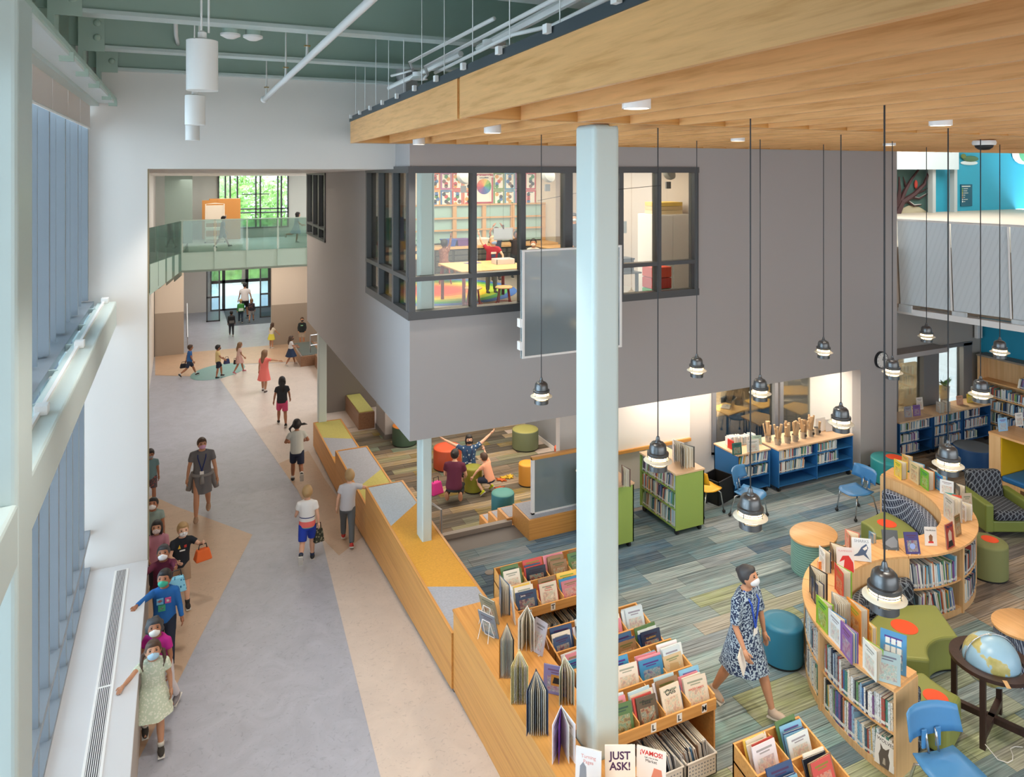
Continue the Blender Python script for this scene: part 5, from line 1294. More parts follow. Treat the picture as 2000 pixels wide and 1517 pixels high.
tC, rC = bins('book_bin_unit', 'oak picture-book bin lettered L and M nearest the walking woman', 3.72, 4.95, 5.86, 6.6, ['', 'L', 'L', 'M'], 5, ('bins lettered L', 'picture books in the L and M bins'), {(1, 0): '#5a4a38', (2, 0): '#e2d6c4', (3, 0): '#d8cdbd', (2, 1): '#3a86b8', (3, 1): '#c9b48f', (1, 1): '#e8ded2'}, 8)
tD, rD = bins('book_bin_unit', 'oak picture-book bin cut by the bottom edge before the curved bookcase', 4.55, 5.35, 4.55, 5.15, ['', ''], 5, ('bottom-edge bin', 'picture books in the bottom bin'), None, 9)
for i, half, j, o in rC:
    if j == 0 and half == 0:
        if i == 2: face_text(o, 'Otis', .075, ink, .78)
        if i == 1: face_text(o, 'Pete', .055, ink, .8)
        if i == 3: face_text(o, 'WATER DANCE', .026, inkr, .6)
    if j == 0 and half == 1 and i == 3: face_poly(o, [(.2, .2), (.8, .2), (.75, .6), (.3, .65)], mat('cover_tan', '#b99f72', .6))
for i, half, j, o in rA:
    if j == 0 and half == 0 and i == 1: face_text(o, 'Thank', .03, inkr, .8); face_text(o, 'Thanksgiving', .022, inkr, .68)
    if j == 0 and half == 0 and i == 0: face_text(o, 'Jamie', .03, inkw, .8, xf=.35)
for i, half, j, o in rB:
    if j == 0 and half == 0 and i == 3: face_text(o, 'BLUEBERRY', .026, mat('ink_gold', '#c9a24a', .6), .72); face_poly(o, [(.42, .12), (.58, .12), (.62, .35), (.5, .45), (.4, .33)], inkr)
low_books(3.75, 4.95, 8.03, .08, 40, None, .3)
low_books(3.75, 4.9, 6.72, .08, 40, None, .25)
basket_m = mat('white_basket', '#e6e2dd', .5)
for i, x in enumerate((4.22, 4.62)):
    t = thing('storage_basket', ('white plastic basket of thin books under the bin, lettered M', 'white plastic basket of magazines under the bin end near the walking woman')[i], 'basket', (x, 5.8, .08))
    for a in ((-.18, -.14, 0, -.17, .3, .2), (.17, -.14, 0, .18, .3, .2), (-.18, -.14, 0, .18, -.13, .2), (-.18, .29, 0, .18, .3, .2)): MB().box(*a).build('basket_wall', basket_m, t)
    MB().box(-.18, -.14, 0, .18, .3, .01).build('basket_floor', basket_m, t); MB().tube([(-.18, -.14, .2), (.18, -.14, .2), (.18, .3, .2), (-.18, .3, .2), (-.18, -.14, .2)], .009, 6).build('rim', basket_m, t)
    hole = MB().box(-.008, -.142, -.006, .008, -.139, .006).mesh('hole'); hole.materials.append(inkg)
    for q in range(9):
        for w_ in range(4): link('hole', hole, t, (-.145 + .036 * q, 0, .05 + .035 * w_))
    if i == 0: lettering('M', .075, ink, t, (.02, -.1445, .1), (PI / 2, 0, 0), True)
    p, L = straight((x - .155, 5.72, 0), (x + .15, 5.72, 0), Vector((0, -1, 0))); row(p, L, .1, .22, .29, False, tmin=.006, tmax=.014, depth=.32, lean=-.25, pal=['#d9d4cc', '#8a6f5c', '#2b3140', '#c8ccd2', '#4c7fae', '#e9e6e0'])

# ------------------------------------------------------------------ display books
wire = mat('white_wire', '#efeeec', .4)
def easel(p, rz, w, label):
    t = thing('wire_easel', label, 'book stand', p, rz)
    for s_ in (-1, 1): MB().tube([(w * .3 * s_, -.03, .02), (w * .3 * s_, -.025, .0), (w * .3 * s_, .02, .003), (w * .22 * s_, .085, .2), (w * .3 * s_, .14, 0)], .0035, 5).build('wire', wire, t)
    MB().tube([(-w * .22, .085, .2), (w * .22, .085, .2)], .0035, 5).build('wire', wire, t); MB().tube([(-w * .3, .02, .003), (w * .3, .02, .003)], .0035, 5).build('wire', wire, t)
def vbook(p, rz, w, h, col, label, spread=.6, leaves=6, inner='#ece7da', back=None):
    t = thing('open_book', label, 'book', p, rz)
    for s_, c_ in ((-1, col), (1, back or col)):
        o = MB().box(-.0025, 0, 0, .0025, w, h).build('cover', art_m, t); o.rotation_euler = (0, 0, s_ * spread / 2); o.color = (*hx(c_), 1)
    MB().box(-.006, -.006, 0, .006, .004, h).build('spine', plainc, t).color = (*hx(col), 1)
    for k in range(leaves):
        a = -spread / 2 + spread * (k + .5) / leaves
        o = MB().box(-.0012, .004, .006, .0012, w * .96, h - .006).build('leaf', page_m if k % 3 else objcol('tinted_leaf', 'plain', .7), t); o.rotation_euler = (0, 0, a * .92); o.color = (*hx(inner), 1)
    NBOOK[0] += 1
    return t
def disp(kind, px0, pyt, px1, pyb, z, col, rz, label, h=None, **kw):
    p = at((px0 + px1) / 2, pyb, z); d = p.x * SY + p.y * CYW
    hh = h or (pyb - pyt) * d / FPX * .93; w = min(.3, max(.12, abs(px1 - px0) * d / FPX * 1.05))
    if kind == 'v':
        rz = 172 + (rz - 140) * .18 if z != ZK else 156 + (rz - 95) * .3
        return vbook(p, rad(rz), kw.get('w', hh * .72), hh, col, label, rad(kw.get('spread', 40)), kw.get('leaves', 5), kw.get('inner', '#ece7da'), kw.get('back'))
    w = kw.get('w', w)
    tilt = .28 if kind == 'e' else .1
    o = face_book(p.x, p.y, z + .004, w, hh, kw.get('th', .012), tilt, col, rad(rz), label, None, kw.get('me'))
    if kind == 'e': easel((p.x, p.y, z), rad(rz), w, 'white wire easel holding the ' + kw['holds'])
    return o
ZK = .80
R0 = -25
disp('v', 962, 1118, 990, 1180, ZK, '#5b6f86', 150, 'blue-grey picture book standing open at the far end of the counter', spread=25)
disp('f', 998, 1140, 1012, 1216, ZK, '#dcdce0', 78, 'white book standing edge-on beside the T bin')
disp('e', 945, 1155, 975, 1212, ZK, '#8b8672', 115, 'sepia book on an easel at the counter end, farther of two', holds='farther sepia book at the counter end', w=.24)
disp('e', 945, 1185, 972, 1240, ZK, '#77808a', 118, 'grey landscape book on an easel at the counter end, nearer of two', holds='nearer grey book at the counter end', w=.24)
disp('v', 981, 1210, 999, 1290, ZK, '#c98a3e', 92, 'thick open book with orange cover edges, standing at mid counter', spread=30, leaves=9, inner='#cfcdc8', back='#3a3430')
disp('v', 1000, 1262, 1028, 1340, ZK, '#d9cf9a', 94, 'open book with pale yellow pages, next along the counter', spread=36, leaves=9, inner='#efe3a8')
disp('v', 1030, 1300, 1064, 1392, ZK, '#3c4a66', 95, 'largest open book on the counter, dark blue-grey edged', spread=38, leaves=9, inner='#8f9aa8')
vb = disp('f', 1060, 1300, 1114, 1357, ZK, '#8a84b8', -42, 'lilac picture book showing its back cover on the counter', w=.27)
face_poly(vb, [(.28, .3), (.72, .3), (.72, .68), (.28, .68)], mat('cover_amber', '#c98a3c', .6)); face_poly(vb, [(.34, .38), (.66, .38), (.62, .58), (.4, .6)], ink, .001)
disp('e', 1030, 1212, 1065, 1275, ZK, '#b9b2bb', -70, 'small grey-mauve book on an easel by the bins', holds='small mauve book by the bins', w=.18)
disp('v', 1020, 1178, 1040, 1245, ZK, '#e6e6e2', 80, 'thin white open book beside the bins on the counter', spread=40, leaves=3)
disp('v', 1092, 1275, 1112, 1345, ZK, '#cfdcd0', 100, 'pale green open book beside the large column', spread=35, leaves=4)
disp('v', 1080, 1372, 1112, 1452, ZK, '#eceaf2', 100, 'white open book with purple inside before the column', spread=48, leaves=2, inner='#6a2fa0')
o = disp('f', 1183, 1455, 1240, 1520, ZK, '#f2efe6', -24, 'white picture book titled JUST ASK before the large column', me=BOOKPLAIN, w=.26)
for s_, zf in (('JUST', .68), ('ASK!', .36)): face_text(o, s_, .088, mat('ink_plum', '#4a2f5a', .6), zf, True)
o = disp('f', 1240, 1462, 1303, 1524, ZK, '#f3ece4', -44, 'white picture book with red title VAMOS on the counter corner', me=BOOKPLAIN, w=.25)
face_text(o, '¡VAMOS!', .05, inkr, .84, True); face_text(o, "Let's Go to the", .018, ink, .7); face_text(o, 'Market', .034, ink, .6); face_poly(o, [(.5, .08), (.9, .08), (.85, .4), (.6, .42)], mat('cover_coral', '#e08a6e', .6))
o = disp('f', 1122, 1462, 1175, 1535, ZK, '#e9e9ea', -42, 'pale book titled Turning Pages before the large column', me=BOOKPLAIN, w=.22)
face_text(o, 'Turning', .04, mat('ink_rose', '#d98f86', .6), .78); face_text(o, 'Pages', .04, MATS['ink_rose'], .64); face_poly(o, [(.15, .08), (.45, .08), (.42, .5), (.3, .62), (.18, .5)], inkg)
o = disp('f', 1172, 1500, 1230, 1580, ZK, '#f1efe9', -34, 'white book titled MY PAPI at the bottom edge', me=BOOKPLAIN, w=.22, h=.22)
face_text(o, 'MY PAPI', .04, ink, .85, True)
# on the S-shaped bookcase
o = disp('f', 1712, 1272, 1755, 1334, ST, '#a9c0c4', -52, 'misty blue nature book on a clear stand at the near end of the curved bookcase')
o = disp('f', 1726, 1232, 1762, 1312, ST, '#5f9fd0', -60, 'sky blue book with white squares near the bookcase end', w=.24)
for ix in range(3):
    for iz in range(3): face_poly(o, [(.2 + .22 * ix, .28 + .2 * iz), (.37 + .22 * ix, .28 + .2 * iz), (.37 + .22 * ix, .43 + .2 * iz), (.2 + .22 * ix, .43 + .2 * iz)], inkw)
disp('v', 1670, 1240, 1703, 1303, ST, '#eef0ea', 140, 'white and lime edged animal book standing on the curved bookcase', spread=22, back='#86b83c', leaves=6)
disp('v', 1636, 1207, 1650, 1270, ST, '#8c5fa8', 110, 'thin purple and blue book standing open on the curved bookcase', spread=18, inner='#5b8fd0')
disp('v', 1688, 1207, 1698, 1246, ST, '#e3c66a', 75, 'thin yellow book standing at the inner edge of the near curve', spread=20)
o = disp('v', 1607, 1184, 1632, 1243, ST, '#e8eef2', 142, 'white dog book with blue edge on the near curve', spread=18, back='#2f7fc0')
o = disp('v', 1642, 1160, 1668, 1231, ST, '#e8963a', 135, 'orange book with faces on the inner edge of the near curve', spread=22, inner='#f2e9dc')
disp('v', 1580, 1157, 1611, 1215, ST, '#9acb3c', 140, 'lime green animal book on the left bulge of the curved bookcase', spread=20)
disp('v', 1612, 1150, 1638, 1215, ST, '#b9b4ae', 115, 'grey fanned book between the lime book and the orange book', spread=50, leaves=8)
disp('v', 1570, 1098, 1594, 1156, ST, '#4a4038', 108, 'dark brown book standing open on the left bulge of the curved bookcase', spread=40, leaves=6)
disp('v', 1580, 1122, 1592, 1168, ST, '#37405a', 100, 'narrow dark blue book beside the dark brown one on the bulge', spread=25)
disp('v', 1620, 1095, 1643, 1150, ST, '#d5483e', 120, 'red and green book standing open before the flamingo book', spread=30, back='#8fc04a')
disp('v', 1594, 1062, 1608, 1105, ST, '#e9e6e2', 95, 'white book standing open at the back of the near curve', spread=25, back='#2c3550')
disp('v', 1612, 1055, 1632, 1098, ST, '#8a6a4e', 150, 'brown fanned book at the back of the near curve', spread=70, leaves=7)
o = disp('f', 1602, 1098, 1626, 1110, ST, '#e07f35', -20, 'orange book lying low at the back of the near curve', h=.09, th=.03, w=.22)
o = disp('f', 1636, 1068, 1667, 1117, ST, '#e7d9d6', -32, 'book with a red flamingo and title FLAMINGOS', me=BOOKPLAIN, w=.21)
face_text(o, 'FLAMINGOS', .03, MATS['ink_rose'], .86); face_poly(o, [(.05, .0), (.98, .0), (.95, .4), (.7, .68), (.35, .66), (.15, .4), (.3, .45), (.45, .5), (.4, .2)], inkr)
o = disp('f', 1666, 1050, 1700, 1096, ST, '#e9edf2', -36, 'white book with a grey shark and title SHARKS', me=BOOKPLAIN, w=.235)
face_text(o, 'SHARKS', .05, inkg, .87); face_poly(o, [(.05, .2), (.3, .35), (.5, .62), (.75, .78), (.85, .6), (.72, .35), (.92, .08), (.6, .28), (.35, .22)], mat('shark_blue', '#54678a', .6)); face_poly(o, [(.55, .55), (.78, .7), (.8, .56), (.66, .48)], inkw, .001)
disp('v', 1636, 1030, 1667, 1068, ST, '#d98a7a', 160, 'pink and cream book standing open behind the flamingo book', spread=60, inner='#f0e0c8')
disp('v', 1690, 1035, 1706, 1055, ST, '#6f9fc0', 150, 'blue and orange book tip showing behind the shark book', spread=30)
o = disp('e', 1726, 1036, 1755, 1074, ST, '#565b60', -32, 'black and white whale book on an easel', holds='black and white whale book', me=BOOKPLAIN, w=.2)
face_poly(o, [(.05, .3), (.4, .55), (.75, .7), (.95, .45), (.9, .15), (.5, .1)], inkg)
o = disp('e', 1768, 1040, 1800, 1082, ST, '#3a2f78', -24, 'purple galaxy book on an easel', holds='purple galaxy book', w=.19)
face_poly(o, [(.5 + .2 * math.cos(k * PI / 6), .35 + .14 * math.sin(k * PI / 6)) for k in range(12)], mat('galaxy_glow', '#9ab0e8', .6))
o = disp('f', 1806, 1028, 1831, 1066, ST, '#eceae6', -28, 'white sign card headed Nonfiction in a clear holder', me=BOOKPLAIN, th=.005, w=.16)
face_text(o, 'Nonfiction', .03, ink, .82); face_poly(o, [(.38, .2), (.62, .2), (.66, .5), (.5, .62), (.34, .5)], mat('cover_brown', '#8a6242', .6)); face_poly(o, [(.28, .14), (.72, .14), (.7, .24), (.3, .24)], inkr, .0009)
o = disp('f', 1845, 1020, 1869, 1070, ST, '#a8443a', 8, 'red book with a portrait and title TRUTH', me=BOOKPLAIN, w=.2)
face_text(o, 'TRUTH', .045, mat('ink_navy', '#1f2f55', .6), .86, True); face_poly(o, [(.3, .3), (.68, .3), (.72, .6), (.5, .75), (.28, .6)], mat('cover_skin', '#d0b8a0', .6)); face_poly(o, [(.15, .05), (.85, .05), (.7, .3), (.3, .3)], ink)
disp('f', 1861, 1004, 1883, 1046, ST, '#8a6a44', 10, 'brown sepia book behind the red portrait book')
disp('v', 1735, 893, 1759, 928, ST, '#e9cf4a', 170, 'yellow book standing open at the far end of the bookcase', spread=40)
disp('v', 1756, 884, 1769, 912, ST, '#e0b36a', 175, 'tan and orange book just behind the yellow book', spread=40)
disp('v', 1767, 896, 1788, 936, ST, '#d9c9a0', 165, 'cream book with blue sky border on the far curve', spread=35, back='#6fb0d8')
disp('v', 1788, 910, 1809, 948, ST, '#6fb83a', 150, 'green and orange food book on the far curve', spread=35, back='#e08a2e')
disp('v', 1806, 908, 1815, 942, ST, '#33465e', 120, 'dark blue book just behind the green food book', spread=25)
disp('v', 1816, 918, 1836, 952, ST, '#3f9fd8', 150, 'bright blue book with pale panel on the far curve', spread=30)
disp('f', 1838, 937, 1860, 966, ST, '#dfe9f0', -62, 'white book with rows of small dark icons on the far curve')
disp('v', 1836, 958, 1852, 1008, ST, '#cfc9c2', 130, 'grey animal book at the tip of the far curve', spread=35)
disp('f', 1848, 962, 1866, 1000, ST, '#3fa3a0', -50, 'plain teal book leaning on the far curve', me=BOOKPLAIN)
disp('f', 1862, 966, 1880, 1004, ST, '#e0563a', -45, 'red-orange book leaning on the far curve', me=BOOKPLAIN)
disp('v', 1866, 975, 1882, 1008, ST, '#eceef2', 140, 'white and grey book in front of the red-orange one', spread=40)
disp('f', 1881, 962, 1900, 1006, ST, '#b9aa96', -20, 'portrait book in a clear stand on the far curve')
disp('v', 1858, 940, 1872, 968, ST, '#5b5a54', 140, 'dark fanned book behind the icon book', spread=50)
# WOLVES and 100 among the shelved books, face out at the bookcase end
def shelf_face(ang, r, z, w, h, col, label):
    a = rad(ang); x, y = C1[0] + r * math.cos(a), C1[1] + r * math.sin(a)
    return face_book(x, y, z, w, h, .012, .12, col, a + PI / 2, label, None, BOOKPLAIN)
o = shelf_face(187.2, 1.84, .085, .2, .27, '#ebe8e4', 'white book with a grey wolf titled WOLVES, facing out on the lower shelf end')
face_text(o, 'WOLVES', .045, ink, .88); face_poly(o, [(.3, .0), (.2, .35), (.28, .55), (.25, .75), (.4, .62), (.55, .62), (.72, .75), (.68, .5), (.78, .3), (.75, .0)], mat('wolf_grey', '#5f5650', .7)); face_poly(o, [(.42, .1), (.58, .1), (.54, .32), (.46, .32)], mat('wolf_pale', '#b3a89a', .7), .001)
# top of the green bookcase
disp('v', 1304, 855, 1324, 893, 1.03, '#e6e4e6', 150, 'white book standing open on the green bookcase', spread=50)
disp('v', 1318, 862, 1342, 905, 1.03, '#7b7770', 165, 'grey photo book standing open on the green bookcase', spread=60, leaves=4)
disp('v', 1210, 905, 1219, 942, 1.03, '#7a5a52', 120, 'dark red book standing on the green bookcase behind the column', spread=40)
# blue bookcase tops: pails with paper rolls, books, papers
galv = mat('galvanised', '#a9adb0', .3, .8); kraft = mat('kraft_paper', '#c0a07a', .8)
for i, (px, py) in enumerate(((1500, 862), (1519, 868), (1538, 864), (1553, 861), (1569, 855), (1584, 851), (1596, 847))):
    p = at(px, py, .81)
    t = thing('metal_pail', 'small galvanised pail on the wide blue bookcase, ' + ('first from the classroom window post', 'second', 'third', 'fourth', 'fifth', 'sixth', 'last, beside the framed sign')[i] + (' in the row' if 0 < i < 6 else ''), 'pail', p, 0, 'pails of paper bags')
    MB().lathe([(.052, 0), (.065, .12), (.068, .125), (.06, .125), (.05, .01)], 18, cap=False).build('pail_body', galv, t, True, auto=40)
    MB().box(-.022, -.07, .04, .022, -.063, .085).build('tag_card', ink if i > 3 else galv, t)
    r = random.Random(i)
    for k in range(7 if i < 6 else 1):
        a, rr = r.uniform(0, 2 * PI), r.uniform(.0, .04); tx, ty = r.uniform(-.09, .09), r.uniform(-.06, .06); h = r.uniform(.26, .4); w = r.uniform(.012, .02)
        b = MB().tube([(rr * math.cos(a), rr * math.sin(a), .015), (rr * math.cos(a) + tx, rr * math.sin(a) + ty, h)], [w * .8, w * 1.5], 6)
        o = b.build('paper_roll', kraft); o.location = p; tag(o, f'brown paper roll standing in the {nth(i + 1)} pail on the wide blue bookcase', 'paper roll', 'brown paper rolls in the pails')
disp('f', 1592, 815, 1616, 842, .81, '#e9e6e2', 0, 'white framed sign behind the pails', me=BOOKPLAIN)
disp('f', 1612, 818, 1628, 842, .81, '#d9d6d2', -8, 'second white framed sign next to the recess corner', me=BOOKPLAIN)
o = disp('f', 1430, 864, 1450, 888, .81, '#2f6b60', -8, 'book with a portrait on green ground on the short blue bookcase')
o = disp('f', 1458, 858, 1484, 882, .81, '#dcd9d2', -8, 'white sports book on the short blue bookcase')
disp('f', 1469, 850, 1488, 868, .81, '#9fc0b4', -14, 'pale green book behind the sports book')
p, L = straight((9.42, 10.72, 0), (10.0, 10.66, 0), Vector((0, -1, 0))); row(p, L, .81, .14, .17, False, tmin=.01, tmax=.018, depth=.14, pal=['#dfe3e6', '#9fb4c4', '#c8ccd2', '#e9e6e0', '#aab4ba'])
t = thing('bookend', 'red bookend holding the row on the short blue bookcase', 'bookend', (9.38, 10.66, .81))
MB().box(-.03, -.09, 0, .0, .07, .17).build('upright', mat('red_plastic', '#c4302a', .4), t, bevel=.02); MB().box(-.03, -.09, 0, .06, .07, .01).build('foot', MATS['red_plastic'], t)
for px0, pyt, px1, pyb, c_, l_, k_ in ((1766, 793, 1782, 815, '#9a9aa6', 'grey book on a stand, first on the far blue bookcases', 'f'), (1783, 790, 1799, 812, '#7d5fa0', 'purple picture book on the far blue bookcases', 'f'), (1790, 775, 1804, 800, '#e6dfd8', 'white portrait card standing on the far blue bookcases', 'f'), (1820, 782, 1838, 803, '#b9bcc0', 'grey book on a stand at the middle of the far blue bookcases', 'v'), (1833, 780, 1850, 800, '#d8d4d0', 'white book lying open on the far blue bookcases', 'v'), (1868, 772, 1882, 790, '#d7a08a', 'coral cut-out card on the far blue bookcases', 'f'), (1888, 768, 1902, 786, '#e2c94a', 'yellow and white card at the end of the far blue bookcases', 'f'), (1949, 815, 1970, 842, '#8fc0e6', 'pale blue book on the reading nook top', 'f'), (1983, 805, 2000, 832, '#e9e6e2', 'white card on the reading nook top at the photo edge', 'f')):
    disp(k_, px0, pyt, px1, pyb, .81 if px0 < 1940 else 1.24, c_, -10 if k_ == 'f' else 150, l_)
disp('f', 1915, 706, 1930, 730, 1.26, '#e9e7e4', -60, 'white book with a dark figure on the top shelf of the tall bookcase')
# everything past the individual books
o = FARB.build('books_beyond', objcol('far_book', 'attr', .5)); tag(o, 'closely packed books filling the farther shelves and bins', 'books', kind='stuff')
# ------------------------------------------------------------------ people
def remesh(b, voxel, it=4, fac=.5):
    me = b.mesh('tmp'); o = bpy.data.objects.new('tmp', me)
    m = o.modifiers.new('r', 'REMESH'); m.mode = 'VOXEL'; m.voxel_size = voxel
    s = o.modifiers.new('s', 'SMOOTH'); s.factor = fac; s.iterations = it
    out = bake(o)
    bpy.data.objects.remove(o); bpy.data.meshes.remove(me)
    out.polygons.foreach_set('use_smooth', [True] * len(out.polygons))
    return out
SKIN = {'l': mat('skin_light', '#e0b094', .55), 't': mat('skin_tan', '#c08c6c', .55), 'm': mat('skin_medium', '#a87052', .55), 'd': mat('skin_deep', '#7a4c38', .55)}
HAIR = {'bk': mat('hair_black', '#1d1a1c', .5), 'br': mat('hair_brown', '#4a3426', .5), 'bl': mat('hair_blond', '#b08f62', .5), 'lb': mat('hair_light_brown', '#7d5c40', .5), 'gy': mat('hair_dark_grey', '#3a3a3e', .5)}
eye_m = mat('eye_dark', '#241a16', .25); sole_m = mat('shoe_sole', '#d9d5cd', .6)
CL = {}
def cloth(hexcol):
    if hexcol not in CL: CL[hexcol] = mat('cloth_' + hexcol.lstrip('#'), hexcol, .85)
    return CL[hexcol]
def striped(name, stops, kind='Object', axis=2, scale=1.0):
    m, nt, b = nodes_of(name); t = N(nt, 'ShaderNodeTexCoord'); sp = N(nt, 'ShaderNodeSeparateXYZ'); nt.links.new(t.outputs[kind], sp.inputs[0])
    mu = N(nt, 'ShaderNodeMath', operation='MULTIPLY'); mu.inputs[1].default_value = scale; nt.links.new(sp.outputs[axis], mu.inputs[0])
    c = ramp_node(nt, mu.outputs[0], stops, 'CONSTANT'); nt.links.new(c, b.inputs['Base Color']); b.inputs['Roughness'].default_value = .85
    return m
def printed(name, base, spots, scale=30, thr=.45):
    m, nt, b = nodes_of(name); v = texco(nt); n = N(nt, 'ShaderNodeTexVoronoi'); n.inputs['Scale'].default_value = scale; nt.links.new(v, n.inputs['Vector'])
    c = ramp_node(nt, n.outputs['Distance'], [(0, spots), (thr - .04, spots), (thr, base)]); nt.links.new(c, b.inputs['Base Color']); b.inputs['Roughness'].default_value = .85
    return m
def vdir(f, o, sx):
    f, o = rad(f), rad(o); return Vector((sx * math.sin(o), math.sin(f) * math.cos(o), -math.cos(f) * math.cos(o)))
def person(label, loc, h, yaw, adult=False, lean=4, side=0, la=(0, 8, 10, 5), ra=(0, 8, 10, 5), ll=(0, 0, 2), rl=(0, 0, 2), head=(0, 0), top='#888888', sleeve='short', bottom=None, leglen='short', skirt=None, hem=.34, flare=.12,
           shoes='#333333', skin='t', hair=('short', 'bk'), mask=None, fine=True, group=None, sock=None, lanyard=None, hidelegs=False, flatl=False, flatr=False, graphic=None, drop=None, bare=False, reach=None, slim=.35):
    V = h * (.0095 if fine else .016)
    k = h
    hr = (.068 if adult else .082) * k                      # half head height
    tor = (.30 if adult else .295) * k; thl = (.245 if adult else .235) * k; shl = (.235 if adult else .215) * k
    shw = (.105 if adult else .098) * k; hpw = (.05 if adult else .048) * k; ua = (.165 if adult else .15) * k; fa = (.14 if adult else .125) * k
    sp = Vector((math.sin(rad(side)), math.sin(rad(lean)), math.cos(rad(lean)))).normalized()
    P = Vector((0, 0, 0)); sideX = Vector((1, 0, 0)); fwd = sp.cross(sideX).normalized() * -1
    fwd = sideX.cross(sp) * -1
    if fwd.y < 0: fwd = -fwd
    neck = P + sp * tor
    J = {}
    zmin = 0
    for nm, sx, L in (('l', -1, ll), ('r', 1, rl)):
        hip = P + Vector((sx * hpw, 0, -.01 * k)); kn = hip + vdir(L[0], L[2], sx) * thl; an = kn + vdir(L[0] - L[1], L[2] * .5, sx) * shl
        sh = L[0] - L[1]; pit = max(-75, min(20, sh * .9)) if sh < -12 else (12 if sh > 15 else 0)
        if len(L) > 3: pit = L[3]
        ft = Vector((0, math.cos(rad(pit)), math.sin(rad(pit))))
        J[nm] = (hip, kn, an, ft); zmin = min(zmin, an.z - .042 * k + min(0, ft.z * .1 * k))
        if sh < -80: zmin = min(zmin, kn.z - .03 * k)
    if drop is not None: zmin = -drop * k
    root = Vector((0, 0, -zmin))
    T = thing('person', label, 'person', loc, rad(yaw), group)
    sk = SKIN[skin]; body = MB()
    def tor_ring(t, rx, ry, n=14): 
        c = root + P + sp * (t * k); return [c + sideX * rx * k * math.cos(2 * PI * i / n) + fwd * ry * k * math.sin(2 * PI * i / n) for i in range(n)]
    wide = 1.08 if adult else 1.0
    prof = [(-.07, .045, .04), (-.05, .075, .058), (0, .088 * wide, .064), (.08, .079, .057), (.16, .083, .058), (.23, .09 * wide, .055), (.275, .078, .046), (.30, .04, .035)]
    body.rings([tor_ring(*q) for q in prof])
    for nm in 'lr':
        hip, kn, an, ft = (q + root if i < 3 else q for i, q in enumerate(J[nm]))
        m1 = hip.lerp(kn, .45); m2 = kn.lerp(an, .35)
        body.tube([hip, m1, kn, m2, an, an - Vector((0, 0, .02 * k))], [.054 * k, .048 * k, .034 * k, .035 * k, .021 * k, .022 * k], 10)
        heel = an - Vector((0, 0, .025 * k)) - ft * .02 * k; toe = heel + ft * .105 * k
        body.tube([heel, heel.lerp(toe, .5), toe], [.02 * k, .02 * k, .014 * k], 8)
    arms = {}
    for nm, sx, A in (('l', -1, la), ('r', 1, ra)):
        s0 = root + neck - sp * .043 * k + sideX * sx * shw; el = s0 + vdir(A[0], A[1], sx) * ua; wr = el + vdir(A[2], A[3], sx) * fa
        if reach and nm in reach:
            tg = Matrix.Rotation(-rad(yaw), 4, 'Z') @ (Vector(reach[nm]) - Vector(loc)); v = tg - s0; L_ = min(v.length, (ua + fa) * 1.12); v.normalize(); wr = s0 + v * L_
            bend = math.sqrt(max(0, (ua * 1.06) ** 2 - (L_ * .53) ** 2)); side_v = (Vector((0, 0, -.6)) + sideX * sx * .5); side_v = (side_v - v * side_v.dot(v)).normalized(); el = s0 + v * L_ * .53 + side_v * min(bend, .08 * k)
        arms[nm] = (s0, el, wr, sx)
        body.tube([root + neck - sp * .03 * k + sideX * sx * shw * .5, s0, s0.lerp(el, .5), el, el.lerp(wr, .4), wr], [.03 * k, .031 * k, .027 * k, .022 * k, .021 * k, .014 * k], 10)
    hc = root + neck + sp * (.035 * k + hr * .72) + fwd * .012 * k
    Hm = (Matrix.Rotation(rad(head[0]), 3, 'Z') @ Matrix.Rotation(-rad(head[1] + lean * .4), 3, 'X'))
    body.tube([root + neck - sp * .03 * k, root + neck + sp * .02 * k, hc - sp * hr * .3], [.033 * k, .026 * k, .03 * k], 10)
    hw = hr * .74
    body.ball(hc, (hw, hr * .88, hr), 18, 12, Hm)
    body.ball(hc + Hm @ Vector((0, hr * .28, -hr * .48)), (hw * .72, hr * .55, hr * .5), 14, 10, Hm)     # jaw
    body.ball(hc + Hm @ Vector((0, hr * .9, -hr * .12)), (hr * .13, hr * .17, hr * .2), 8, 6, Hm)         # nose
    for s in (-1, 1): body.ball(hc + Hm @ Vector((s * hw * 1.0, -hr * .05, -hr * .08)), (hr * .1, hr * .17, hr * .25), 8, 6, Hm)
    me = remesh(body, V)
    # hands: palm, four fingers and thumb, appended to the same body mesh
    hb = MB(); r_ = .0085 * k if not adult else .007 * k
    for nm in 'lr':
        s0, el, wr, sx = arms[nm]; d = (wr - el).normalized(); inn = Vector((-sx, 0, 0))
        if (flatl if nm == 'l' else flatr): inn = Vector((0, 0, -1)); d = Vector((d.x, d.y, min(0, d.z) * .25)).normalized()
        n_ = (inn - d * inn.dot(d)); n_ = n_.normalized() if n_.length > .1 else Vector((0, -1, 0)); w_ = n_.cross(d).normalized()
        if w_.dot(fwd) < 0 and not (flatl or flatr): w_ = -w_
        pl_ = .045 * k
        hb.tube([wr - d * .01 * k, wr + d * .012 * k, wr + d * pl_], [.013 * k, .017 * k, .014 * k], 8)
        for s in (-1, 1): hb.tube([wr + d * .005 * k + w_ * s * .006 * k, wr + d * pl_ + w_ * s * .011 * k], [.012 * k, .0105 * k], 8)
        for i, (q, ln_) in enumerate(((-1.5, .03), (-.5, .039), (.5, .042), (1.5, .036))):
            b0 = wr + d * pl_ * .92 + w_ * q * .0095 * k; b1 = b0 + (d * .92 + n_ * .2 + w_ * q * .05).normalized() * ln_ * .5 * k; b2 = b1 + (d * .72 + n_ * .6).normalized() * ln_ * .5 * k
            hb.tube([b0, b1, b2], [r_ * .78, r_ * .7, r_ * .5], 6)
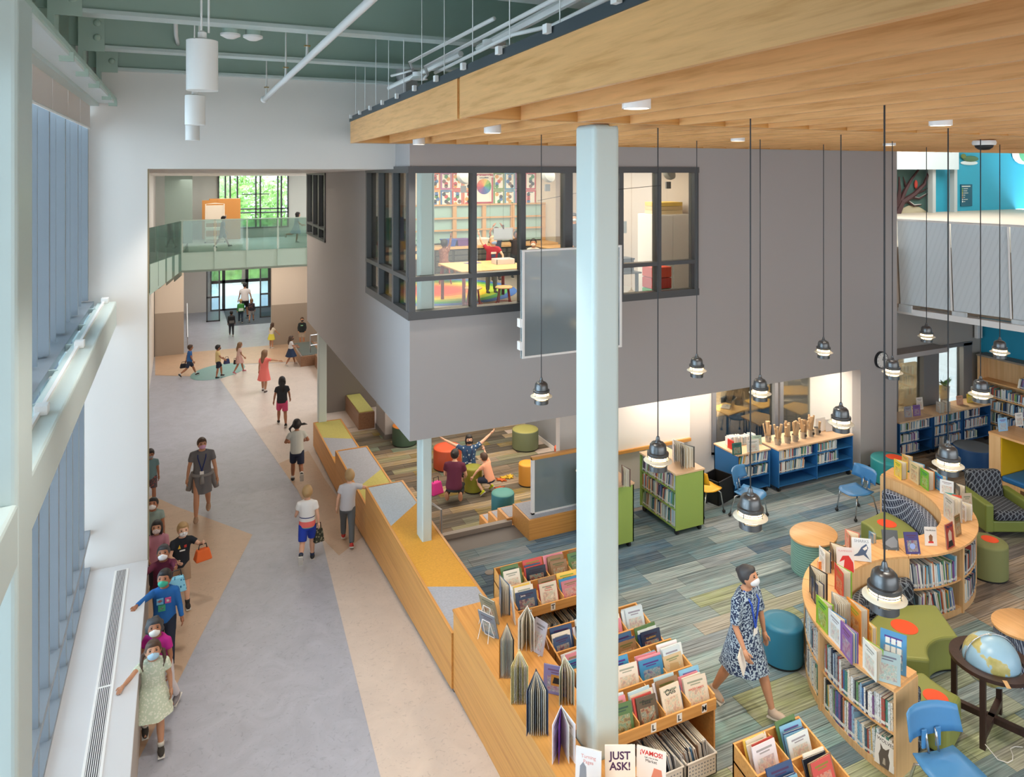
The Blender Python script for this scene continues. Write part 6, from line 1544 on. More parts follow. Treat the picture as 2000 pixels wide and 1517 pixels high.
        t0 = wr + d * .012 * k + w_ * .014 * k; t1 = t0 + (d * .6 + w_ * .75).normalized() * .022 * k; t2 = t1 + (d * .9 + w_ * .2 + n_ * .3).normalized() * .018 * k
        hb.tube([t0, t1, t2], [r_ * .9, r_ * .8, r_ * .55], 6)
    bm = bmesh.new(); bm.from_mesh(me); hm = hb.mesh('hands', True); bm.from_mesh(hm); bm.to_mesh(me); bm.free(); bpy.data.meshes.remove(hm)
    me.materials.clear(); me.materials.append(sk); me.name = 'body'
    link('body', me, T)
    # face
    for s in (-1, 1):
        if fine:
            e = hc + Hm @ Vector((s * hw * .42, hr * .80, hr * .05)); MB().ball(e, (hr * .11, hr * .07, hr * .07), 10, 6, Hm).build('eye', eye_m, T, True)
            e = hc + Hm @ Vector((s * hw * .42, hr * .84, hr * .22)); MB().ball(e, (hr * .16, hr * .05, hr * .03), 8, 4, Hm).build('eyebrow', HAIR[hair[1]], T, True)
    if mask:
        mk = MB(); mk.ball(hc + Hm @ Vector((0, hr * .42, -hr * .45)), (hw * .80, hr * .60, hr * .42), 16, 10, Hm)
        mk.ball(hc + Hm @ Vector((0, hr * .84, -hr * .30)), (hw * .32, hr * .26, hr * .28), 10, 8, Hm)
        for s in (-1, 1): mk.tube([hc + Hm @ Vector((s * hw * .7, hr * .5, -hr * .3)), hc + Hm @ Vector((s * hw * 1.03, hr * .1, -hr * .15))], hr * .035, 5)
        o = link('face_mask', remesh(mk, V * .8, 2), T); o.data.materials.append(mask if not isinstance(mask, str) else cloth(mask))
    elif fine:
        MB().ball(hc + Hm @ Vector((0, hr * .78, -hr * .52)), (hr * .2, hr * .05, hr * .045), 10, 6, Hm).build('mouth', mat('lips', '#a8584e', .5), T, True)
    # hair
    st_, hcol = hair; hb = MB(); back = Vector((0, -hr * .16, hr * .14))
    hb.ball(hc + Hm @ back, (hw * 1.13, hr * .93, hr * .99), 18, 12, Hm)
    hb.ball(hc + Hm @ Vector((0, hr * .18, hr * .62)), (hw * .88, hr * .72, hr * .40), 14, 8, Hm)
    dn = Vector((0, 0, -1))
    if st_ in ('long', 'bob'):
        for s in (-1, 1): hb.ball(hc + Hm @ Vector((s * hw * .9, -hr * .12, -hr * .35)), (hw * .3, hr * .55, hr * .75), 10, 8, Hm)
        hb.ball(hc + Hm @ Vector((0, -hr * .5, -hr * .45)), (hw * .95, hr * .42, hr * .8), 12, 8, Hm)
    if st_ == 'long':
        b0 = hc + Hm @ Vector((0, -hr * .55, -hr * .4)); hb.tube([b0, b0 + Vector((0, -hr * .3, -hr * 1.0)), b0 + Vector((0, -hr * .35, -hr * 1.9)), b0 + Vector((0, -hr * .3, -hr * 2.5))], [hw * .8, hw * .85, hw * .6, hw * .2], 10)
    if st_ in ('pony', 'flypony'):
        b0 = hc + Hm @ Vector((0, -hr * 1.0, hr * .2)); hb.tube([hc + Hm @ Vector((0, -hr * .7, hr * .2)), b0, b0 + Vector((0, -hr * .35, -hr * .7)), b0 + Vector((0, -hr * .3, -hr * 1.6))], [hr * .25, hr * .26, hr * .26, hr * .08], 8)
    if st_ == 'pigtails':
        for s in (-1, 1):
            b0 = hc + Hm @ Vector((s * hw * 1.05, -hr * .35, -hr * .1)); hb.tube([b0 - Hm @ Vector((s * hw * .3, 0, 0)), b0 + Hm @ Vector((s * hr * .25, 0, -hr * .1)), b0 + Hm @ Vector((s * hr * .35, hr * .1, -hr * .9)), b0 + Hm @ Vector((s * hr * .2, hr * .3, -hr * 1.7))], [hr * .2, hr * .24, hr * .2, hr * .06], 8)
    if st_ == 'fly':
        for s in (-1, 1):
            b0 = hc + Hm @ Vector((s * hw * 1.0, -hr * .3, hr * .0)); hb.tube([b0, b0 + Vector((s * hr * .6, -hr * .2, hr * (.1 if s > 0 else -.6))), b0 + Vector((s * hr * (1.3 if s > 0 else .3), -hr * .2, hr * (-.1 if s > 0 else -1.4)))], [hr * .22, hr * .26, hr * .06], 8)
    if st_ == 'bun': hb.ball(hc + Hm @ Vector((0, -hr * .95, hr * .55)), hr * .32, 10, 8)
    if st_ == 'curly':
        r0 = random.Random(5)
        for i in range(26):
            a = r0.uniform(0, 2 * PI); z = r0.uniform(-.6, 1); q = Vector((hw * 1.15 * math.cos(a) * (1 - .4 * abs(z)), -hr * .2 + hr * .95 * math.sin(a) * (1 - .4 * abs(z)) * (1 if math.sin(a) < 0 else .55), hr * z))
            hb.ball(hc + Hm @ q, hr * .28, 8, 6)
    o = link('hair', remesh(hb, V, 3), T); o.data.materials.append(HAIR[hcol])
    # clothes
    tm = top if not isinstance(top, str) else cloth(top)
    c = MB(); g = 1.14
    c.rings([tor_ring(t, rx * g + .004, ry * g + .004) for t, rx, ry in ((-.045, .085, .068), (0, .089 * wide, .066), (.08, .083, .062), (.16, .085, .06), (.235, .09 * wide, .056), (.278, .076, .046), (.298, .045, .038))])
    for nm in 'lr':
        s0, el, wr, sx = arms[nm]; e = (.55 if sleeve == 'short' else 1.0) if isinstance(sleeve, str) else sleeve
        pts = [root + neck - sp * .032 * k + sideX * sx * shw * .5, s0, s0.lerp(el, e)]; rr = [.034 * k, .038 * k, (.029 if sleeve == 'long' else .038) * k]
        if sleeve == 'none': pts = pts[:2]; rr = [.034 * k, .034 * k]
        if sleeve == 'long': pts += [el.lerp(wr, .5), wr - (wr - el) * .04]; rr += [.027 * k, .023 * k]
        c.tube(pts, rr, 10)
    o = link('top' if not skirt else 'dress', remesh(c, V * 1.15, 3), T); o.data.materials.append(tm); shirt = o
    kn_mid = (J['l'][1] + J['r'][1]) / 2 + root
    if bottom:
        c = MB(); c.rings([tor_ring(t, rx * 1.12, ry * 1.14) for t, rx, ry in ((-.075, .07, .06), (-.05, .084, .066), (0, .09 * wide, .067), (.035, .082, .062))])
        for nm in 'lr':
            hip, kn, an, ft = (q + root if i < 3 else q for i, q in enumerate(J[nm]))
            if leglen == 'short': c.tube([hip, hip.lerp(kn, .45), hip.lerp(kn, .85)], [.062 * k, .06 * k, .055 * k], 10)
            else: c.tube([hip, hip.lerp(kn, .45), kn, kn.lerp(an, .5), an + (kn - an) * .03], [.062 * k, .055 * k, .043 * k, .040 * k, .034 * k], 10)
        o = link('shorts' if leglen == 'short' else 'trousers', remesh(c, V * 1.1, 3), T); o.data.materials.append(bottom if not isinstance(bottom, str) else cloth(bottom))
    if skirt:
        c = MB(); n = 28; rings = []
        w0 = root + P + sp * .06 * k; hz = Vector((kn_mid.x * .6, kn_mid.y * .6, root.z - (hem - .0) * k))
        spread_y = abs(J['l'][1].y - J['r'][1].y) * .5
        for i in range(7):
            f = i / 6; cc_ = w0.lerp(hz, f); rx = (.097 + flare * .55 * f) * k; ry = (.074 + flare * .5 * f) * k + spread_y * f * slim
            rings.append([cc_ + Vector((rx * (1 + .05 * f * math.cos(7 * 2 * PI * j / n)) * math.cos(2 * PI * j / n), ry * (1 + .05 * f * math.cos(7 * 2 * PI * j / n)) * math.sin(2 * PI * j / n), 0)) for j in range(n)])
        c.rings(rings, False)
        o = c.build('skirt', skirt if not isinstance(skirt, str) else cloth(skirt), T, True)
    # shoes
    for nm in 'lr':
        if hidelegs: break
        hip, kn, an, ft = (q + root if i < 3 else q for i, q in enumerate(J[nm]))
        upv = Vector((0, -ft.z, ft.y)); cx_ = an - upv * .024 * k + ft * .03 * k
        M = Matrix((Vector((1, 0, 0)), ft, upv)).transposed()
        sh_ = MB(); sh_.ball(cx_ - upv * .002 * k, (.031 * k, .07 * k, .024 * k), 12, 8, M); sh_.ball(an - upv * .008 * k, (.026 * k, .032 * k, .026 * k), 10, 8, M)
        s_o = link('shoe', remesh(sh_, V * .8, 1), T); s_o.data.materials.append(cloth(shoes))
        if not bare: MB().obox(cx_ - upv * .0205 * k, (.056 * k, .132 * k, .012 * k), M).build('sole', sole_m, s_o, bevel=.004 * k)
        if sock: MB().tube([an - Vector((0, 0, .0)), an.lerp(kn, .16)], [.026 * k, .029 * k], 10).build('sock', cloth(sock), T, True)
    if lanyard:
        a0 = root + neck + fwd * .045 * k; cst = root + P + sp * .2 * k + fwd * .085 * k; low = root + P + sp * .07 * k + fwd * .085 * k
        for s in (-1, 1): MB().tube([root + neck + sideX * s * .045 * k + fwd * .01 * k, root + neck - sp * .06 * k + sideX * s * .045 * k + fwd * .073 * k, low], .006 * k, 6).build('lanyard', cloth(lanyard), T)
        MB().obox(low - sp * .03 * k + fwd * .004, (.045 * k, .006, .06 * k), Matrix((sideX, fwd, sp)).transposed()).build('badge', inkw, T)
    if graphic: graphic(T, root + P + sp * .17 * k + fwd * .078 * k, sideX, fwd, sp, k)
    return T, arms, root
def tall(px, pyf, pyh, z=None):          # metres between head top and foot
    p = gnd(px, pyf) if z is None else at(px, pyf, z)
    return p, (pyf - pyh) * (p.x * SY + p.y * CYW) / FPX
WALK = dict(ll=(24, 12, 2), rl=(-14, 16, 2)); WALKR = dict(rl=(24, 12, 2), ll=(-14, 16, 2)); STAND = dict(ll=(2, 2, 3), rl=(-2, 2, 3))
RUN = dict(ll=(18, 20, 2), rl=(-18, 62, 2)); RUNR = dict(rl=(18, 20, 2), ll=(-18, 62, 2))
def sticker(poly, m, name='print'):
    def f(T, c, X, Fw, U, k):
        for pts, mm in poly:
            b = MB(); n = len(pts); P_ = [c + X * x * k + U * z * k + Fw * .004 for x, z in pts]; b.add(P_ + [p - Fw * .012 for p in P_], [tuple(range(n)), tuple(range(2 * n - 1, n - 1, -1))] + [(i, (i + 1) % n, (i + 1) % n + n, i + n) for i in range(n)]); b.build(name, mm, T)
    return f
def sq(x, z, s, t=None): t = t or s; return [(x - s, z - t), (x + s, z - t), (x + s, z + t), (x - s, z + t)]

# queue along the window ledge, all walking towards the viewer (-Y)
smock = printed('pale_green_print', '#cdd8c0', '#e6ead8', 40, .4)
p, h = tall(294, 1470, 1256); hg = 1.22
person('girl in pale green smocked dress leading the line along the ledge', (p.x + .02, p.y + .1, p.z), hg, 183, lean=10, ra=(10, 62, 14, 56), la=(-6, 14, 14, 4), flatr=True, **WALK, reach={'r': at(229, 1352, .76)}, head=(0, -28), top=smock, skirt=smock, hem=.2, flare=.13, skin='t', hair=('pigtails', 'br'), mask='#a8c8dc', shoes='#3a3632', sock='#cfc9bd')
p = gnd(315, 1395); person('girl in magenta shirt second in the line along the ledge', (p.x, p.y, p.z), 1.22, 150, lean=14, ra=(20, 20, 30, 10), la=(0, 12, 20, 5), **WALKR, head=(30, -30), top='#b81f86', bottom='#d9d2d4', leglen='long', skin='m', hair=('curly', 'gy'), mask='#e6e3e0', shoes='#8a8486', graphic=sticker([(sq(-.02, .0, .008), mat('print_pink', '#e7a8d2', .8)), (sq(.015, .03, .008), mat('print_pink2', '#f0d0e2', .8)), (sq(.02, -.04, .008), mat('print_pink3', '#f0d0e2', .8))], None))
p = gnd(330, 1300); person('boy in bright blue long-sleeved shirt touching the ledge', (p.x - .05, p.y, p.z), 1.30, 178, lean=6, ra=(22, 66, 10, 62), la=(4, 14, 18, 10), flatr=True, reach={'r': at(250, 1196, .76)}, **WALK, head=(-12, -22), top='#1f66ae', sleeve='long', bottom='#1e2638', leglen='long', skin='m', hair=('short', 'bk'), mask='#3fae92', shoes='#2a2a2e',
    graphic=sticker([(sq(-.035, .03, .027), mat('print_magenta', '#c8548c', .8)), (sq(.035, .03, .03), mat('print_cyan', '#6fb4d8', .8)), (sq(.02, -.04, .032), mat('print_green', '#3f9f78', .8)), ([(.005, .035), (.035, .02), (.065, .035), (.035, .05)], mat('print_red', '#d05a44', .8)), (sq(-.035, .03, .012), inkw), (sq(.02, -.04, .012), inkw)], None))
p = gnd(322, 1235); person('boy in maroon shirt with white mask reaching for the ledge', (p.x - .02, p.y, p.z), 1.28, 182, lean=8, ra=(16, 70, 14, 60), la=(25, 16, 60, 8), flatr=True, reach={'r': at(258, 1146, .76), 'l': at_d(345, 1155, (gnd(335, 1250).x * SY + gnd(335, 1250).y * CYW) - .25) + Vector((0, 0, .3))}, **WALKR, head=(-8, -26), top='#6b2440', sleeve='long', bottom='#2a3040', leglen='long', skin='m', hair=('short', 'gy'), mask='#e9e8ea', shoes='#2a2a2e')
p, h = tall(352, 1180, 1026); pb = p
qbag = at_d(396, 1092, (pb.x * SY + pb.y * CYW) - .05)
person('boy in black shirt and khaki shorts carrying an orange lunch bag', p, 1.24, 188, lean=2, side=-4, la=(-20, 75, 30, 150), ra=(20, 14, 75, -30), reach={'l': qbag + Vector((0, 0, .25))}, **WALK, head=(0, -10), top='#1f242c', bottom='#a58a70', skin='l', hair=('short', 'bl'), mask=printed('dot_mask', '#eceaea', '#2b2b30', 60, .3), shoes='#2b2626', sock='#2b2b2e', graphic=sticker([([(.02, .03), (.05, .03), (.035, .075)], mat('print_yellow', '#e3b63c', .8)), (sq(-.03, .045, .014), mat('print_red2', '#c03a34', .8)), (sq(.0, .0, .03, .006), inkw)], None))
p = gnd(318, 1165); person('girl in pink shirt with patterned mask standing in line', (p.x - .08, p.y, p.z), 1.22, 180, lean=6, ra=(30, 10, 70, -15), la=(30, 10, 75, -15), **WALK, head=(-5, -20), top='#c98a9a', sleeve='long', bottom='#232838', leglen='long', skin='t', hair=('bob', 'bk'), mask=printed('lattice_mask', '#d9c9c6', '#7a5a5c', 60, .32), shoes='#3a3236')
p = gnd(306, 1110); person('boy in sage shirt looking down near the end of the line', (p.x - .05, p.y, p.z), 1.24, 178, lean=10, **WALKR, head=(-6, -30), top='#8fa39b', bottom='#2f3a48', skin='m', hair=('short', 'bk'), mask='#e6e3e0', shoes='#3a3a3e')
p = gnd(300, 985); person('boy in teal shirt and plaid shorts half hidden behind the white wall edge', (p.x - .06, p.y, p.z), 1.16, 182, lean=4, **WALK, top='#6f8f94', bottom=printed('plaid', '#5a5458', '#b05a58', 40, .4), skin='m', hair=('short', 'bk'), mask='#8a8f96', shoes='#3a3a3e')
# woman in grey dress
p, h = tall(395, 1010, 849); gd_ = '#6b6a6c'
Tw, aw, rw = person('woman in grey dress with blue lanyard walking down the corridor', p, h * 1.0, 176, True, lean=8, la=(14, 14, 20, 10), ra=(-4, 14, 6, 8), **WALKR, head=(14, -12), top=gd_, skirt=gd_, hem=.21, flare=.03, skin='t', hair=('pony', 'br'), mask='#d3a3c4', shoes='#a98a70', lanyard='#24356f', bare=True)
j = thing('tied_jacket', 'grey jacket tied by its sleeves around the waist of the woman in grey', 'jacket', p, rad(176))
k = h
MB().tube([rw + Vector((.11 * k * math.cos(a * PI / 10), .085 * k * math.sin(a * PI / 10), .0)) for a in range(21)], .02 * k, 8).build('waist_wrap', cloth('#8b8886'), j, True)
for s in (-1, 1): MB().tube([rw + Vector((s * .10 * k, -.06 * k, .0)), rw + Vector((s * .13 * k, -.08 * k, -.12 * k)), rw + Vector((s * .16 * k, -.07 * k, -.22 * k))], [.03 * k, .045 * k, .03 * k], 8).build('jacket_tail', cloth('#8b8886'), j, True)
MB().tube([rw + Vector((0, .095 * k, .0)), rw + Vector((.0, .11 * k, -.09 * k))], [.02 * k, .03 * k], 8).build('knot', cloth('#8b8886'), j, True)
# children walking away along the bench (+Y)
tee = striped('stripe_tee', [(0, '#8fb5a2'), (.585, '#ea6f6a'), (.67, '#e2e0de'), (.72, '#3a4a78'), (.735, '#e6e4e2')], 'Object', 2, .97)
p, h = tall(600, 1096, 944); person('boy in striped tee and royal blue shorts walking away', p, h, -12, lean=4, la=(10, 14, 60, 8), ra=(-8, 12, 4, 6), **RUNR, top=tee, bottom='#1f3fb0', skin='l', hair=('short', 'bl'), shoes='#3a3f44', sock='#2f3a55'); pcamo = p
p, h = tall(682, 1062, 916); person('boy in pale grey tee and grey trousers trailing a hand over the bench', (p.x - .03, p.y, p.z), h, -14, lean=6, side=4, la=(-8, 16, 4, 8), ra=(16, 72, 22, 66), flatr=True, **WALK, head=(8, -10), top='#c4c3c8', bottom='#5f6468', leglen='long', skin='l', hair=('short', 'bl'), mask='#e0dcd8', shoes='#c03a34')
p, h = tall(580, 940, 815); person('girl in white tee and navy shorts running with flying pigtails', p, h, -6, lean=6, la=(10, 30, 70, -20), ra=(10, 30, 70, -20), **RUN, top='#c9cbc3', bottom='#252d44', skin='m', hair=('fly', 'bk'), shoes='#33363a', sock='#d9d6d2')
p, h = tall(551, 832, 734); person('girl in black tee and pink shorts with long dark hair walking away', p, h, -4, lean=4, la=(-6, 16, 10, 8), ra=(10, 16, 25, 8), **WALK, top='#2b2c30', bottom='#cf4a72', skin='m', hair=('long', 'bk'), shoes='#2e2a2a')
p, h = tall(516, 765, 681); person('girl in coral dress pointing with an outstretched arm', p, h, -35, lean=2, ra=(40, 88, 20, 84), la=(-4, 10, 4, 6), ll=(8, 4, 2), rl=(-6, 6, 2), head=(-20, 0), top='#ee7a72', skirt='#ee7a72', hem=.22, flare=.1, skin='t', hair=('long', 'lb'), shoes='#5a4a48', sock='#d9d4d0', fine=False)
p, h = tall(568, 714, 654); person('girl in white top and navy skirt with black mask walking', p, h, -85, lean=0, ra=(25, 8, 80, 4), la=(25, 8, 80, 4), **WALK, top='#d9d6d6', skirt='#243350', hem=.2, flare=.16, skin='m', hair=('long', 'br'), mask='#1f2024', shoes='#c9b9ae', fine=False)
p, h = tall(590, 676, 619); person('boy in black printed shirt leaning on the far wall', p, h, 165, lean=-4, ra=(10, 12, 30, -10), la=(10, 12, 30, -10), ll=(4, 4, 3), rl=(2, 30, 3), head=(10, -10), top='#1e2426', sleeve='long', bottom='#b3a594', skin='t', hair=('short', 'br'), mask='#3a3a3e', shoes='#222226', fine=False, graphic=sticker([(sq(0, .03, .04, .014), mat('print_mint', '#8fc8a0', .8))], None))
p, h = tall(530, 680, 629); person('girl in white top and yellow skirt facing the far wall', p, h, -50, lean=6, ra=(30, 25, 40, 20), **STAND, top='#d6cfc0', skirt='#d8cf52', hem=.16, flare=.1, skin='t', hair=('long', 'br'), shoes='#d9d4cf', fine=False)
p, h = tall(370, 735, 669); person('boy in blue tee striding at the left with a dark bag behind him', p, h, -82, lean=2, la=(-24, 8, -10, 5), ra=(10, 8, 25, 5), ll=(28, 6, 2), rl=(-24, 30, 2), top='#2f63a0', bottom='#2a3044', skin='m', hair=('short', 'br'), shoes='#26282c', sock='#d8d4d0', fine=False); pq = p
p, h = tall(426, 737, 671); person('boy in yellow tee and navy shorts with dark mask and shoulder bag', p, h, -80, lean=-2, la=(20, 10, 55, 5), ra=(20, 10, 55, 5), ll=(24, 20, 2), rl=(-6, 4, 2), top='#d8bf86', bottom='#1f2638', skin='m', hair=('short', 'bk'), mask='#2a2c34', shoes='#1f2024', fine=False); pr_ = p
p, h = tall(467, 729, 667); person('girl in pale pink dress walking with a dark purse behind her', p, h, -82, lean=2, la=(-14, 8, -4, 5), ra=(14, 10, 40, 6), **WALK, top='#d6b3a8', skirt='#cfa49a', hem=.17, flare=.08, skin='m', hair=('long', 'lb'), mask='#c9b8b0', shoes='#b5656f', fine=False); ps_ = p
p, h = tall(452, 656, 606); person('boy with black backpack walking towards the doors', p, h, -4, **WALK, top='#26282e', sleeve='long', bottom='#2c3038', leglen='long', skin='d', hair=('short', 'bk'), shoes='#5a4a40', fine=False); pt_ = p; ht_ = h
p, h = tall(478, 623, 555); person('man in white tee and black shorts walking out with children', p, h * 1.05, -8, True, **WALKR, la=(10, 12, 20, 14), ra=(0, 16, 4, 14), top='#e3dcd8', bottom='#1e1f22', skin='t', hair=('short', 'bk'), shoes='#2a2a2e', fine=False)
p, h = tall(470, 631, 583); person('boy with green backpack beside the man in white', p, h, -4, **WALK, top='#3f7f4a', sleeve='long', bottom='#2b3a48', leglen='long', skin='l', hair=('short', 'bl'), shoes='#3a3430', fine=False); pu_ = p; hu_ = h
p, h = tall(491, 629, 582); person('child in grey trousers with dark flowered backpack beside the man in white', p, h, -14, **WALKR, top='#23242a', sleeve='long', bottom='#a8a4a0', leglen='short', skin='t', hair=('long', 'lb'), shoes='#2a2a2e', fine=False); pv_ = p; hv_ = h
# on the bridge
p, h = tall(436, 487, 424, ZA); person('child in dark clothes walking along the upper footbridge', (p.x, p.y + .5, ZA), 1.12, -88, ll=(26, 4, 2), rl=(-24, 10, 2), la=(-10, 8, 0, 5), ra=(10, 8, 30, 5), top='#4f5a56', bottom='#4a5650', skin='t', hair=('short', 'bk'), shoes='#3a4440', fine=False)
p, h = tall(584, 477, 415, ZA); person('girl in blue dress running along the upper footbridge', (p.x, p.y + .7, ZA), 1.15, -86, lean=6, ll=(12, 20, 2), rl=(-30, 60, 2), la=(20, 10, 60, 5), ra=(20, 10, 70, 5), top='#8fa6b8', skirt='#8fa6b8', hem=.2, flare=.14, skin='t', hair=('bob', 'bk'), shoes='#c9c4c0', fine=False)
# story area: two adults and a child
flor = printed('flower_blouse', '#2f5078', '#cfd8dc', 16, .3)
p = at(915, 938, S); person('woman in blue flowered blouse kneeling with both arms raised wide', (p.x - .02, p.y - .08, S), 1.45, 168, True, lean=0, la=(30, 125, 20, 128), ra=(30, 118, 20, 120), ll=(88, 150, 8), rl=(88, 150, 8), head=(0, -6), top=flor, bottom='#22252e', leglen='long', skin='l', hair=('long', 'bk'), mask='#25262c', shoes='#c9b8a8', lanyard='#2f3a5f')
p = at(882, 985, S); person('woman in maroon tee kneeling beside the red-orange ottoman', (p.x + .05, p.y, S), 1.55, -30, True, lean=12, la=(20, 12, 60, -10), ra=(20, 12, 60, -10), ll=(72, 158, 6), rl=(72, 158, 6), head=(-14, -12), top='#5a1f3a', bottom='#22282f', leglen='long', skin='l', hair=('bun', 'bk'), mask='#d9cfc0', shoes='#b5866a', bare=True)
p = at(957, 966, S); person('child in peach tee squatting by the lime ottoman with an arm up', (p.x, p.y, S), 1.12, 32, lean=20, la=(45, 30, 30, 20), ra=(130, 20, 140, 20), ll=(80, 128, 16), rl=(80, 128, 16), head=(-10, 0), top='#eba888', bottom='#2c3548', skin='l', hair=('short', 'br'), shoes='#c6d82a')
# woman walking through the library
pat = None
def dress_mat():
    m, nt, b = nodes_of('navy_houndstooth_dress'); v = texco(nt, 'Object', (1, 1, 1))
    w = N(nt, 'ShaderNodeTexWave'); w.inputs['Scale'].default_value = 13; w.inputs['Distortion'].default_value = 9; w.inputs['Detail Scale'].default_value = 2.6; w.bands_direction = 'DIAGONAL'; nt.links.new(v, w.inputs['Vector'])
    c = ramp_node(nt, w.outputs['Fac'], [(.0, '#1a2a4a'), (.45, '#233a63'), (.62, '#a9bccb')]); nt.links.new(c, b.inputs['Base Color']); b.inputs['Roughness'].default_value = .85
    return m
dm = dress_mat()
p0, p1 = at(1482, 1412, 0), at(1418, 1366, 0); pm = (p0 + p1) / 2
Tt, at_, rt = person('woman in navy patterned dress walking through the library with a white book', (pm.x + .02, pm.y, 0), 1.66, -165, True, lean=4, la=(8, 12, 10, 4), ra=(4, 12, 34, 4), ll=(24, 6, 2), rl=(-18, 10, 2), head=(6, -20), top=dm, sleeve=.9, skirt=dm, hem=.215, flare=.11, skin='t', hair=('bun', 'gy'), mask='#d5d9de', shoes='#b9a89a', lanyard='#2f55c0')
w = Tt.matrix_basis @ at_['r'][2]
wb_ = face_book(w.x, w.y, w.z - .19, .25, .19, .012, .3, '#f0ece6', rad(40), 'white book held low in the hand of the walking woman', None, BOOKPLAIN)

# ------------------------------------------------------------------ bags
def soft_bag(name, label, p, size, m, rz=0, handle=True, cat='bag'):
    t = thing(name, label, cat, p, rz); x, y, z = size
    MB().hexa([(-x, -y, 0), (x, -y, 0), (x, y, 0), (-x, y, 0)], [(-x * .72, -y * .55, z), (x * .72, -y * .55, z), (x * .72, y * .55, z), (-x * .72, y * .55, z)]).build('bag_body', m, t, bevel=.02, seg=3)
    if handle: MB().tube([(-x * .5, 0, z), (-x * .4, 0, z * 1.4), (x * .4, 0, z * 1.4), (x * .5, 0, z)], .008, 6).build('handle', black, t)
    return t
t = soft_bag('lunch_bag', 'orange lunch bag with black handle carried on the arm of the boy in black', qbag, (.12, .08, .16), cloth('#e2682c'), .3)
q = at_d(343, 1158, 10.2 - .55); q = at_d(345, 1155, (gnd(335, 1250).x * SY + gnd(335, 1250).y * CYW) - .25)
soft_bag('lunch_bag', 'pale blue dinosaur-print lunch bag held by the boy in maroon', q, (.12, .06, .2), printed('dino_print', '#8fd0e6', '#1f6f9a', 26, .3), .2)
q = pcamo + Vector((.19, .05, .27)); soft_bag('lunch_bag', 'camouflage lunch bag carried by the boy in royal blue shorts', q, (.09, .06, .22), printed('camo', '#33372c', '#8f8a72', 28, .4), .2)
soft_bag('lunch_bag', 'small dark bag trailing from the hand of the boy in blue tee', pq + Vector((-.18, .0, .30)), (.11, .06, .14), cloth('#22242c'), .2)
soft_bag('lunch_bag', 'navy shoulder bag held out by the boy in yellow tee', pr_ + Vector((.26, 0, .42)), (.1, .06, .16), cloth('#2a3358'), .2)
soft_bag('purse', 'small dark purse hanging behind the girl in pale pink', ps_ + Vector((-.13, .0, .32)), (.05, .05, .14), cloth('#241f26'), 0)
def backpack(label, p, h, m, trim):
    t = thing('backpack', label, 'backpack', (p.x, p.y - .13 * h, p.z + .5 * h))
    MB().box(-.12 * h, -.06 * h, 0, .12 * h, .05 * h, .3 * h).build('pack_body', m, t, bevel=.04 * h, seg=3); MB().box(-.09 * h, -.085 * h, .03 * h, .09 * h, -.055 * h, .14 * h).build('pocket', trim, t, bevel=.015)
    MB().tube([(-.04 * h, 0, .29 * h), (0, -.01, .33 * h), (.04 * h, 0, .29 * h)], .008, 6).build('loop', trim, t)
backpack('black backpack with pale piping worn by the boy walking to the doors', pt_, ht_, cloth('#1e2026'), cloth('#6a6a68'))
backpack('green backpack with white stripe worn by the boy beside the man', pu_, hu_, cloth('#3d8a3f'), cloth('#d4dccf'))
backpack('dark flowered backpack worn by the child beside the man', pv_, hv_, printed('flower_pack', '#1f1f26', '#c07f78', 24, .32), cloth('#1f1f26'))
# ------------------------------------------------------------------ art room contents
YP = 17.29
def poster(px0, py0, px1, py1, frame, label, marks=(), title=None):
    a, b_ = at_y(px0, py0, YP), at_y(px1, py1, YP); w, h = b_.x - a.x, a.z - b_.z
    t = thing('wall_poster', label, 'poster', (a.x, YP, b_.z))
    MB().box(0, -.012, 0, w, 0, h).build('border', mat('poster_' + frame.lstrip('#'), frame, .6), t); MB().box(.05 * w + .02, -.016, .03 + .02 * h, w - .05 * w - .02, -.012, h - .03 - .02 * h).build('sheet', mat('poster_sheet', '#f3efe6', .6), t)
    for x, z, r, c in marks: MB().lathe([(r, 0), (r, .004)], 12).build('picture_dot', mat('dot_' + c.lstrip('#'), c, .6), t).matrix_local = Matrix.Translation((x * w, -.016, z * h)) @ Matrix.Rotation(PI / 2, 4, 'X')
    MB().box(w * .25, -.018, h * .86, w * .75, -.016, h * .9).build('title_bar', ink, t)
    return t, w, h
fr = ['#e0662e', '#b05a9a', '#d0403a', '#e8a030', '#3a6fb0', '#d0403a', '#e0662e', '#e8b83a']
rp = random.Random(4); dots = ['#d0403a', '#3f8f4a', '#e0a030', '#4a78b8', '#7a5a48', '#333338']
for r in range(2):
    y0 = 337 + 34.5 * r
    for k, (x0, x1) in enumerate(((845, 859), (860.5, 881.5), (883, 903), (904.5, 926), (964, 984), (985.5, 1005), (1006.5, 1024), (1025.5, 1046))):
        poster(x0, y0, x1, y0 + 33, fr[(k + r * 3) % 8] if k < 4 else ('#6f9a3a', '#4a90b8', '#8a4a90', '#c83a48')[k - 4], f'{("upper", "lower")[r]} row art poster, {("first", "second", "third", "fourth", "fifth", "sixth", "seventh", "last")[k]} from the side window', [(rp.choice((.3, .5, .7)), .2 + .14 * q, .05, rp.choice(dots)) for q in range(5)])
t, w, h = poster(927, 340, 962.5, 397, '#b8283c', 'large colour wheel poster at the centre of the art room wall')
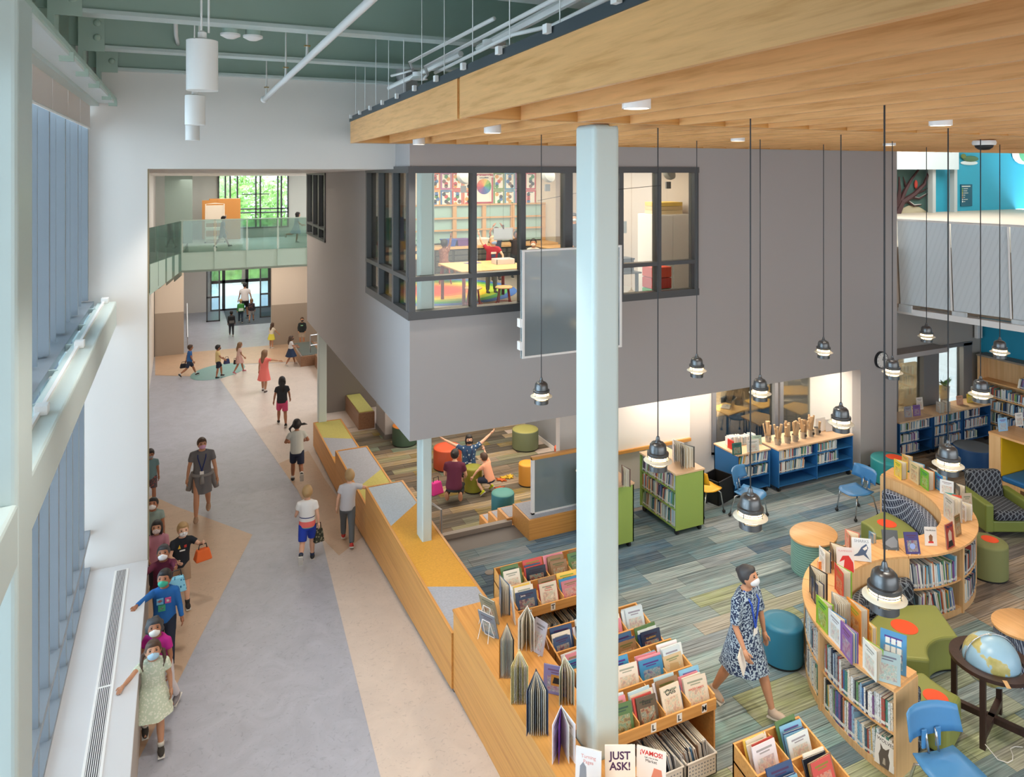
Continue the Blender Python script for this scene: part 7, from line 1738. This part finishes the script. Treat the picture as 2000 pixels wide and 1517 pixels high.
for k in range(12):
    a = k * PI / 6; c = ('#e8c83a', '#9ac03a', '#3f9f4a', '#2f9a8a', '#2f7fb8', '#3a58a8', '#5a3f98', '#8a3a90', '#b8304a', '#d84a30', '#e87a30', '#eba038')[k]
    P_ = [(w * .5, -.02, h * .58)] + [(w * .5 + .2 * math.sin(a + q * PI / 18), -.02, h * .58 + .2 * math.cos(a + q * PI / 18)) for q in range(4)]
    MB().add(P_ + [(x, y + .003, z) for x, y, z in P_], [(0, 1, 2, 3, 4), (9, 8, 7, 6, 5)]).build('wheel_wedge', mat('wheel_' + c.lstrip('#'), c, .6), t)
lettering('The Color Wheel', .09, inkw, t, (w * .45, -.02, h * .92), (PI / 2, 0, 0), True)
# storage wall: counter with tray drawers, tubs, upper rack
sw = thing('tray_cabinet', 'long dark tray-drawer cabinet with oak top along the art room wall', 'cabinet', (3.6, 16.5, ZA))
MB().box(0, 0, .0, 5.2, .6, .72).build('body', mat('dark_cabinet', '#4a4442', .5), sw); MB().box(-.03, -.04, .72, 5.23, .62, .77).build('top_board', maple_flat, sw)
dr_ = MB().hexa([(0, -.02, 0), (.4, -.02, 0), (.4, 0, 0), (0, 0, 0)], [(0, -.05, .1), (.4, -.05, .1), (.4, 0, .1), (0, 0, .1)]).mesh('drawer'); dr_.materials.append(mat('grey_tray', '#6f6a66', .4))
for i in range(11):
    for q in range(5): link('drawer', dr_, sw, (.06 + .47 * i, 0, .06 + .13 * q))
rk = thing('wall_rack', 'pine drying rack frame in front of pale teal panels in the art room', 'rack', (3.6, 17.1, ZA))
MB().box(0, .1, .8, 5.2, .15, 1.75).build('teal_panel', mat('pale_teal_panel', '#9fc0bc', .6), rk); pine = mat('pine', '#c99a62', .6)
for x in (.0, 1.2, 1.95, 2.6, 3.4, 4.2, 5.1): MB().box(x, .02, .77, x + .1, .1, 1.75).build('upright', pine, rk)
for z in (1.1, 1.4, 1.73): MB().box(0, .0, z, 5.2, .04, z + .04).build('rail', pine, rk)
for x, c, l_ in ((.55, '#e2602a', 'orange'), (1.15, '#e0b030', 'yellow'), (1.75, '#3f9f4a', 'green'), (2.35, '#3a58b0', 'blue'), (2.7, '#6a3f8a', 'purple'), (3.2, '#e9e6e0', 'white')):
    t = thing('plastic_tub', f'{l_} plastic tub on the art room tray cabinet', 'tub', (3.6 + x, 16.75, ZA + .77)); MB().hexa([(-.13, -.12, 0), (.13, -.12, 0), (.13, .12, 0), (-.13, .12, 0)], [(-.17, -.15, .16), (.17, -.15, .16), (.17, .15, .16), (-.17, .15, .16)]).build('tub_body', cloth(c), t, bevel=.01); MB().box(-.175, -.155, .15, .175, .155, .17).build('rim', cloth(c), t)
# rainbow rug
rg = thing('rainbow_rug', 'rainbow arc rug on the art room floor', 'rug', (5.05, 15.0, ZA))
for k, c in enumerate(('#3f68b0', '#4f9a58', '#9fb83a', '#e0c030', '#e89a28', '#e0622a', '#d0452a')): MB().lathe([(1.75 - .2 * k, 0), (1.75 - .2 * k, .006 + .001 * k), (max(.01, 1.56 - .2 * k), .006 + .001 * k)], 40).build('colour_band', cloth(c), rg)
# tables and stools
redm = mat('red_steel', '#8f2a2a', .4)
def art_table(label, x, y, w, d, top=maple_flat, leg=redm, h=.73):
    t = thing('art_table', label, 'table', (x, y, ZA)); MB().box(-w, -d, h - .03, w, d, h).build('table_top', top, t, bevel=.008)
    for sx in (-1, 1):
        for sy in (-1, 1): MB().tube([(sx * (w - .07), sy * (d - .07), 0), (sx * (w - .07), sy * (d - .07), h - .03)], .035, 10).build('leg', leg, t, True)
def stool(label, x, y):
    t = thing('stool', label, 'stool', (x, y, ZA)); MB().lathe([(.16, .42), (.165, .435), (.15, .45), (0, .45)], 18).build('seat', maple_flat, t, True, auto=40)
    for k in range(4):
        a = k * PI / 2 + .5; MB().tube([(.11 * math.cos(a), .11 * math.sin(a), .42), (.19 * math.cos(a), .19 * math.sin(a), 0)], .013, 6).build('leg', redm, t, True)
    MB().tube([(.165 * math.cos(a * PI / 8), .165 * math.sin(a * PI / 8), .15) for a in range(17)], .009, 5).build('foot_ring', redm, t, True)
art_table('maple art table with red legs beside the corner window', 5.5, 13.35, .74, .68); art_table('maple art table on the left behind the front table', 4.4, 15.4, .6, .4); art_table('maple art table in the middle of the art room', 7.9, 14.75, .75, .42); art_table('maple art table at the right of the art room', 8.6, 16.0, .5, .35)
art_table('long black work table inside the right part of the art room window', 7.4, 11.9, .6, .35, black, black, .68)
stool('wooden stool with red legs nearest the window glass', 5.5, 12.4); stool('wooden stool with red legs at the right of the front table', 6.45, 13.1); stool('wooden stool with red legs under the girl in patterned dress', 5.55, 15.85); stool('wooden stool with red legs left of the front table', 4.95, 12.55)
box_ = thing('paper_tray', 'clear plastic tray of paper on the front art table', 'tray', (5.95, 13.45, ZA + .73))
for a in ((-.2, -.14, 0, .2, -.13, .1), (-.2, .13, 0, .2, .14, .1), (-.2, -.14, 0, -.19, .14, .1), (.19, -.14, 0, .2, .14, .1)): MB().box(*a).build('tray_wall', mat('milky_plastic', '#dcd6d8', .4), box_)
MB().box(-.18, -.12, 0, .18, .12, .05).build('paper_stack', inkw, box_)
tag(MB().obox((5.4, 13.75, ZA + .735), (.3, .21, .008), Matrix.Rotation(.3, 3, 'Z')).build('folder', mat('violet_folder', '#5b5f9a', .6)), 'violet folder lying on the front art table', 'folder')
# right part: white cupboard, coloured bins cart, crate
cu = thing('white_cupboard', 'tall white cupboard with paper packs on top inside the art room', 'cupboard', (8.75, 11.9, ZA)); MB().box(-.4, -.3, 0, .4, .3, 1.75).build('body', mat('white_laminate', '#e8e2de', .5), cu); MB().box(-.395, -.31, .02, .0, -.3, 1.73).build('door', MATS['white_laminate'], cu); MB().box(.005, -.31, .02, .395, -.3, 1.73).build('door', MATS['white_laminate'], cu)
for k, c in enumerate(('#d2b890', '#cdae80', '#dcb45a')): tag(MB().box(8.45, 11.68, ZA + 1.751 + .08 * k, 9.05, 12.1, ZA + 1.826 + .08 * k).build('paper_pack', cloth(c)), ('bottom', 'middle', 'top')[k] + ' pack of coloured paper on the white cupboard', 'paper')
ct_ = thing('bin_cart', 'wheeled cart with stacked red, green and blue bins behind the glass', 'cart', (7.98, 11.05, ZA))
for k, c in enumerate(('#2f58a8', '#2f9f3a', '#c0392b', '#d0482e')): MB().box(-.2, -.18, .06 + .2 * k, .2, .18, .25 + .2 * k).build('bin', cloth(c), ct_, bevel=.012)
for sx in (-1, 1): MB().tube([(.22 * sx, -.2, 0), (.22 * sx, -.2, .9)], .01, 6).build('frame_tube', chrome, ct_)
t = thing('black_tote', 'black tote box on the work table in the art room window', 'box', (7.75, 11.85, ZA + .68)); MB().box(-.18, -.14, 0, .18, .14, .24).build('tote_body', mat('navy_black', '#1f2733', .5), t, bevel=.01); MB().box(-.19, -.15, .22, .19, .15, .25).build('rim', MATS['navy_black'], t)
for px, py, lb_ in ((1069, 342, 'round spotlight with barn doors hanging over the middle of the art room'), (905, 345, 'round spotlight hanging near the posters'), (1305, 337, 'white ring spotlight hanging at the right of the art room')):
    p = at_d(px, py, 13.6); t = thing('stage_light', lb_, 'light', p)
    MB().lathe([(.12, -.05), (.15, .0), (.15, .06), (.08, .1)], 20).build('housing', mat('grey_housing', '#b4b0ac', .4), t, True, auto=40).rotation_euler = (1.2, 0, .4); MB().lathe([(0, -.055), (.1, -.055)], 16, cap=False).build('lens', inkw, t).rotation_euler = (1.2, 0, .4)
    MB().tube([(0, 0, .08), (0, 0, 6.25 - p.z)], .01, 6).build('stem', black, t); MB().box(-.05, -.02, -.3, .05, .02, -.17).build('flag', mat('grey_flag', '#77767a', .5), t)
ln = [at_d(1050, 392, 12.2), at_d(1120, 378, 12.0), at_d(1290, 362, 11.6)]
tag(MB().tube(ln, .004, 4).build('clothesline', black), 'thin line strung across the art room behind the glass', 'line')
for px, py, w_, c, lb_ in ((1214, 445, .11, '#e9e4e4', 'white paper sheet pegged on a line at the right of the column'), (983, 458, .19, '#e6e3ea', 'white paper sheet pegged before the boy in red')):
    p = at_d(px, py, 13.2); t = thing('hanging_sheet', lb_, 'paper', p); MB().box(-w_, -.002, -.1, w_, .002, .12).build('sheet', cloth(c), t); MB().box(-.012, -.01, .1, .012, .01, .18).build('clothes_peg', mat('peg', '#5a3a3a', .6), t)
    MB().tube([(0, 0, .17), (0, 0, 6.25 - p.z)], .003, 4).build('string', black, t)
for px, c, lb_ in ((757, '#3fae7a', 'green'), (766, '#2fa0c8', 'blue'), (785, '#a596c8', 'lilac')):
    p = at_x(px, 448, 3.6); t = thing('hanging_towel', f'{lb_} paper strip hanging inside the side window', 'paper', p); MB().box(-.002, -.12, -.2, .002, .12, .22).build('strip', cloth(c), t); MB().tube([(0, 0, .2), (0, 0, 6.25 - p.z)], .003, 4).build('string', black, t)
struct(MB().box(3.32, 10.62, ZA, 3.55, 10.82, 6.3).build('column_7', steel_pale, bevel=.02))
art = (1, .9)
person('boy in red printed tee with blue mask working at the front art table', (6.05, 14.3, ZA), 1.28, 175, lean=14, la=(40, 20, 30, -5), ra=(-150, 30, 175, 20), ll=(0, 0, 3), rl=(0, 0, 3), head=(0, -14), top='#b02038', bottom='#6a6a70', leglen='long', skin='l', hair=('short', 'bl'), mask='#8fa8d0', shoes='#4a4a50', fine=False, graphic=sticker([(sq(0, .03, .045, .015), inkw), (sq(0, -.02, .035, .025), mat('print_slate', '#3a4a78', .8))], None))
person('girl in patterned dress seated with one arm raised in the art room', (5.55, 15.95, ZA), 1.2, -60, lean=2, ra=(170, 12, 175, 5), la=(20, 10, 50, 0), ll=(80, 80, 6), rl=(80, 80, 6), top=printed('brown_floral', '#8a5a4e', '#c9a08a', 34, .32), sleeve='long', skirt=printed('brown_floral2', '#8a5a4e', '#c9a08a', 34, .32), hem=.1, flare=.12, skin='d', hair=('short', 'bk'), shoes='#3a2a28', fine=False, drop=.38)
person('boy with both arms raised over his head in the art room', (6.85, 15.9, ZA), 1.3, 180, lean=2, la=(160, 20, 175, -30), ra=(160, 20, 175, -30), ll=(0, 0, 3), rl=(0, 0, 3), top='#3a3f58', bottom='#4a4a52', leglen='long', skin='m', hair=('short', 'br'), shoes='#3a3a3e', fine=False)
p = at(1088, 500, ZA); person('child in neon yellow shirt numbered 10 seated at the middle table', (8.1, 14.0, ZA), 1.25, -8, lean=4, la=(150, 20, 160, 10), ra=(130, 30, 175, 10), ll=(80, 80, 6), rl=(80, 80, 6), top='#c8cf3a', bottom='#2b2f38', skin='m', hair=('short', 'bk'), shoes='#2a2a2e', fine=False, drop=.38, graphic=lambda T, c, X, Fw, U, k: lettering('10', .13 * k, ink, T, c - Fw * .165 * k + U * .02 * k, (PI / 2, 0, 0), True))
person('girl in white top with mask seated at the middle table', (7.6, 15.4, ZA), 1.2, 150, lean=10, la=(30, 15, 70, -15), ra=(30, 15, 70, -15), ll=(80, 80, 6), rl=(80, 80, 6), head=(0, -14), top='#d8cfc8', bottom='#4a4650', skin='m', hair=('pony', 'bk'), mask='#d9d4d2', shoes='#3a3a3e', fine=False, drop=.38)
person('adult in navy shirt standing by the middle art table behind the column', (8.65, 15.35, ZA), 1.62, 160, True, lean=4, ra=(20, 12, 60, -10), la=(10, 10, 40, 0), top='#2f4258', bottom='#3a3a40', leglen='long', skin='t', hair=('short', 'gy'), mask='#b8c8d4', shoes='#2a2a2e', fine=False)
person('child in dark top resting head on arms at the far table', (7.45, 16.1, ZA), 1.2, 170, lean=12, la=(120, 25, 170, -20), ra=(120, 25, 170, -20), ll=(0, 0, 3), rl=(0, 0, 3), head=(0, -20), top='#3a2a2c', bottom='#33333a', leglen='long', skin='d', hair=('short', 'bk'), shoes='#2a2a2e', fine=False)

# ------------------------------------------------------------------ classroom behind the recess window
yel = mat('yellow_desk', '#e0a83a', .45); cgrey = mat('charcoal_plastic', '#3f444c', .45)
def desk(label, px, py, w=.4, d=.3):
    p = at(px, py, .7); t = thing('student_desk', label, 'desk', (p.x, p.y, 0), .2)
    MB().prism([(-w, -d), (w, -d * .8), (w * .7, d), (-w * .6, d)], .68, .705).build('desk_top', yel, t)
    for x, y in ((-w * .75, -d * .7), (w * .75, -d * .6), (w * .5, d * .7), (-w * .45, d * .7)): MB().tube([(x, y, 0), (x, y, .68)], .014, 6).build('leg', cgrey, t)
desk('yellow triangular desk with a silver laptop seen through the classroom window', 1424, 798); desk('yellow desk at the middle of the classroom window', 1488, 785); desk('yellow desk corner low in the classroom window', 1484, 816); desk('yellow desk showing just above the paper pails', 1562, 796)
def laptop(label, px, py, z, rz):
    p = at(px, py, z); t = thing('laptop', label, 'laptop', p, rz); MB().box(-.16, -.11, 0, .16, .11, .015).build('keyboard_base', mat('silver', '#b9b6b2', .3, .6), t); o = MB().box(-.16, -.005, 0, .16, .005, .21).build('screen', MATS['silver'], t); o.location = (0, .11, .015); o.rotation_euler = (-.3, 0, 0); MB().box(-.145, -.008, .01, .145, -.005, .2).build('display', black, o)
laptop('silver laptop open on the yellow triangular desk', 1420, 795, .706, -2.6); laptop('silver laptop with dark screen on the long classroom desk', 1580, 752, .74, -.5)
p = at(1560, 762, .72); t = thing('long_desk', 'long yellow desk with paper stacks under it in the classroom', 'desk', (p.x, p.y, 0), -.35); MB().box(-.9, -.35, .70, 1.0, .35, .73).build('desk_top', yel, t)
for x in (-.85, .95): MB().box(x - .02, -.33, 0, x + .02, .33, .7).build('side_panel', cgrey, t)
for k in range(3):
    for q in range(2):
        tag(MB().obox((p.x - .55 + .28 * k, p.y - .15, .012 + .31 * q + .15), (.24, .3, .3), Matrix.Rotation(-.35, 3, 'Z')).build('paper_stack', striped(f'stack_{k}_{q}', [(0, '#cdbfae')] + [(i / 10, '#cdbfae' if i % 2 else '#9c8a78') for i in range(1, 10)], 'Generated')), f'{("lower", "upper")[q]} stack of papers under the long desk, {("first", "middle", "last")[k]} pile', 'paper')
p = at(1562, 790, .3); shell_chair('charcoal plastic chair at the long classroom desk', (p.x, p.y, 0), 2.4, cgrey); p = at(1436, 822, .3); shell_chair('charcoal plastic chair behind the yellow triangular desk', (p.x, p.y, 0), 2.8, cgrey); p = at(1500, 812, .3); shell_chair('charcoal plastic chair at the middle yellow desk', (p.x, p.y, 0), 2.2, cgrey)
# office behind the far window: sofa and plant
p = at_y(1778, 785, 13.0); t = thing('office_sofa', 'cream sofa inside the office window', 'sofa', (p.x, 13.0, 0)); MB().box(-.7, -.35, .0, .7, .35, .45).build('seat', cloth('#d8c4a4'), t, bevel=.05); MB().box(-.7, .2, .4, .7, .4, .85).build('backrest', cloth('#d8c4a4'), t, bevel=.05)
t = thing('potted_plant', 'small leafy plant inside the office window', 'plant', (p.x + .35, 12.3, .0)); MB().lathe([(.09, 0), (.12, .5), (.1, .5)], 14).build('pot', cloth('#c9b090'), t, True, auto=40)
rl_ = random.Random(2)
for k in range(14):
    a = rl_.uniform(0, 2 * PI); d = Vector((math.cos(a), math.sin(a), rl_.uniform(.4, 1.4))).normalized() * .28; s_ = Vector((-math.sin(a), math.cos(a), 0)) * .05; b0 = Vector((0, 0, .5))
    MB().add([b0, b0 + d * .55 + s_, b0 + d, b0 + d * .55 - s_], [(0, 1, 2, 3)]).build('leaf', mat('leaf_plant', '#5f9a4a', .5), t)
# leaves on the story floor, pink bag
for i, (px, py, c, l_) in enumerate(((985, 933, '#c9a428', 'yellow'), (996, 931, '#d8b02c', 'golden'), (979, 937, '#c8622a', 'orange'), (975, 954, '#b84a20', 'rust'))):
    p = at(px, py, S + .01); t = thing('felt_leaf', f'{l_} felt leaf shape lying on the story carpet', 'felt leaf', p, i * 1.1); pts = []
    for k in range(12): r_ = .09 if k % 2 == 0 else .045; pts.append((1.6 * r_ * math.cos(k * PI / 6), r_ * math.sin(k * PI / 6)))
    MB().prism(pts, 0, .018).build('leaf_shape', cloth(c), t)
p = at(856, 962, S); soft_bag('tote_bag', 'bright pink bag on the floor beside the kneeling woman', (p.x - .05, p.y, S), (.14, .1, .24), cloth('#e23f9c'), .3)
# ------------------------------------------------------------------ trees outside the bridge window and the entrance
rt_ = random.Random(9)
leafm = mat('tree_leaf', '#7fa84a', .6, noise=.4, nscale=3)
for i, (x, y, z0, r, lb_) in enumerate(((1.2, 40, -.7, 2.4, 'leafy green tree outside the bridge window, nearer the cupboard'), (6.2, 41, -.7, 2.5, 'leafy green tree outside the bridge window, beyond its far edge'), (3.5, 46, -.7, 2.4, 'leafy green tree farther out behind the bridge window'))):
    t = thing('garden_tree', lb_, 'tree', (x, y, z0)); MB().tube([(0, 0, 0), (.1, 0, 2.5), (0, 0, 5)], [.2, .15, .08], 8).build('trunk', mat('bark', '#6a5a4a', .8), t, True)
    b = MB()
    for k in range(1500):
        v = Vector((rt_.gauss(0, 1), rt_.gauss(0, 1), rt_.gauss(0, 1))).normalized() * r * rt_.uniform(.55, 1); v.z = v.z * .95 + 4.6
        a = Vector((rt_.gauss(0, 1), rt_.gauss(0, 1), rt_.gauss(0, 1))).normalized() * .16; c = a.orthogonal().normalized() * .1
        b.add([v - a, v + c, v + a, v - c], [(0, 1, 2, 3)])
    o = b.build('crown', leafm, t); o['kind'] = 'stuff'
struct(MB().box(-14, 48, -.72, 22, 48.3, 3).build('backdrop_hedge', mat('hedge', '#6f8f4a', .8, noise=.4, nscale=2)))
bpy.data.scenes.remove(BENCH)
